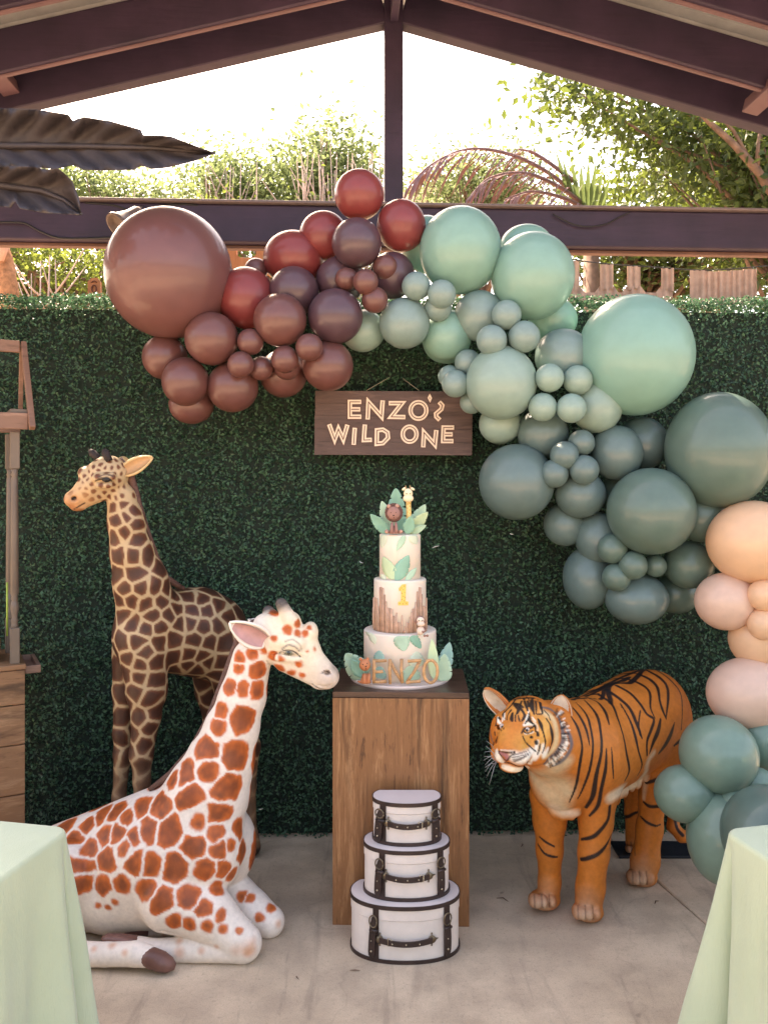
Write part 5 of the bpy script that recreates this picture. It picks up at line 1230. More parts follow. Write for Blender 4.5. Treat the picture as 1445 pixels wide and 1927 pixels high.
for i in range(40):                                                # the back half of the palisade
    a = R(100 + 160 * i / 39); r = T[1][0] + 0.003; p = Vector((KX + r * math.sin(a), KY - r * math.cos(a), T[1][1] + 0.001)); m = MB()
    m.tube([p, p + Vector((0, 0, 0.06 + 0.05 * abs(math.sin(i * 1.7))))], 0.0046, 7); m.build('stick', M['stick'], cake)
# the figure 1
m = MB(); one = [(715, 352), (715, 312), (748, 308), (750, 185), (727, 190), (724, 160), (762, 118), (806, 113), (800, 308), (832, 312), (832, 352)]
def c1(u, v_, d):
    px, py = z4(u, v_); return cyl(T[1][0] + 0.001 + d, kx(px, Zm), kz(py, Zm))
m.prism(one, c1, 0.0, 0.005); onep = m.build('numeral', simple('yellow_fondant', (0.80, 0.56, 0.14), 0.55, 0.06), cake)
M['spot'] = simple('ochre_spot', (0.55, 0.27, 0.05), 0.6)
for u, v_ in ((785, 135), (755, 155), (775, 175), (790, 205), (760, 215), (775, 250), (795, 262), (760, 285), (785, 300), (735, 330), (770, 335), (810, 330), (735, 178)):
    m = MB(); m.ball(c1(u, v_, 0.0048), (0.0022, 0.0012, 0.0024), 8, 6); m.build('spot', M['spot'], onep)
# standing fondant leaves
def stand_leaf(tip, base, W, Z0, Z1, mat, mon=False, notches=4, curve=0.02):
    """free standing leaf, photo pixels"""
    a = P(*tip, Z1); b = P(*base, Z0); ax_ = a - b; L = ax_.length; ax_.normalize(); side = Vector((0, 1, 0)).cross(ax_); side.normalize(); nn = ax_.cross(side)
    Wm = W / FPX * Z0; h = lpoly(L, Wm, notches, mon)[:41]; vs = []
    for w_, y in h:
        for s_ in (-1, -0.5, 0, 0.5, 1):
            cv = curve * ((y / L) ** 2 - 0.3 * y / L) * L * 4 + abs(s_) * w_ * 0.28
            vs.append(b + ax_ * y + side * (w_ * s_) - nn * cv * (1 if nn.y > 0 else -1))
    fs = [(i * 5 + j, i * 5 + j + 1, i * 5 + 6 + j, i * 5 + 5 + j) for i in range(40) for j in range(4)]
    m = MB(); m.add(vs, fs, True); o = m.build('fondant_leaf', mat, cake); sd = o.modifiers.new('t', 'SOLIDIFY'); sd.thickness = 0.0022; return o
def SL(tip, base, W, mat, Z0, Z1, **kw): stand_leaf(z3(*tip), z3(*base), W / 8.5, Z0, Z1, mat, **kw)
SL((720, 240), (745, 960), 330, M['lf2'], 3.235, 3.235, mon=True); SL((492, 440), (660, 960), 230, M['lf1'], 3.215, 3.20); SL((308, 650), (600, 965), 190, M['lf2'], 3.195, 3.17)
SL((1195, 497), (930, 960), 230, M['lf1'], 3.225, 3.22); SL((1240, 615), (900, 968), 210, M['lf3'], 3.195, 3.165); SL((1215, 830), (940, 970), 120, M['lf1'], 3.18, 3.15); SL((965, 680), (900, 972), 200, M['lf2'], 3.16, 3.14, notches=2)
def BL(tip, base, W, mat, Z0, Z1, **kw): stand_leaf(z4(*tip), z4(*base), W / 6.02, Z0, Z1, mat, **kw)
BL((1300, 775), (1205, 1160), 170, M['lfd'], 3.16, 3.18); BL((1240, 905), (1225, 1215), 190, M['lf1'], 3.10, 3.09, mon=True); BL((1100, 735), (1125, 1200), 120, M['lf3'], 3.07, 3.085, notches=7)
BL((120, 900), (340, 1160), 260, M['lf1'], 3.14, 3.12, mon=True, notches=5); BL((185, 970), (330, 1170), 150, M['lf2'], 3.10, 3.09, notches=3)
# twig letters ENZO leaning on the bottom tier
ZL = 3.045
def tl(u, v_, d=0): return P(*z4(u, v_), ZL) + Vector((0, d, 0))
def letter(strokes, r=0.0056):
    m = MB()
    for q, (pl) in enumerate(strokes):
        pts_ = [tl(u, v_, 0.0018 * ((q % 2) * 2 - 1)) for u, v_ in pl]; n = len(pts_); m.tube(pts_, [r * (1.04 + 0.10 * math.sin(i * 2.3 + q)) for i in range(n)], 9)
    o = m.build('letter', M['twigletter'], cake)
    m = MB()
    for q, pl in enumerate(strokes):
        a = Vector(pl[0]); b = Vector(pl[-1])
        for f_ in (0.12, 0.55, 0.85):
            c = a.lerp(b, f_) if len(pl) < 6 else Vector(pl[int(f_ * (len(pl) - 1))]); p = tl(c.x, c.y, -0.0062); m.ball(p, (0.0012, 0.0008, 0.0012), 6, 5)
    m.build('nail_head', M['dotdark'], o)
letter([[(446, 975), (446, 1100), (440, 1240)], [(430, 985), (500, 988), (588, 985)], [(440, 1112), (500, 1110), (545, 1105)], [(425, 1225), (500, 1228), (588, 1222)]])
letter([[(626, 968), (622, 1100), (628, 1248)], [(622, 985), (690, 1110), (765, 1238)], [(758, 965), (755, 1100), (765, 1235)]])
letter([[(825, 990), (900, 985), (978, 978)], [(965, 985), (900, 1110), (815, 1232)], [(805, 1232), (880, 1222), (972, 1215)]])
letter([[(1085 + 78 * math.sin(2 * math.pi * i / 24), 1105 - 128 * math.cos(2 * math.pi * i / 24)) for i in range(25)]])
# little fondant animals
def fig(name, base, label):
    return thing(name, base, label, 'cake topper')
def eye(m, p, r=0.0022): m.ball(p, r, 8, 6)
# lion
ZLN = 3.145; q = lambda u, v_, d=0: P(*z3(u, v_), ZLN) + Vector((0, d, 0)); px_ = 1 / 8.5 / FPX * ZLN
fm = simple('lion_mane', (0.16, 0.075, 0.060), 0.6, 0.2, 60, bump=0.6); fb = simple('lion_body', (0.33, 0.165, 0.135), 0.6, 0.08); fb2 = simple('lion_paw', (0.46, 0.26, 0.20), 0.6, 0.05)
o = fig('fondant_lion', q(690, 968), 'dark maned fondant lion sitting on the top tier')
m = MB(); m.ball(q(690, 640, 0.008), (145 * px_, 0.014, 150 * px_), 24, 14)
for i in range(22): a = 2 * math.pi * i / 22; m.ball(q(690 + 122 * math.cos(a), 632 + 128 * math.sin(a), 0.004 + 0.002 * math.sin(i * 3)), (26 * px_, 0.007, 26 * px_), 8, 6)
m.build('mane', fm, o)
m = MB(); m.ball(q(683, 642, -0.006), (104 * px_, 0.013, 106 * px_), 20, 12); hd_ = m.build('head', fb, o)
m = MB(); m.ball(q(608, 530, -0.003), (34 * px_, 0.005, 32 * px_), 10, 8); m.build('ear', fb2, hd_); m = MB(); m.ball(q(742, 525, -0.003), (34 * px_, 0.005, 32 * px_), 10, 8); m.build('ear', fb2, hd_)
for u in (640, 720): m = MB(); eye(m, q(u, 632, -0.0175), 0.0019); m.build('eye', M['dotdark'], hd_)
m = MB(); m.ball(q(684, 676, -0.0195), (0.0030, 0.0018, 0.0022), 8, 6); m.ball(q(688, 712, -0.0175), (0.0014, 0.001, 0.0022), 8, 6); m.build('nose', M['dotdark'], hd_)
m = MB(); m.lathe([(0.0, 0.0), (95 * px_, 0.0), (88 * px_, 0.006), (62 * px_, 0.016), (48 * px_, 0.026), (0.0, 0.03)], q(690, 968), 20, sy=0.8); m.build('torso', fb, o)
for u in (655, 728): m = MB(); m.tube([q(u + (8 if u < 690 else -8), 790, -0.010), q(u, 880, -0.015), q(u, 958, -0.017)], [0.005, 0.0058, 0.0064], 10); m.build('leg', fb, o)
for u in (575, 800): m = MB(); m.ball(q(u, 935, -0.010), (0.0080, 0.008, 0.0078), 12, 8); m.build('paw', fb2, o)
# giraffe topper
ZG = 3.17; q2 = lambda u, v_, d=0: P(*z3(u, v_), ZG) + Vector((0, d, 0)); pg = 1 / 8.5 / FPX * ZG
gy = simple('giraffe_fondant', (0.80, 0.55, 0.20), 0.6, 0.06); gc = simple('giraffe_face', (0.84, 0.68, 0.45), 0.6, 0.04)
o = fig('fondant_giraffe', q2(925, 968), 'yellow fondant giraffe head rising from leaves on the top tier')
m = MB(); m.tube([q2(930, 965), q2(928, 700), q2(922, 460)], [44 * pg, 42 * pg, 40 * pg], 14); nk = m.build('neck', gy, o)
for u, v_ in ((910, 500), (945, 530), (905, 560), (940, 590), (912, 625), (948, 640), (925, 480), (950, 490)): m = MB(); m.ball(q2(u, v_, -0.0093 + abs(u - 926) * 0.00003), (0.0022, 0.001, 0.0026), 7, 5); m.build('spot', M['spot'], nk)
m = MB(); m.ball(q2(918, 405, -0.006), (85 * pg, 0.014, 62 * pg), 18, 12); m.ball(q2(918, 330, -0.001), (72 * pg, 0.013, 82 * pg), 18, 12); hd_ = m.build('head', gc, o)
for s_, u in ((-1, 850), (1, 990)): m = MB(); m.ball(q2(u, 255, 0), (0.0085, 0.003, 0.0048), 10, 8, Matrix.Rotation(R(-28 * -s_), 3, 'Y')); m.build('ear', gc, hd_)
for u, ut in ((895, 878), (940, 948)): m = MB(); m.tube([q2(u, 270), q2(ut, 215)], 0.0016, 7); m.ball(q2(ut, 210), 0.0022, 8, 6); m.build('horn', simple('horn_tan', (0.42, 0.22, 0.12), 0.6), hd_)
for u in (890, 950): m = MB(); eye(m, q2(u, 330, -0.0135), 0.0021); m.build('eye', M['dotdark'], hd_)
# orange tiger cub
ZT = 3.05; q3 = lambda u, v_, d=0: P(*z4(u, v_), ZT) + Vector((0, d, 0)); pt_ = 1 / 6.02 / FPX * ZT
oc = simple('orange_fondant', (0.56, 0.20, 0.09), 0.6, 0.08); o = fig('fondant_tiger', q3(345, 1235), 'orange fondant tiger cub sitting left of the twig letters')
m = MB(); m.ball(q3(340, 1030, -0.004), (64 * pt_, 0.017, 68 * pt_), 20, 12); hd_ = m.build('head', oc, o)
for u in (292, 372): m = MB(); m.ball(q3(u, 968, 0), (20 * pt_, 0.004, 20 * pt_), 10, 8); m.build('ear', oc, hd_)
for u, v_ in ((320, 1015), (368, 1003)): m = MB(); eye(m, q3(u, v_, -0.019), 0.0022); m.build('eye', M['dotdark'], hd_)
m = MB(); m.ball(q3(354, 1035, -0.0215), (0.0028, 0.0016, 0.002), 8, 6); m.ball(q3(356, 1062, -0.019), (0.0016, 0.001, 0.0022), 8, 6); m.build('nose', M['dotdark'], hd_)
m = MB(); m.lathe([(0, 0), (66 * pt_, 0), (60 * pt_, 0.008), (44 * pt_, 0.020), (36 * pt_, 0.032), (0, 0.034)], q3(348, 1236), 18, sy=0.8); m.build('torso', oc, o)
for u in (335, 385): m = MB(); m.tube([q3(u + 5, 1125, -0.008), q3(u, 1180, -0.014), q3(u, 1228, -0.017)], [0.005, 0.0055, 0.006], 10); m.build('leg', oc, o)
m = MB(); m.tube([q3(300, 1215, 0), q3(280, 1222, -0.006), q3(262, 1212, -0.004)], [0.004, 0.0036, 0.003], 8); m.build('tail', oc, o)
# monkey
ZK = 3.085; q4 = lambda u, v_, d=0: P(*z4(u, v_), ZK) + Vector((0, d, 0)); pk = 1 / 6.02 / FPX * ZK
kb = simple('monkey_brown', (0.30, 0.155, 0.11), 0.6, 0.08); kf = simple('monkey_face', (0.80, 0.62, 0.50), 0.6, 0.04); o = fig('fondant_monkey', q4(970, 690), 'small pale faced fondant monkey on the ledge below the sticks')
m = MB(); m.ball(q4(968, 540, 0.002), (56 * pk, 0.013, 66 * pk), 18, 12); hd_ = m.build('head', kb, o)
m = MB(); m.ball(q4(970, 520, -0.008), (42 * pk, 0.008, 36 * pk), 16, 10); m.ball(q4(973, 562, -0.009), (44 * pk, 0.009, 32 * pk), 16, 10); m.build('face', kf, hd_)
for u in (950, 990): m = MB(); eye(m, q4(u, 522, -0.0155), 0.0021); m.build('eye', M['dotdark'], hd_)
for u in (915, 1024): m = MB(); m.ball(q4(u, 545, 0.002), (14 * pk, 0.003, 16 * pk), 8, 6); m.build('ear', kb, hd_)
m = MB(); m.ball(q4(972, 645, -0.001), (46 * pk, 0.014, 50 * pk), 16, 10); m.build('torso', kf, o)
m = MB(); m.tube([q4(1015, 600, 0), q4(1035, 640, -0.006), q4(1000, 655, -0.014), q4(985, 640, -0.015)], [0.0035, 0.0035, 0.003, 0.003], 8); m.build('arm', kb, o)
for u in (1015, 1045): m = MB(); m.ball(q4(u, 695, -0.012), (0.0052, 0.007, 0.0045), 10, 8); m.build('foot', kb, o)
# ================================================================== ANIMAL SCULPTURES
M['gir_skin'] = vcol('painted_resin', 0.50, 0.35, 0.25, 120, 0.12); M['tig_skin'] = vcol('painted_resin_tiger', 0.55, 0.3, 0.35, 110, 0.16)
def seeds_fill(pt, have, spacing, seed, cond=None):
    rs = np.random.RandomState(seed); idx = rs.permutation(len(pt.V)); out = [np.array(h) for h in have]; add = []
    cell = {}
    sp0 = 0.03
    def key(p): return tuple(np.floor(p / sp0).astype(int))
    for h in out: cell.setdefault(key(h), []).append(h)
    for i in idx[::3]:
        p = pt.V[i]; s_ = spacing(p)
        if s_ <= 0: continue
        k0 = key(p); n = int(math.ceil(s_ / sp0)); ok = True
        for a in range(-n, n + 1):
            for b in range(-n, n + 1):
                for c in range(-n, n + 1):
                    for h in cell.get((k0[0] + a, k0[1] + b, k0[2] + c), ()):
                        if (h[0] - p[0]) ** 2 + (h[1] - p[1]) ** 2 + (h[2] - p[2]) ** 2 < s_ * s_: ok = False; break
                    if not ok: break
                if not ok: break
            if not ok: break
        if ok: add.append(p); cell.setdefault(k0, []).append(p)
    return add
def two_nearest(Vw, S):
    kd = kdtree.KDTree(len(S))
    for i, s_ in enumerate(S): kd.insert(s_, i)
    kd.balance(); f1 = np.empty(len(Vw)); f2 = np.empty(len(Vw)); ii = np.empty(len(Vw), int)
    for n_, v_ in enumerate(Vw.tolist()):
        r = kd.find_n(v_, 2); f1[n_] = r[0][2]; ii[n_] = r[0][1]; f2[n_] = r[1][2]
    return f1, f2, ii
def pxy(V):
    x = CX + V[:, 0] / V[:, 1] * FPX; y = YH - (V[:, 2] - CAMH) / V[:, 1] * FPX; return x, y

# ---------------------------------------------------------------- reclining giraffe
S = Sculpt(0.0052)
S.cone((140, 1652, 3.10, 98), (305, 1612, 3.00, 112), 0.04); S.cone((115, 1615, 3.10, 55), (310, 1552, 3.02, 72), 0.05)
S.cone((45, 1695, 2.97, 92), (128, 1642, 2.925, 58), 0.008)                                                    # haunch
S.cone((215, 1690, 2.97, 62), (300, 1680, 2.95, 60), 0.04)                                                    # belly
S.chain([(352, 1575, 2.99, 100), (392, 1490, 2.98, 76), (415, 1432, 2.975, 61), (436, 1370, 2.97, 49), (456, 1310, 2.965, 42), (474, 1235, 2.96, 38)], 0.03)
S.ell((385, 1600, 2.92), (72, 70, 85), 0.04); S.ell((432, 1592, 3.04), (50, 60, 72), 0.035)                   # chest, far shoulder
S.ell((334, 1640, 2.872), (68, 50, 92), 0.010)                                                                # near shoulder
S.chain([(325, 1690, 2.85, 62), (395, 1722, 2.82, 46), (458, 1776, 2.80, 35)], 0.02)                          # near forearm to knee
S.chain([(456, 1783, 2.795, 28), (370, 1787, 2.79, 23), (290, 1789, 2.80, 20), (258, 1783, 2.81, 19)], 0.004)  # near shank
S.chain([(438, 1685, 3.03, 42), (472, 1712, 2.98, 36), (507, 1735, 2.95, 29)], 0.012)                         # far forearm, knee
S.chain([(505, 1738, 2.95, 24), (400, 1742, 2.955, 18), (300, 1748, 2.94, 15), (276, 1746, 2.93, 17)], 0.004)
S.chain([(20, 1785, 2.80, 34), (110, 1796, 2.765, 24), (200, 1797, 2.745, 21), (255, 1796, 2.735, 22), (276, 1800, 2.73, 20)], 0.006)   # hind shank
S.cone((305, 1750, 2.775, 3.0), (425, 1766, 2.762, 2.0), 0.006, None, True); S.cone((268, 1600, 2.86, 2.5), (266, 1700, 2.82, 2.5), 0.012, None, True)
S.cone((186, 1600, 2.86, 2.5), (178, 1690, 2.84, 2.5), 0.012, None, True)
ZH = 2.955                                                                                                    # head
S.ell((532, 1207, ZH), (48, 40, 45), 0.015); S.ell((560, 1222, ZH - .01), (42, 34, 38), 0.02)
S.cone((566, 1232, ZH - .012, 34), (613, 1272, ZH - .02, 24), 0.02, ((0, 1, 0), 0.85)); S.cone((540, 1240, ZH - .01, 26), (598, 1282, ZH - .02, 13), 0.012)
S.ell((612, 1274, ZH - .02), (25, 23, 22), 0.012); S.ell((603, 1288, ZH - .02), (17, 16, 9), 0.006)
S.cone((546, 1168, ZH - .032, 15), (529, 1136, ZH - .034, 11), 0.012); S.cone((521, 1172, ZH + .035, 15), (505, 1150, ZH + .038, 11), 0.012)
S.ell((584, 1190, ZH - .005), (15, 26, 20), 0.012); S.cone((500, 1180, ZH, 26), (545, 1172, ZH, 22), 0.015)
S.cone((515, 1205, ZH - .055, 12), (562, 1212, ZH - .062, 13), 0.012)                                         # brow over the eye
S.cone((516, 1230, ZH - .062, 5.0), (566, 1236, ZH - .066, 3.0), 0.006, None, True)                           # eye slit hollow
S.cone((522, 1238, ZH - .064, 7), (560, 1242, ZH - .064, 6), 0.008)                                           # lower lid, cheek
S.ell((615, 1266, ZH - .045), (7, 8, 4.5), 0.006, None, True)                                                 # nostril
S.cone((585, 1291, ZH - .05, 1.6), (630, 1289, ZH - .05, 1.6), 0.004, None, True)                             # mouth line
S.cone((585, 1291, ZH - .035, 2.0), (622, 1292, ZH - .045, 1.5), 0.004, None, True)
V, Fc = S.mesh(); pt = Paint(V, Fc); gr = thing('reclining_giraffe', (P(330, 0, 2.95).x, 2.95, 0), 'white and orange patched giraffe sculpture lying on the concrete', 'giraffe statue')
V = pt.V; X, Y = pxy(V)
z2 = lambda u, v_: (360 + u / 4.516, 1080 + v_ / 4.516); z3b = lambda u, v_: (60 + u / 2.779, 1380 + v_ / 2.779)
sd2 = [(405, 720, 48), (400, 800, 45), (530, 670, 52), (565, 815, 75), (620, 655, 24), (320, 960, 58), (437, 980, 52), (555, 990, 66), (415, 1225, 112), (255, 1160, 58), (225, 1290, 62), (125, 1500, 98), (365, 1550, 112), (145, 1680, 72)]
sdf = [(710, 553, 26), (815, 483, 32), (905, 428, 34), (900, 512, 27), (968, 512, 26), (1005, 460, 20), (690, 695, 34), (765, 725, 20), (745, 800, 38), (850, 840, 29), (945, 865, 22), (920, 772, 23), (1045, 640, 14), (990, 655, 10), (560, 610, 22)]
sd3 = [(795, 215, 62), (735, 245, 40), (820, 335, 82), (1005, 285, 78), (675, 375, 68), (970, 430, 70), (715, 515, 88), (868, 467, 33), (858, 585, 68), (965, 520, 38), (985, 610, 46), (590, 510, 62), (535, 540, 40), (745, 710, 98), (615, 690, 52), (920, 715, 56), (675, 880, 62), (820, 870, 55), (600, 820, 46), (895, 925, 44), (745, 985, 34), (820, 1002, 30), (915, 1010, 27), (990, 955, 27), (1000, 1025, 21), (1085, 1035, 17), (1100, 620, 52), (1080, 500, 45), (1045, 585, 26), (1000, 715, 38), (1045, 745, 32), (965, 815, 33), (1105, 850, 26), (1140, 858, 22), (395, 660, 58), (545, 685, 56), (475, 605, 30), (450, 520, 58), (375, 540, 48), (375, 815, 52), (475, 795, 42), (345, 900, 15), (395, 912, 14), (432, 885, 14), (270, 700, 72), (262, 780, 52), (310, 600, 44), (165, 492, 58), (285, 485, 46), (235, 430, 46), (190, 440, 36), (370, 425, 52), (440, 405, 52), (560, 400, 66), (500, 440, 40), (225, 552, 52), (1250, 915, 21), (1190, 965, 20)]
pale = [(1150, 1140, 30), (1125, 1150, 22), (770, 1090, 18), (770, 1150, 26), (885, 1140, 17), (965, 1118, 13), (420, 1110, 20), (325, 1130, 15), (485, 1150, 16), (1290, 1000, 18), (1085, 1035, 10), (690, 1060, 12)]
seeds, rad = [], []
for l, zc, sc in ((sd2, z2, 4.516), (sdf, z2, 4.516), (sd3, z3b, 2.779)):
    for u, v_, r_ in l:
        h = pt.cast(*zc(u, v_))
        if h is not None: seeds.append(np.array(h)); rad.append(r_ / sc / FPX * h.y)
nvis = len(seeds)
def spc(p):
    x = CX + p[0] / p[1] * FPX; y = YH - (p[2] - CAMH) / p[1] * FPX
    if p[2] < 0.16: return -1
    if x > 500 and y < 1300: return 0.045
    return 0.105
extra = [e for e in seeds_fill(pt, seeds, spc, 5)]
# only where the photograph shows nothing: the far side
vis = []
for e in extra:
    x = CX + e[0] / e[1] * FPX; y = YH - (e[2] - CAMH) / e[1] * FPX; h = pt.cast(x, y)
    if h is None or (h - Vector(e)).length > 0.03: vis.append(e)
for e in vis: seeds.append(e); rad.append(0.030 if spc(e) < 0.06 else 0.055)
wp = V + 0.006 * np.stack([vnoise(V, 38, 1), vnoise(V, 38, 2), vnoise(V, 38, 3)], 1) + 0.0025 * np.stack([vnoise(V, 110, 4), vnoise(V, 110, 5), vnoise(V, 110, 6)], 1)
f1, f2, ii = two_nearest(wp, seeds); rr_ = np.array(rad)[ii]
gap = np.minimum(0.024, rr_ * 0.42)
inn = np.minimum((rr_ * 1.34 - f1), (f2 - f1 - gap * 0.50) * 0.9)
msk = sstep(-0.0055, 0.0045, inn); core = sstep(0.002, 0.024, inn) * (0.8 + 0.45 * vnoise(V, 45, 9))
white = np.array(srgb(238, 222, 208)); pt.C[:] = white
n_ = vnoise(V, 8, 11)[:, None] * 0.5 + 0.5; pt.C = white * (0.94 + 0.06 * n_)
cream = sstep(1330, 1200, Y) * sstep(470, 520, X); pt.blend(cream * 0.55, srgb(240, 218, 178))
orange = np.array(srgb(204, 100, 46)); brown = np.array(srgb(120, 62, 38))
streaks = vnoise(V * np.array([1, 1, 0.35]), 120, 7); oc_ = orange[None, :] * (1 + 0.20 * streaks[:, None]); m3 = msk[:, None]
pt.C = pt.C * (1 - m3) + oc_ * m3; pt.blend(msk * np.clip(core, 0, 1) * 0.85, brown)
for l, a in ((pale, 0.55),):
    for u, v_, r_ in l:
        h = pt.cast(*z3b(u, v_))
        if h is not None: pt.blend(a * pt.mask([(h, r_ / 2.779 / FPX * h.y)], 0.6), srgb(214, 140, 92))
def pstroke(pl, col, zc=lambda x, y: (x, y), a=1.0, soft=0.4): pt.blend(a * pt.mask(pt.stroke_pts(pl, zc, 1.5), soft), col)
pstroke([(444, 1790, 9), (466, 1783, 10), (478, 1770, 6)], srgb(206, 140, 96), a=0.45, soft=0.8)
# face: muzzle, lids, eye, nostril, mouth
pt.blend(0.5 * pt.mask([(P(618, 1274, ZH - .05), 0.045), (P(632, 1270, ZH - .03), 0.03)], 0.7), srgb(176, 146, 134)); pt.blend(0.65 * pt.mask([(P(628, 1258, ZH - .03), 0.014), (P(634, 1266, ZH - .025), 0.013)], 0.8), srgb(84, 70, 66))
for pl, col, a in (([(760, 665, 6), (800, 615, 7), (860, 600, 8), (920, 640, 7), (940, 660, 4)], srgb(206, 196, 184), 0.7), ([(770, 640, 2.4), (820, 608, 2.4), (880, 622, 2.4), (915, 655, 2)], srgb(108, 98, 92), 0.8), ([(800, 575, 2.2), (860, 560, 2.6), (920, 600, 2.4), (935, 640, 2)], srgb(140, 128, 118), 0.7),
                   ([(750, 672, 2.2), (790, 655, 3.2), (830, 650, 3.6), (880, 665, 3.6), (925, 705, 2.6)], srgb(44, 38, 36), 1.0), ([(790, 672, 2.0), (830, 690, 2.4), (870, 680, 2)], srgb(70, 62, 56), 0.9),
                   ([(1110, 845, 5), (1140, 825, 6), (1180, 850, 5)], srgb(70, 54, 52), 0.9), ([(1030, 938, 3), (1060, 960, 3), (1100, 978, 3), (1180, 985, 2)], srgb(66, 52, 48), 0.9), ([(640, 740, 4), (680, 790, 4)], srgb(150, 110, 80), 0.4)):
    pstroke([(u, v_, w / 4.516 * 1.25) for u, v_, w in pl], col, z2, a, 0.45)
pt.blend(0.95 * pt.mask([(P(531, 1139, ZH - .034), 0.026), (P(527, 1132, ZH - .034), 0.026), (P(536, 1146, ZH - .034), 0.022), (P(506, 1152, ZH + .038), 0.026), (P(503, 1146, ZH + .038), 0.024)], 0.25), srgb(62, 54, 56))
pt.blend(0.5 * pt.mask([(P(541, 1158, ZH - .05), 0.025)], 0.6), srgb(222, 196, 182))
body = pt.build('body', M['gir_skin'], gr)
M['eye_green'] = simple('glass_eye', (0.16, 0.16, 0.10), 0.08, 0.3, 200, Coat_Weight=1.0); M['pupil'] = simple('pupil_black', (0.008, 0.008, 0.008), 0.05, Coat_Weight=1.0)
e = pt.cast(*z2(828, 672)); m = MB(); m.ball(e + Vector((0, 0.005, 0)), (0.0150, 0.0105, 0.0105), 16, 10); ey = m.build('eye', M['eye_green'], gr); m = MB(); m.ball(e + Vector((0, -0.0035, 0)), (0.0062, 0.003, 0.0062), 10, 8); m.build('pupil', M['pupil'], ey)
m = MB(); m.ball(Vector((e.x, 2 * P(0, 0, ZH).y - e.y - 0.012, e.z)), (0.0125, 0.0095, 0.0085), 16, 10); m.build('eye', M['eye_green'], gr)
# horns with dark tips, ears, mane
hornp = N('horn_paint'); M['horn_skin'] = simple('horn_skin', (0.60, 0.47, 0.40), 0.6, 0.12, 40); M['horn_tip'] = simple('horn_hair', (0.065, 0.052, 0.055), 0.7, 0.35, 160, bump=0.5); bpy.data.materials.remove(hornp.m)
M['hoof'] = simple('painted_hoof', (0.165, 0.072, 0.055), 0.38, 0.25, 22, bump=0.15)
def hoof(pts_, rads):
    m = MB(); pl = [P(*p) for p in pts_]; rr2 = [r_ / FPX * p[2] for r_, p in zip(rads, pts_)]; m.tube(pl, rr2, 16, flat=0.9); return m.build('hoof', M['hoof'], gr)
hoof([(270, 1799, 2.728), (284, 1803, 2.722), (304, 1811, 2.718), (320, 1817, 2.716), (330, 1820, 2.716)], [17, 20, 20, 15, 6])
hoof([(262, 1783, 2.808), (250, 1779, 2.81), (222, 1772, 2.815), (200, 1768, 2.82), (192, 1767, 2.82)], [18, 19, 15, 11, 5])
hoof([(280, 1745, 2.925), (268, 1745, 2.92), (250, 1748, 2.915), (238, 1752, 2.91), (233, 1754, 2.91)], [18, 20.5, 20, 14, 5])
def ear(base_, tip_, W, parent, mat_o, mat_i, nrm, cup=0.5, back=False):
    """cupped leaf-shaped ear"""
    a, b = Vector(base_), Vector(tip_); ax_ = (b - a); L_ = ax_.length; ax_.normalize(); nn = Vector(nrm); nn = (nn - ax_ * nn.dot(ax_)).normalized(); sd_ = ax_.cross(nn); vs = []; n1_, n2_ = 18, 13
    for i in range(n1_ + 1):
        t = i / n1_; w_ = W / 2 * (math.sin(math.pi * (0.10 + 0.90 * t) ** 0.85) ** 0.7 + 0.0) * (1 if t < 1 else 0) ; w_ = max(w_, 0.001)
        for j in range(n2_ + 1):
            s_ = j / n2_ * 2 - 1; vs.append(a + ax_ * (L_ * t) + sd_ * (w_ * s_) + nn * (cup * w_ * (s_ * s_) - 0.004 * (1 - s_ * s_)))
    fs = [(i * (n2_ + 1) + j, i * (n2_ + 1) + j + 1, (i + 1) * (n2_ + 1) + j + 1, (i + 1) * (n2_ + 1) + j) for i in range(n1_) for j in range(n2_)]
    m = MB(); m.add(vs, fs, True); o = m.build('ear', mat_o, parent); s2 = o.modifiers.new('t', 'SOLIDIFY'); s2.thickness = 0.008; s2.offset = 0; 
    vi = [v_ + nn * 0.0056 for i, v_ in enumerate(vs)]; cen = [sum((vi[i * (n2_ + 1) + j] for j in range(n2_ + 1)), Vector((0, 0, 0))) / (n2_ + 1) for i in range(n1_ + 1)]; vi = [c_ if False else vi[q_] * 0.70 + (vi[(q_ // (n2_ + 1)) * (n2_ + 1) + n2_ // 2]) * 0.30 + nn * 0.001 for q_, c_ in enumerate(vi)]; m = MB(); keep = [(i, j) for i in range(1, n1_ - 2) for j in range(0, n2_)]
    m.add(vi, [(i * (n2_ + 1) + j, i * (n2_ + 1) + j + 1, (i + 1) * (n2_ + 1) + j + 1, (i + 1) * (n2_ + 1) + j) for i, j in keep], True); m.build('inner_ear', mat_i, o); return o
M['ear_white'] = simple('ear_cream', srgb(236, 222, 208), 0.55, 0.05, 20); M['ear_pink'] = simple('ear_pink', srgb(196, 150, 146), 0.6, 0.14, 25)
ear(P(502, 1206, ZH - .055), P(432, 1172, ZH - .10), 0.085, gr, M['ear_white'], M['ear_pink'], (0.25, -1, -0.25), 0.55)
ear(P(505, 1198, ZH + .055), P(470, 1165, ZH + .14), 0.085, gr, M['ear_white'], M['ear_pink'], (0.6, -0.6, 0.1), 0.55)
M['mane'] = simple('painted_mane', (0.125, 0.060, 0.046), 0.7, 0.35, 70, bump=0.6)
def mane(path, r, parent, flat=0.5):
    m = MB(); pl = [P(*p) for p in path]; m.tube(pl, [r * (0.6 if i in (0, len(pl) - 1) else 1.0) for i in range(len(pl))], 10, flat=flat); return m.build('mane', M['mane'], parent)
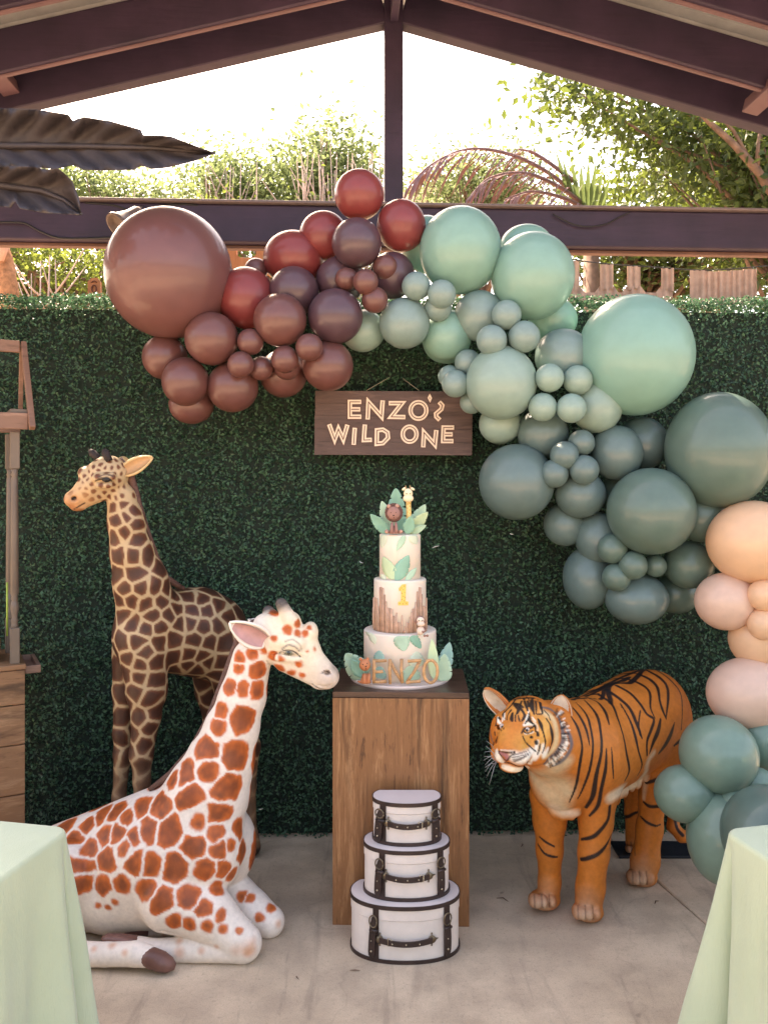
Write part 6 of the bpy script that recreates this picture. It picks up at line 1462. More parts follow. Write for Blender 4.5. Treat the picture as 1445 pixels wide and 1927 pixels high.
mane([(500, 1166, ZH), (478, 1172, ZH), (450, 1200, ZH - .01), (437, 1237, ZH - .01), (417, 1292, ZH - .006), (394, 1352, ZH), (362, 1411, ZH + .006), (322, 1457, 2.98), (282, 1486, 2.99)], 0.017, gr, 0.8)

# ---------------------------------------------------------------- standing giraffe
S = Sculpt(0.0046); ZF = 3.30
S.cone((278, 1195, 3.33, 64), (385, 1198, 3.52, 78), 0.04); S.cone((300, 1160, 3.36, 50), (372, 1165, 3.47, 60), 0.05); S.ell((418, 1200, 3.55), (46, 52, 70), 0.04)
S.chain([(228, 935, 3.20, 27), (238, 985, 3.21, 32), (248, 1040, 3.23, 38), (264, 1095, 3.26, 48), (280, 1160, 3.31, 60)], 0.03)
S.ell((262, 1200, 3.27), (46, 48, 52), 0.03)
S.chain([(272, 1230, 3.27, 46), (276, 1300, 3.27, 37), (275, 1350, 3.26, 26), (266, 1420, 3.26, 21), (267, 1470, 3.26, 15), (264, 1560, 3.26, 12), (262, 1625, 3.26, 14)], 0.02); S.cone((262, 1632, 3.26, 16), (258, 1662, 3.25, 19), 0.008)
S.chain([(243, 1225, 3.36, 32), (234, 1300, 3.37, 21), (230, 1380, 3.37, 16), (231, 1420, 3.37, 16), (224, 1500, 3.37, 12), (220, 1600, 3.37, 13)], 0.02); S.cone((220, 1612, 3.37, 15), (217, 1638, 3.36, 17), 0.008)
S.chain([(425, 1225, 3.50, 50), (440, 1300, 3.51, 34), (462, 1372, 3.55, 21), (472, 1405, 3.56, 17), (468, 1480, 3.55, 13), (470, 1560, 3.55, 13)], 0.02); S.cone((471, 1570, 3.55, 15), (473, 1594, 3.545, 18), 0.008)
S.chain([(395, 1240, 3.60, 40), (392, 1300, 3.62, 24), (400, 1360, 3.63, 16), (410, 1400, 3.635, 14), (405, 1500, 3.63, 11), (405, 1560, 3.63, 12)], 0.02); S.cone((405, 1570, 3.63, 14), (406, 1582, 3.62, 16), 0.008)
ZQ = 3.17                                                                                                     # head, turned to the left and towards the viewer
S.ell((205, 893, ZQ + .01), (36, 38, 36), 0.015); S.cone((190, 900, ZQ - .005, 33), (147, 938, ZQ - .03, 20), 0.015); S.cone((198, 918, ZQ, 22), (148, 950, ZQ - .03, 11), 0.01)
S.ell((142, 939, ZQ - .03), (21, 21, 17), 0.01); S.ell((147, 954, ZQ - .03), (15, 14, 8), 0.005); S.ell((160, 890, ZQ - .01), (12, 20, 13), 0.012)
S.cone((182, 900, ZQ - .072, 9), (210, 898, ZQ - .068, 9), 0.01); S.cone((184, 907, ZQ - .078, 4), (208, 905, ZQ - .074, 4), 0.006, None, True); S.cone((186, 914, ZQ - .07, 6), (206, 913, ZQ - .068, 6), 0.008)
S.ell((139, 938, ZQ - .068), (5.5, 7, 5), 0.006, None, True); S.cone((138, 955, ZQ - .07, 1.6), (160, 945, ZQ - .07, 2.2), 0.004, None, True)
V, Fc = S.mesh(); pt = Paint(V, Fc); gs = thing('standing_giraffe', (P(330, 0, 3.4).x, 3.4, 0), 'standing dark brown netted giraffe sculpture against the hedge', 'giraffe statue')
V = pt.V; X, Y = pxy(V); z1 = lambda u, v_: (80 + u / 3.6125, 820 + v_ / 3.6125)
sdb = [(505, 575), (575, 550), (480, 470), (540, 460), (635, 605), (620, 515), (560, 660), (490, 690), (635, 700), (515, 820), (620, 820), (710, 820), (510, 950), (630, 940), (555, 1040), (675, 1040), (765, 1030), (525, 1130), (605, 1125), (700, 1150), (810, 1130), (845, 1040), (895, 1090), (1005, 1100), (910, 1170), (1080, 1115), (1020, 1190), (1120, 1190), (1200, 1170), (555, 1215), (745, 1225), (860, 1225), (615, 1280), (700, 1310), (805, 1300), (935, 1280), (1005, 1270), (1095, 1300), (1200, 1280), (1240, 1230), (650, 1400), (795, 1405), (890, 1380), (1040, 1390), (1130, 1410), (1240, 1410), (535, 1410), (580, 1520), (700, 1480), (655, 1560), (775, 1540), (890, 1510), (1000, 1490), (1085, 1500), (1120, 1550), (1215, 1545), (900, 1590), (985, 1565), (1060, 1585), (565, 1620), (655, 1645), (755, 1660), (500, 1600), (625, 1740), (545, 1760), (735, 1790), (870, 1640), (990, 1640), (1205, 1640), (1075, 1700), (1130, 1780), (1200, 1720)]
sds = [(365, 165), (395, 195), (455, 175), (495, 165), (345, 215), (375, 235), (315, 245), (290, 270), (430, 215), (470, 215), (510, 215), (530, 260), (500, 260), (435, 250), (375, 272), (340, 265), (330, 330), (300, 360), (262, 350), (270, 325), (350, 378), (295, 400), (335, 430), (400, 340), (445, 350), (490, 330), (488, 372), (420, 390), (390, 415), (460, 410), (520, 350), (545, 345), (520, 310), (305, 300), (540, 405), (500, 415)]
seeds, kind = [], []
for u, v_ in sdb:
    h = pt.cast(*z1(u, v_))
    if h is not None: seeds.append(np.array(h)); kind.append(0)
for u, v_ in sds:
    h = pt.cast(*z1(u, v_))
    if h is not None: seeds.append(np.array(h)); kind.append(1)
def spc(p):
    x = CX + p[0] / p[1] * FPX; y = YH - (p[2] - CAMH) / p[1] * FPX
    if y < 945: return 0.032
    if y > 1330: return 0.062
    return 0.078 if y > 1000 else 0.06
for e in seeds_fill(pt, seeds, spc, 9):
    x = CX + e[0] / e[1] * FPX; y = YH - (e[2] - CAMH) / e[1] * FPX; seeds.append(e); kind.append(1 if y < 945 else 0)
wp = V + 0.004 * np.stack([vnoise(V, 40, 1), vnoise(V, 40, 2), vnoise(V, 40, 3)], 1)
f1, f2, ii = two_nearest(wp, seeds); kk = np.array(kind)[ii]
inn = np.where(kk == 0, f2 - f1 - 0.0095, np.minimum(f2 - f1 - 0.010, 0.0125 - f1)); msk = sstep(-0.003, 0.005, inn); core = sstep(0.004, 0.028, inn)
tan = np.array(srgb(192, 163, 126)); pt.C[:] = tan; pt.C *= (0.95 + 0.07 * vnoise(V, 9, 4))[:, None]
legf = sstep(1400, 1500, Y); msk2 = msk * (1 - 0.55 * legf)
pt.blend(legf * 0.7, srgb(136, 100, 76)); pt.blend(sstep(1180, 1330, Y) * (1 - legf) * 0.25, srgb(150, 112, 76))
pt.blend(msk2, srgb(108, 62, 42)); pt.blend(msk2 * core * 0.75, srgb(56, 35, 28))
pt.blend(0.7 * pt.mask([(P(142, 945, ZQ - .07), 0.05)], 0.7), srgb(206, 152, 104)); pt.blend(0.6 * pt.mask([(P(132, 950, ZQ - .065), 0.03)], 0.8), srgb(160, 98, 62))
pt.blend(sstep(3.375, 3.39, V[:, 1]) * 0, (0, 0, 0))
for pl, col, a in (([(365, 305, 6), (400, 295, 9), (440, 290, 10), (470, 305, 6)], srgb(34, 26, 24), 1.0), ([(380, 280, 3), (430, 262, 5), (480, 275, 4)], srgb(70, 52, 42), 0.9), ([(205, 428, 10), (222, 420, 10)], srgb(40, 26, 22), 1.0), ([(215, 500, 4), (250, 478, 5), (285, 458, 5)], srgb(58, 34, 26), 1.0)):
    pstroke([(u, v_, w / 3.6125 * 1.25) for u, v_, w in pl], col, z1, a, 0.35)
pt.blend(sstep(0.055, 0.035, V[:, 2]) , srgb(48, 32, 26))
pt.build('body', M['gir_skin'], gs)
M['horn_dark'] = simple('dark_horn_hair', (0.028, 0.018, 0.017), 0.7, 0.3, 120, bump=0.6)
for base_, tip_, dz in (((206, 868), (197, 849), -0.035), ((190, 868), (172, 850), 0.02)):
    a = P(*base_, ZQ + dz); b = P(*tip_, ZQ + dz); m = MB(); m.tube([a, a.lerp(b, 0.5), a.lerp(b, 0.9), b + (b - a) * 0.18], [0.017, 0.018, 0.019, 0.009], 12, flat=0.8); m.build('horn', M['horn_dark'], gs)
M['ear_tan'] = simple('ear_tan', srgb(214, 178, 128), 0.55, 0.05, 20); M['ear_dusk'] = simple('ear_inner_tan', srgb(190, 146, 104), 0.6, 0.1, 25)
ear(P(231, 890, ZQ), P(287, 860, ZQ + .02), 0.058, gs, M['ear_tan'], M['ear_dusk'], (0.25, -1, 0.25), 0.5); ear(P(218, 880, ZQ + .09), P(240, 866, ZQ + .19), 0.055, gs, M['ear_tan'], M['ear_dusk'], (-0.7, -0.5, 0.2), 0.5)
mane([(225, 862, ZQ + .03), (243, 890, 3.21), (252, 920, 3.22), (262, 960, 3.235), (276, 1005, 3.25), (292, 1050, 3.27), (312, 1088, 3.31), (345, 1108, 3.37)], 0.020, gs, 0.8)
m = MB(); m.ball(pt.cast(*z1(430, 296)) + Vector((0, .006, 0)), (0.017, 0.010, 0.011), 14, 10); m.build('eye', simple('dull_black_eye', (0.010, 0.008, 0.008), 0.45), gs)

# ---------------------------------------------------------------- tiger
S = Sculpt(0.0034)
S.cone((1090, 1420, 3.13, 90), (1206, 1352, 3.43, 88), 0.04); S.ell((1155, 1362, 3.28), (58, 56, 72), 0.04); S.ell((1232, 1350, 3.43), (64, 62, 86), 0.03)
S.cone((1035, 1390, 2.99, 70), (1085, 1404, 3.10, 88), 0.04); S.ell((1052, 1465, 3.05), (56, 45, 62), 0.04)
S.ell((1122, 1440, 3.08), (46, 40, 82), 0.035)                                                                # near shoulder
S.chain([(1036, 1500, 3.14, 40), (1034, 1545, 3.14, 30), (1034, 1600, 3.135, 24), (1034, 1660, 3.13, 20), (1032, 1685, 3.125, 21)], 0.02)
S.chain([(1120, 1490, 3.08, 44), (1121, 1545, 3.075, 31), (1117, 1605, 3.065, 28), (1111, 1670, 3.06, 26), (1108, 1695, 3.055, 26)], 0.02)
S.chain([(1246, 1400, 3.36, 52), (1235, 1455, 3.34, 36), (1228, 1500, 3.34, 24), (1222, 1560, 3.34, 23), (1214, 1620, 3.32, 25), (1210, 1640, 3.315, 24)], 0.025)
S.chain([(1225, 1400, 3.55, 48), (1198, 1470, 3.57, 28), (1192, 1530, 3.60, 15), (1192, 1585, 3.59, 15)], 0.02)
def paw(cx_, cy_, Z, w, dirx, n=4):
    """rounded paw with four toes on the floor"""
    zf = floorZ(cy_); r0 = w * 0.52
    S.ell((cx_ + 5, cy_ - w * 0.46, Z + 0.025), (w * 0.88, w * 0.95, w * 0.48), 0.015)
    for i in range(n):
        f_ = (i - (n - 1) / 2) / (n / 2); S.ell((cx_ + 3 + f_ * w * 0.74 - dirx * (1 - abs(f_)) * 2, cy_ - w * 0.33 - abs(f_) * 3.0, Z - 0.035 + 0.022 * abs(f_)), (w * 0.26, w * 0.55, w * 0.36), 0.006)
paw(1019, 1708, 3.10, 32, 4); paw(1101, 1730, 3.035, 33, 2); paw(1203, 1664, 3.30, 31, 3); paw(1187, 1605, 3.565, 15, 3)
S.chain([(1282, 1395, 3.50, 14), (1296, 1450, 3.53, 12), (1290, 1500, 3.52, 11), (1268, 1535, 3.48, 11), (1266, 1556, 3.46, 11), (1282, 1574, 3.44, 11), (1304, 1578, 3.44, 10)], 0.01)   # tail
# head: turned left, slightly down
hx = Vector((-0.42, -0.90, -0.10)).normalized()
S.ell((1000, 1369, 2.93), (55, 60, 54), 0.02); S.ell((952, 1374, 2.89), (29, 26, 36), 0.012); S.ell((993, 1341, 2.905), (41, 42, 29), 0.02)
S.ell((1046, 1392, 2.95), (36, 34, 54), 0.012); S.ell((945, 1388, 2.97), (24, 36, 42), 0.012)
for i in range(9):
    a_ = -0.55 + 2.0 * i / 8; S.cone((1035 + 26 * math.cos(a_), 1392 + 34 * math.sin(a_), 2.93, 11), (1035 + 47 * math.cos(a_), 1392 + 56 * math.sin(a_), 2.95, 3.5), 0.006)                    # ruff
S.cone((972, 1374, 2.86, 30), (956, 1408, 2.80, 22), 0.02); S.cone((985, 1352, 2.865, 26), (966, 1380, 2.83, 21), 0.02)
S.ell((972, 1422, 2.80), (26, 26, 20), 0.01); S.ell((942, 1418, 2.82), (19, 22, 18), 0.01); S.ell((962, 1441, 2.82), (23, 24, 12), 0.008)
S.ell((1002, 1414, 2.86), (30, 30, 28), 0.02); S.cone((953, 1410, 2.775, 9), (955, 1424, 2.772, 5), 0.008)
S.cone((984, 1366, 2.845, 8), (1002, 1366, 2.865, 8), 0.012); S.cone((940, 1360, 2.87, 7), (950, 1361, 2.855, 7), 0.012)     # brows
S.ell((992, 1376, 2.850), (9, 9, 6.5), 0.008, None, True); S.ell((943.5, 1369, 2.862), (8, 9, 6), 0.008, None, True)
S.cone((947, 1435, 2.785, 1.8), (956, 1435, 2.778, 1.8), 0.004, None, True); S.cone((956, 1436, 2.775, 1.8), (985, 1440, 2.80, 2.0), 0.004, None, True); S.cone((985, 1440, 2.80, 2.0), (1000, 1430, 2.83, 1.6), 0.004, None, True)
S.cone((954, 1428, 2.765, 1.2), (955, 1436, 2.775, 1.4), 0.003, None, True)
# belly fur edge
for i in range(13):
    t = i / 12; S.ell((1152 + 60 * t + 3 * math.sin(i * 2.2), 1503 - 46 * t + 3 * math.sin(i * 1.7), 3.15 + 0.11 * t), (8, 9, 13 + 4 * math.sin(i * 2.9)), 0.006)
for i in range(9):
    t = i / 8; S.ell((1040 + 46 * t, 1525 + 8 * math.sin(math.pi * t) + 3 * math.sin(i * 2.4), 3.02), (9, 9, 11), 0.008)
V, Fc = S.mesh(); pt = Paint(V, Fc, 2, 0.0027); tg_ = thing('tiger', (P(1130, 0, 3.2).x, 3.2, 0), 'orange striped tiger sculpture standing on the concrete beside the pedestal', 'tiger statue')
V = pt.V; X, Y = pxy(V); z6 = lambda u, v_: (880 + u / 3.141, 1230 + v_ / 3.141); z5 = lambda u, v_: (900 + u / 6.881, 1250 + v_ / 6.881)
og = np.array(srgb(198, 112, 44)); pt.C[:] = og; pt.C *= (1 + 0.07 * vnoise(V, 18, 1) + 0.05 * vnoise(V, 60, 2))[:, None]
pt.blend(0.30 * sstep(1320, 1250, Y) * sstep(1100, 1200, X), srgb(150, 72, 30))
C0 = V[:, 0] * 0
bc = P(1147, 1390, 3.28); axd = (P(1206, 1390, 3.43) - P(1088, 1390, 3.13)); axd.z = 0; axd.normalize(); nsd = Vector((-axd.y, axd.x, 0)); MIR = (bc, nsd)
crm = srgb(232, 206, 176); wht = srgb(236, 224, 206); blk = srgb(26, 20, 20); gry = srgb(92, 92, 96)
def ps(pl, col, zc, a=1.0, soft=0.35, sc=1.0, mirror=None): pt.blend(a * pt.mask(pt.stroke_pts([(u, v_, w * sc) for u, v_, w in pl], zc, 1.5, mirror), soft), col)
# chest, throat and belly
for pl in ([(380, 720, 14), (450, 800, 20), (520, 870, 24), (560, 920, 14)], [(440, 720, 18), (540, 760, 22), (590, 820, 14)], [(520, 690, 20), (590, 640, 12)]): ps(pl, srgb(206, 178, 140), z6, 0.85, 0.7)
ps([(850, 850, 12), (930, 800, 13), (1000, 762, 13), (1045, 710, 8)], srgb(224, 200, 168), z6, 0.85, 0.5, mirror=MIR); ps([(500, 905, 8), (570, 935, 9), (640, 950, 7)], srgb(220, 190, 160), z6, 0.7, 0.7); ps([(1100, 590, 6), (1060, 660, 7), (1040, 860, 3)], srgb(214, 190, 160), z6, 0.6, 0.7)
# paws
for cx_, cy_, w in ((1019, 1696, 33), (1101, 1717, 33), (1203, 1653, 31), (1187, 1598, 16)):
    h = pt.cast(cx_, cy_)
    if h is not None: pt.blend(0.62 * pt.mask([(h, w / FPX * h.y)], 0.55), srgb(186, 140, 108)); pt.blend(0.55 * pt.mask([(h + Vector((0, -.02, -.03)), w * 0.8 / FPX * h.y)], 0.7), srgb(206, 178, 152))
    for i in range(3):
        u = cx_ + (i - 1) * w * 0.42; ps([(u, cy_ - 12, 1.4), (u + 1, cy_ + 12, 1.6)], srgb(84, 58, 46), lambda x, y: (x, y), 0.6, 0.7)
# body stripes
BS = [
 [(610, 310, 4), (660, 370, 8), (700, 450, 8), (720, 540, 3)], [(612, 375, 4), (650, 440, 9), (675, 540, 7), (668, 620, 8), (640, 780, 6), (600, 880, 3)], [(640, 290, 3), (700, 360, 7), (728, 450, 7), (740, 560, 6), (720, 690, 7), (680, 800, 5), (650, 860, 3)],
 [(690, 275, 4), (760, 360, 9), (785, 460, 8), (790, 580, 8), (760, 720, 10), (740, 840, 12), (700, 910, 8)], [(820, 565, 4), (815, 680, 9), (790, 800, 9), (770, 900, 9), (720, 960, 5)], [(700, 260, 8), (770, 290, 8), (815, 350, 9), (835, 420, 4)], [(770, 240, 7), (850, 300, 7), (885, 380, 7), (920, 490, 6), (940, 600, 9), (955, 690, 8), (930, 750, 6)],
 [(820, 215, 8), (900, 270, 8), (960, 330, 9), (1000, 420, 10), (1030, 500, 5)], [(880, 190, 8), (960, 235, 8), (1020, 300, 8), (1060, 360, 7), (1100, 390, 7), (1085, 450, 8), (1060, 520, 7), (1060, 600, 6)], [(910, 320, 3), (905, 300, 3), (960, 400, 6), (990, 490, 9), (1010, 580, 6), (1030, 660, 5), (1005, 720, 4)],
 [(940, 150, 8), (1020, 180, 8), (1075, 230, 7), (1080, 320, 5), (1105, 380, 4)], [(1000, 120, 7), (1070, 150, 8), (1120, 200, 8), (1135, 280, 6), (1150, 330, 8), (1172, 385, 4)], [(1060, 100, 6), (1130, 140, 8), (1175, 190, 7), (1185, 260, 7), (1172, 380, 4)], [(1110, 95, 4), (1190, 150, 5), (1255, 230, 4), (1268, 330, 3), (1262, 450, 3)],
 [(1140, 390, 6), (1125, 460, 12), (1095, 530, 10), (1075, 590, 4)], [(1222, 410, 3), (1200, 480, 12), (1165, 545, 12), (1130, 590, 6)], [(850, 560, 3), (855, 640, 5), (862, 740, 3)], [(1020, 340, 4), (1010, 420, 5), (1020, 480, 8)], [(1250, 520, 8), (1220, 545, 5)],
 [(840, 905, 8), (830, 980, 8), (790, 1040, 9), (740, 1085, 9), (672, 1100, 6)], [(850, 1070, 4), (815, 1140, 7), (765, 1190, 9), (700, 1215, 9), (670, 1218, 8)], [(425, 1085, 4), (460, 1115, 6), (510, 1142, 4)], [(415, 1130, 4), (450, 1180, 5), (490, 1200, 6), (528, 1205, 4)],
 [(1055, 765, 7), (1110, 750, 8), (1140, 725, 5)], [(1040, 880, 5), (1075, 905, 8), (1130, 905, 7)], [(1022, 965, 4), (1060, 1000, 6), (1110, 1020, 5), (1138, 1012, 3)],
 [(620, 275, 10), (760, 215, 12), (900, 145, 12), (1030, 95, 10), (1090, 92, 5)], [(700, 255, 9), (820, 200, 9), (950, 140, 8)], [(1225, 990, 7), (1240, 1040, 7), (1270, 1075, 8)],
]
for pl in BS: ps(pl, blk, z6, 0.97, 0.22, 1 / 3.141 * 1.42, MIR if pl[0][1] < 1000 else None)
# face (photo marks cast on the modelled head)
sf = 1 / 6.881
def fs_(pl, col, a=1.0, soft=0.35): ps(pl, col, z5, a, soft, sf * 1.12)
fs_([(480, 560, 150), (700, 620, 120), (860, 800, 120), (600, 1000, 150), (300, 900, 120)], srgb(224, 160, 82), 0.6, 0.7); fs_([(500, 800, 60), (420, 900, 80), (380, 1020, 80)], srgb(198, 112, 42), 0.6, 0.8); fs_([(880, 760, 60), (860, 950, 60), (780, 1120, 50)], srgb(226, 170, 92), 0.75, 0.8); fs_([(620, 980, 60), (600, 1080, 50)], srgb(228, 168, 84), 0.6, 0.8)
fs_([(830, 620, 30), (960, 700, 40), (1010, 850, 44), (1000, 1020, 40), (930, 1150, 40), (850, 1200, 30)], srgb(226, 196, 150), 0.85, 0.6)
fs_([(460, 1200, 60), (560, 1230, 70), (650, 1180, 60), (690, 1120, 34)], wht, 0.95, 0.5); fs_([(240, 1130, 26), (260, 1220, 44), (310, 1270, 26)], wht, 0.95, 0.5); fs_([(320, 1330, 30), (430, 1365, 40), (560, 1375, 34), (640, 1330, 26)], srgb(240, 216, 186), 1.0, 0.4); fs_([(660, 1290, 22), (700, 1230, 18)], wht, 0.9, 0.5)
fs_([(780, 1150, 30), (720, 1230, 26), (770, 1000, 16), (740, 1110, 18)], wht, 0.9, 0.5); fs_([(840, 1060, 26), (850, 1180, 30), (900, 1100, 22)], wht, 0.8, 0.6)
# ruff bands
fs_([(820, 560, 14), (920, 580, 18), (1010, 650, 22), (1065, 760, 26), (1095, 900, 30), (1090, 1020, 30), (1010, 1150, 28), (900, 1230, 26), (850, 1290, 20)], gry, 0.9, 0.5); fs_([(1150, 850, 22), (1190, 950, 26), (1205, 1060, 24), (1150, 1180, 24), (1060, 1270, 26), (960, 1320, 16)], gry, 0.9, 0.5)
fs_([(1140, 960, 12), (1140, 1050, 18), (1060, 1180, 20), (960, 1260, 22), (880, 1310, 12)], wht, 0.9, 0.5); fs_([(170, 640, 14), (150, 780, 14), (160, 920, 14), (190, 1020, 10)], gry, 0.85, 0.5)
rh = random.Random(4)
for i in range(90):                                                     # brushed hairs across the bands
    a_ = -1.05 + 2.45 * rh.random(); rr2 = rh.choice((0.93, 1.08)) + rh.uniform(-.05, .05); cx_, cy_ = 860 + 268 * rr2 * math.cos(a_), 915 + 370 * rr2 * math.sin(a_); d = rh.uniform(16, 34)
    fs_([(cx_ - d * math.cos(a_ - .3), cy_ - d * math.sin(a_ - .3), 2), (cx_ + d * math.cos(a_ + .3), cy_ + d * math.sin(a_ + .3), 3)], blk if i % 3 else wht, 0.6, 0.5)
# white brows and lids
fs_([(590, 790, 14), (650, 775, 22), (720, 780, 16)], wht, 1.0, 0.4); fs_([(600, 760, 10), (640, 690, 9), (650, 600, 8)], wht, 0.9, 0.4); fs_([(700, 720, 10), (760, 800, 12), (770, 900, 8)], crm, 0.8, 0.5); fs_([(250, 690, 12), (262, 750, 18), (290, 775, 14)], wht, 1.0, 0.4); fs_([(310, 740, 8), (320, 660, 8)], wht, 0.8, 0.4); fs_([(600, 900, 6), (650, 905, 7), (710, 880, 6)], wht, 0.9, 0.4)
FSx = [
 [(560, 895, 8), (585, 850, 11), (625, 825, 9), (680, 830, 9), (735, 800, 12), (740, 870, 7)], [(590, 880, 6), (640, 898, 5), (700, 870, 6)], [(225, 790, 9), (262, 800, 7), (300, 790, 8), (330, 840, 5)], [(250, 830, 5), (300, 860, 4)], [(265, 695, 12), (285, 715, 9)],
 [(775, 715, 10), (810, 790, 20), (835, 870, 9), (860, 960, 8), (865, 1050, 7), (830, 1150, 5)], [(880, 710, 8), (925, 780, 8), (950, 880, 20), (960, 980, 14), (935, 1070, 7), (905, 1150, 4)], [(660, 640, 8), (655, 710, 22), (690, 760, 10), (720, 780, 5)], [(640, 720, 12), (605, 770, 6)],
 [(700, 450, 14), (690, 540, 30), (715, 620, 12), (720, 650, 5)], [(800, 500, 16), (810, 560, 18), (830, 640, 10), (760, 650, 7)], [(770, 455, 8), (765, 490, 6)], [(590, 450, 12), (610, 520, 16), (640, 600, 10)], [(540, 560, 14), (590, 640, 12), (600, 680, 16), (560, 740, 7)],
 [(480, 460, 14), (420, 540, 14), (340, 620, 10), (320, 660, 12), (345, 710, 8)], [(470, 520, 22), (520, 580, 22), (500, 640, 12)], [(420, 600, 14), (380, 660, 8), (370, 720, 5)], [(440, 640, 14), (430, 700, 22), (440, 740, 10)], [(480, 660, 7), (480, 740, 4)], [(515, 670, 7), (535, 740, 4)], [(300, 510, 9), (230, 600, 7), (215, 690, 5)], [(400, 460, 10), (330, 530, 9), (290, 590, 5)], [(560, 420, 14), (680, 405, 16), (790, 430, 12), (850, 470, 6)], [(450, 440, 8), (540, 430, 9)], [(620, 420, 8), (660, 470, 7)],
 [(680, 945, 14), (694, 948, 12)], [(765, 885, 12), (772, 920, 16)], [(748, 1010, 20), (752, 1025, 18)], [(575, 935, 4), (610, 1010, 5), (680, 1080, 6), (740, 1130, 8)], [(800, 1040, 8), (785, 1120, 9), (765, 1170, 6)], [(212, 880, 8), (215, 920, 6)], [(250, 940, 5), (225, 1010, 4)], [(330, 470, 7), (250, 540, 6)],
 [(240, 690, 4), (232, 760, 5), (222, 800, 5)], [(205, 1010, 5), (190, 1050, 5)]]
for pl in FSx: fs_([(u, v_, w * 1.12 + 1.5) for u, v_, w in pl], blk, 0.97, 0.25)
for pl in ([(420, 470, 20), (500, 450, 22), (600, 440, 22), (720, 440, 20)], [(450, 510, 16), (520, 520, 20), (580, 560, 14)], [(640, 480, 16), (650, 550, 14)], [(380, 520, 12), (330, 600, 10)], [(740, 480, 14), (750, 570, 14), (745, 640, 8)], [(560, 480, 14), (540, 540, 12)], [(850, 600, 9), (905, 660, 8), (930, 720, 6)], [(270, 560, 8), (235, 650, 7)]):
    fs_(pl, blk, 0.95, 0.3)                                             # dense dark marks on the crown
fs_([(640, 660, 7), (615, 720, 6)], wht, 0.9, 0.4); fs_([(340, 640, 6), (335, 720, 7)], wht, 0.85, 0.4); fs_([(700, 690, 8), (740, 740, 9)], wht, 0.85, 0.4)
# nose, mouth, whisker rows
fs_([(265, 1135, 14), (310, 1165, 26), (360, 1190, 30), (365, 1235, 16)], srgb(176, 112, 110), 1.0, 0.3); fs_([(262, 1128, 7), (320, 1140, 6), (400, 1150, 7), (470, 1135, 9)], srgb(40, 26, 26), 1.0, 0.4); fs_([(265, 1150, 8), (300, 1195, 8), (345, 1245, 7)], srgb(56, 32, 32), 1.0, 0.4); fs_([(470, 1150, 11), (420, 1190, 9), (390, 1230, 7), (365, 1260, 6)], srgb(56, 32, 32), 1.0, 0.4); fs_([(290, 1115, 5), (350, 1118, 6), (440, 1128, 6)], srgb(214, 196, 184), 0.9, 0.4)
fs_([(362, 1250, 5), (345, 1275, 6)], blk, 1.0, 0.35); fs_([(345, 1278, 5), (420, 1285, 6), (500, 1320, 6), (570, 1325, 7), (620, 1295, 6), (640, 1262, 4)], blk, 0.95, 0.35)
for r_, (y0, x0, x1) in enumerate(((1180, 430, 640), (1210, 440, 660), (1240, 450, 640), (1262, 460, 600))):
    for i in range(9): u = x0 + (x1 - x0) * i / 8; v_ = y0 - 60 * (i / 8) ** 1.5 + 4 * math.sin(i * 3); fs_([(u, v_, 2.8), (u + 8, v_ - 1, 2.4)], srgb(84, 66, 60), 0.8, 0.5)
pt.blend(sstep(0.010, 0.0, V[:, 2]) * 0.3, srgb(120, 90, 74))
pt.build('body', M['tig_skin'], tg_)
M['iris'] = simple('tiger_iris', srgb(186, 160, 146), 0.12, 0.1, 200, Coat_Weight=1.0)
for (u, v_), s_ in (((628, 855), 1.0), ((308, 812), 0.85)):
    h = pt.cast(*z5(u, v_)); 
    m = MB(); m.ball(h + Vector((0, 0.0045, 0)), (0.0105 * s_, 0.008, 0.0095), 14, 10); ey = m.build('eye', M['iris'], tg_)
    m = MB(); m.ball(h + Vector((-0.0004, -0.0022, 0)), (0.0046 * s_, 0.0025, 0.0046), 10, 8); m.build('pupil', M['pupil'], ey)
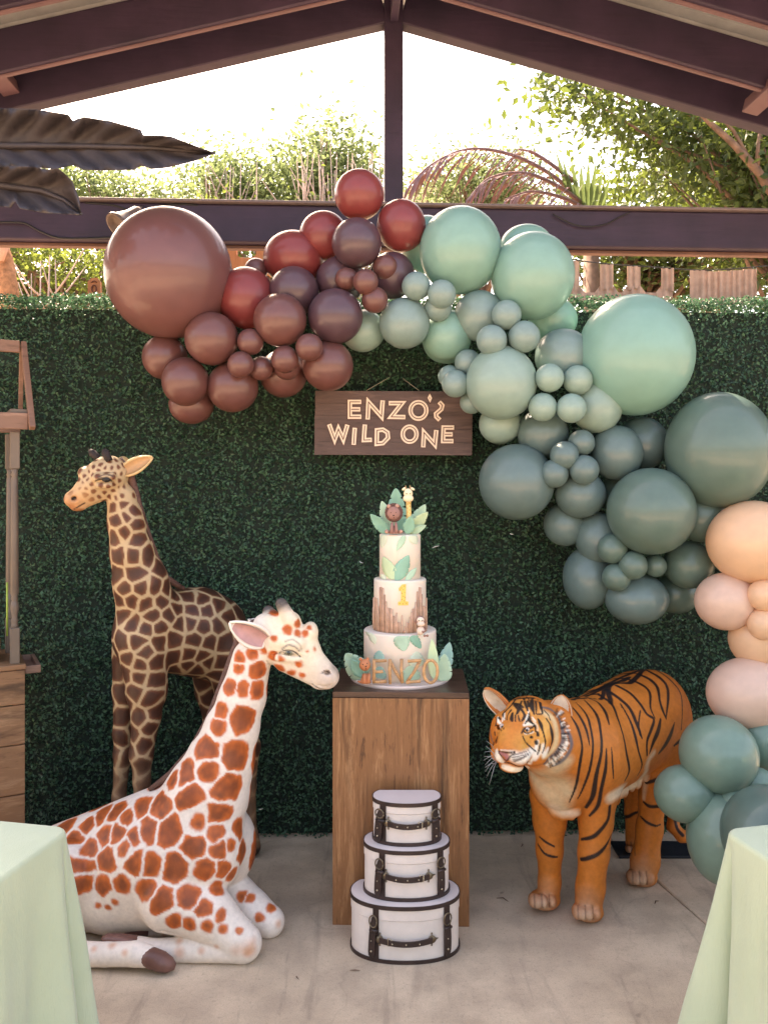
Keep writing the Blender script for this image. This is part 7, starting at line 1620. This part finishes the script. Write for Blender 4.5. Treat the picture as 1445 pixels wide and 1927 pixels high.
# ears: rounded cups
M['tear'] = simple('tiger_ear_fur', srgb(196, 178, 156), 0.7, 0.2, 30, bump=0.6); M['tear_o'] = simple('tiger_ear_back', srgb(188, 108, 50), 0.7, 0.25, 30, bump=0.5)
def tear(base_, tip_, W, nrm):
    a, b = Vector(base_), Vector(tip_); ax_ = b - a; L_ = ax_.length; ax_.normalize(); nn = Vector(nrm); nn = (nn - ax_ * nn.dot(ax_)).normalized(); sd_ = ax_.cross(nn); vs = []; n1_, n2_ = 16, 14
    for i in range(n1_ + 1):
        t = i / n1_; w_ = W / 2 * max(0.02, (1 - t ** 3.2) ** 0.5) * (0.86 + 0.14 * math.sin(math.pi * t))
        for j in range(n2_ + 1): s_ = j / n2_ * 2 - 1; vs.append(a + ax_ * (L_ * t) + sd_ * (w_ * s_) + nn * (0.42 * w_ * s_ * s_ * (1 - 0.5 * t) + 0.01 * t * t))
    fs = [(i * (n2_ + 1) + j, i * (n2_ + 1) + j + 1, (i + 1) * (n2_ + 1) + j + 1, (i + 1) * (n2_ + 1) + j) for i in range(n1_) for j in range(n2_)]
    m = MB(); m.add(vs, fs, True); o = m.build('ear', M['tear_o'], tg_); s2 = o.modifiers.new('t', 'SOLIDIFY'); s2.thickness = 0.012; s2.offset = 0
    vi = [v_ + nn * 0.0066 for v_ in vs]; m = MB(); m.add(vi, [(i * (n2_ + 1) + j, i * (n2_ + 1) + j + 1, (i + 1) * (n2_ + 1) + j + 1, (i + 1) * (n2_ + 1) + j) for i in range(0, n1_) for j in range(0, n2_)], True); m.build('inner_ear', M['tear'], o)
tear(P(1052, 1372, 2.955), P(1058, 1308, 2.97), 0.088, (-0.35, -1, 0.0)); tear(P(955, 1338, 2.965), P(914, 1294, 2.985), 0.074, (-0.75, -1, -0.25))
# whiskers
M['whisk'] = simple('grey_whisker', (0.30, 0.29, 0.28), 0.5)
for i, (x1, y1) in enumerate(((108, 1000), (80, 1140), (65, 1250), (85, 1310), (85, 1400), (100, 1475), (140, 1570), (100, 1060), (70, 1195), (80, 1345))):
    a = P(*z5(235 + 6 * (i % 3), 1170 + 14 * i), 2.80); b = P(*z5(x1, y1), 2.76 + 0.01 * (i % 3)); m = MB(); m.tube([a, a.lerp(b, 0.5) + Vector((0, -0.01, 0.012)), b], [0.0011, 0.0009, 0.0004], 5); m.build('whisker', M['whisk'], tg_)
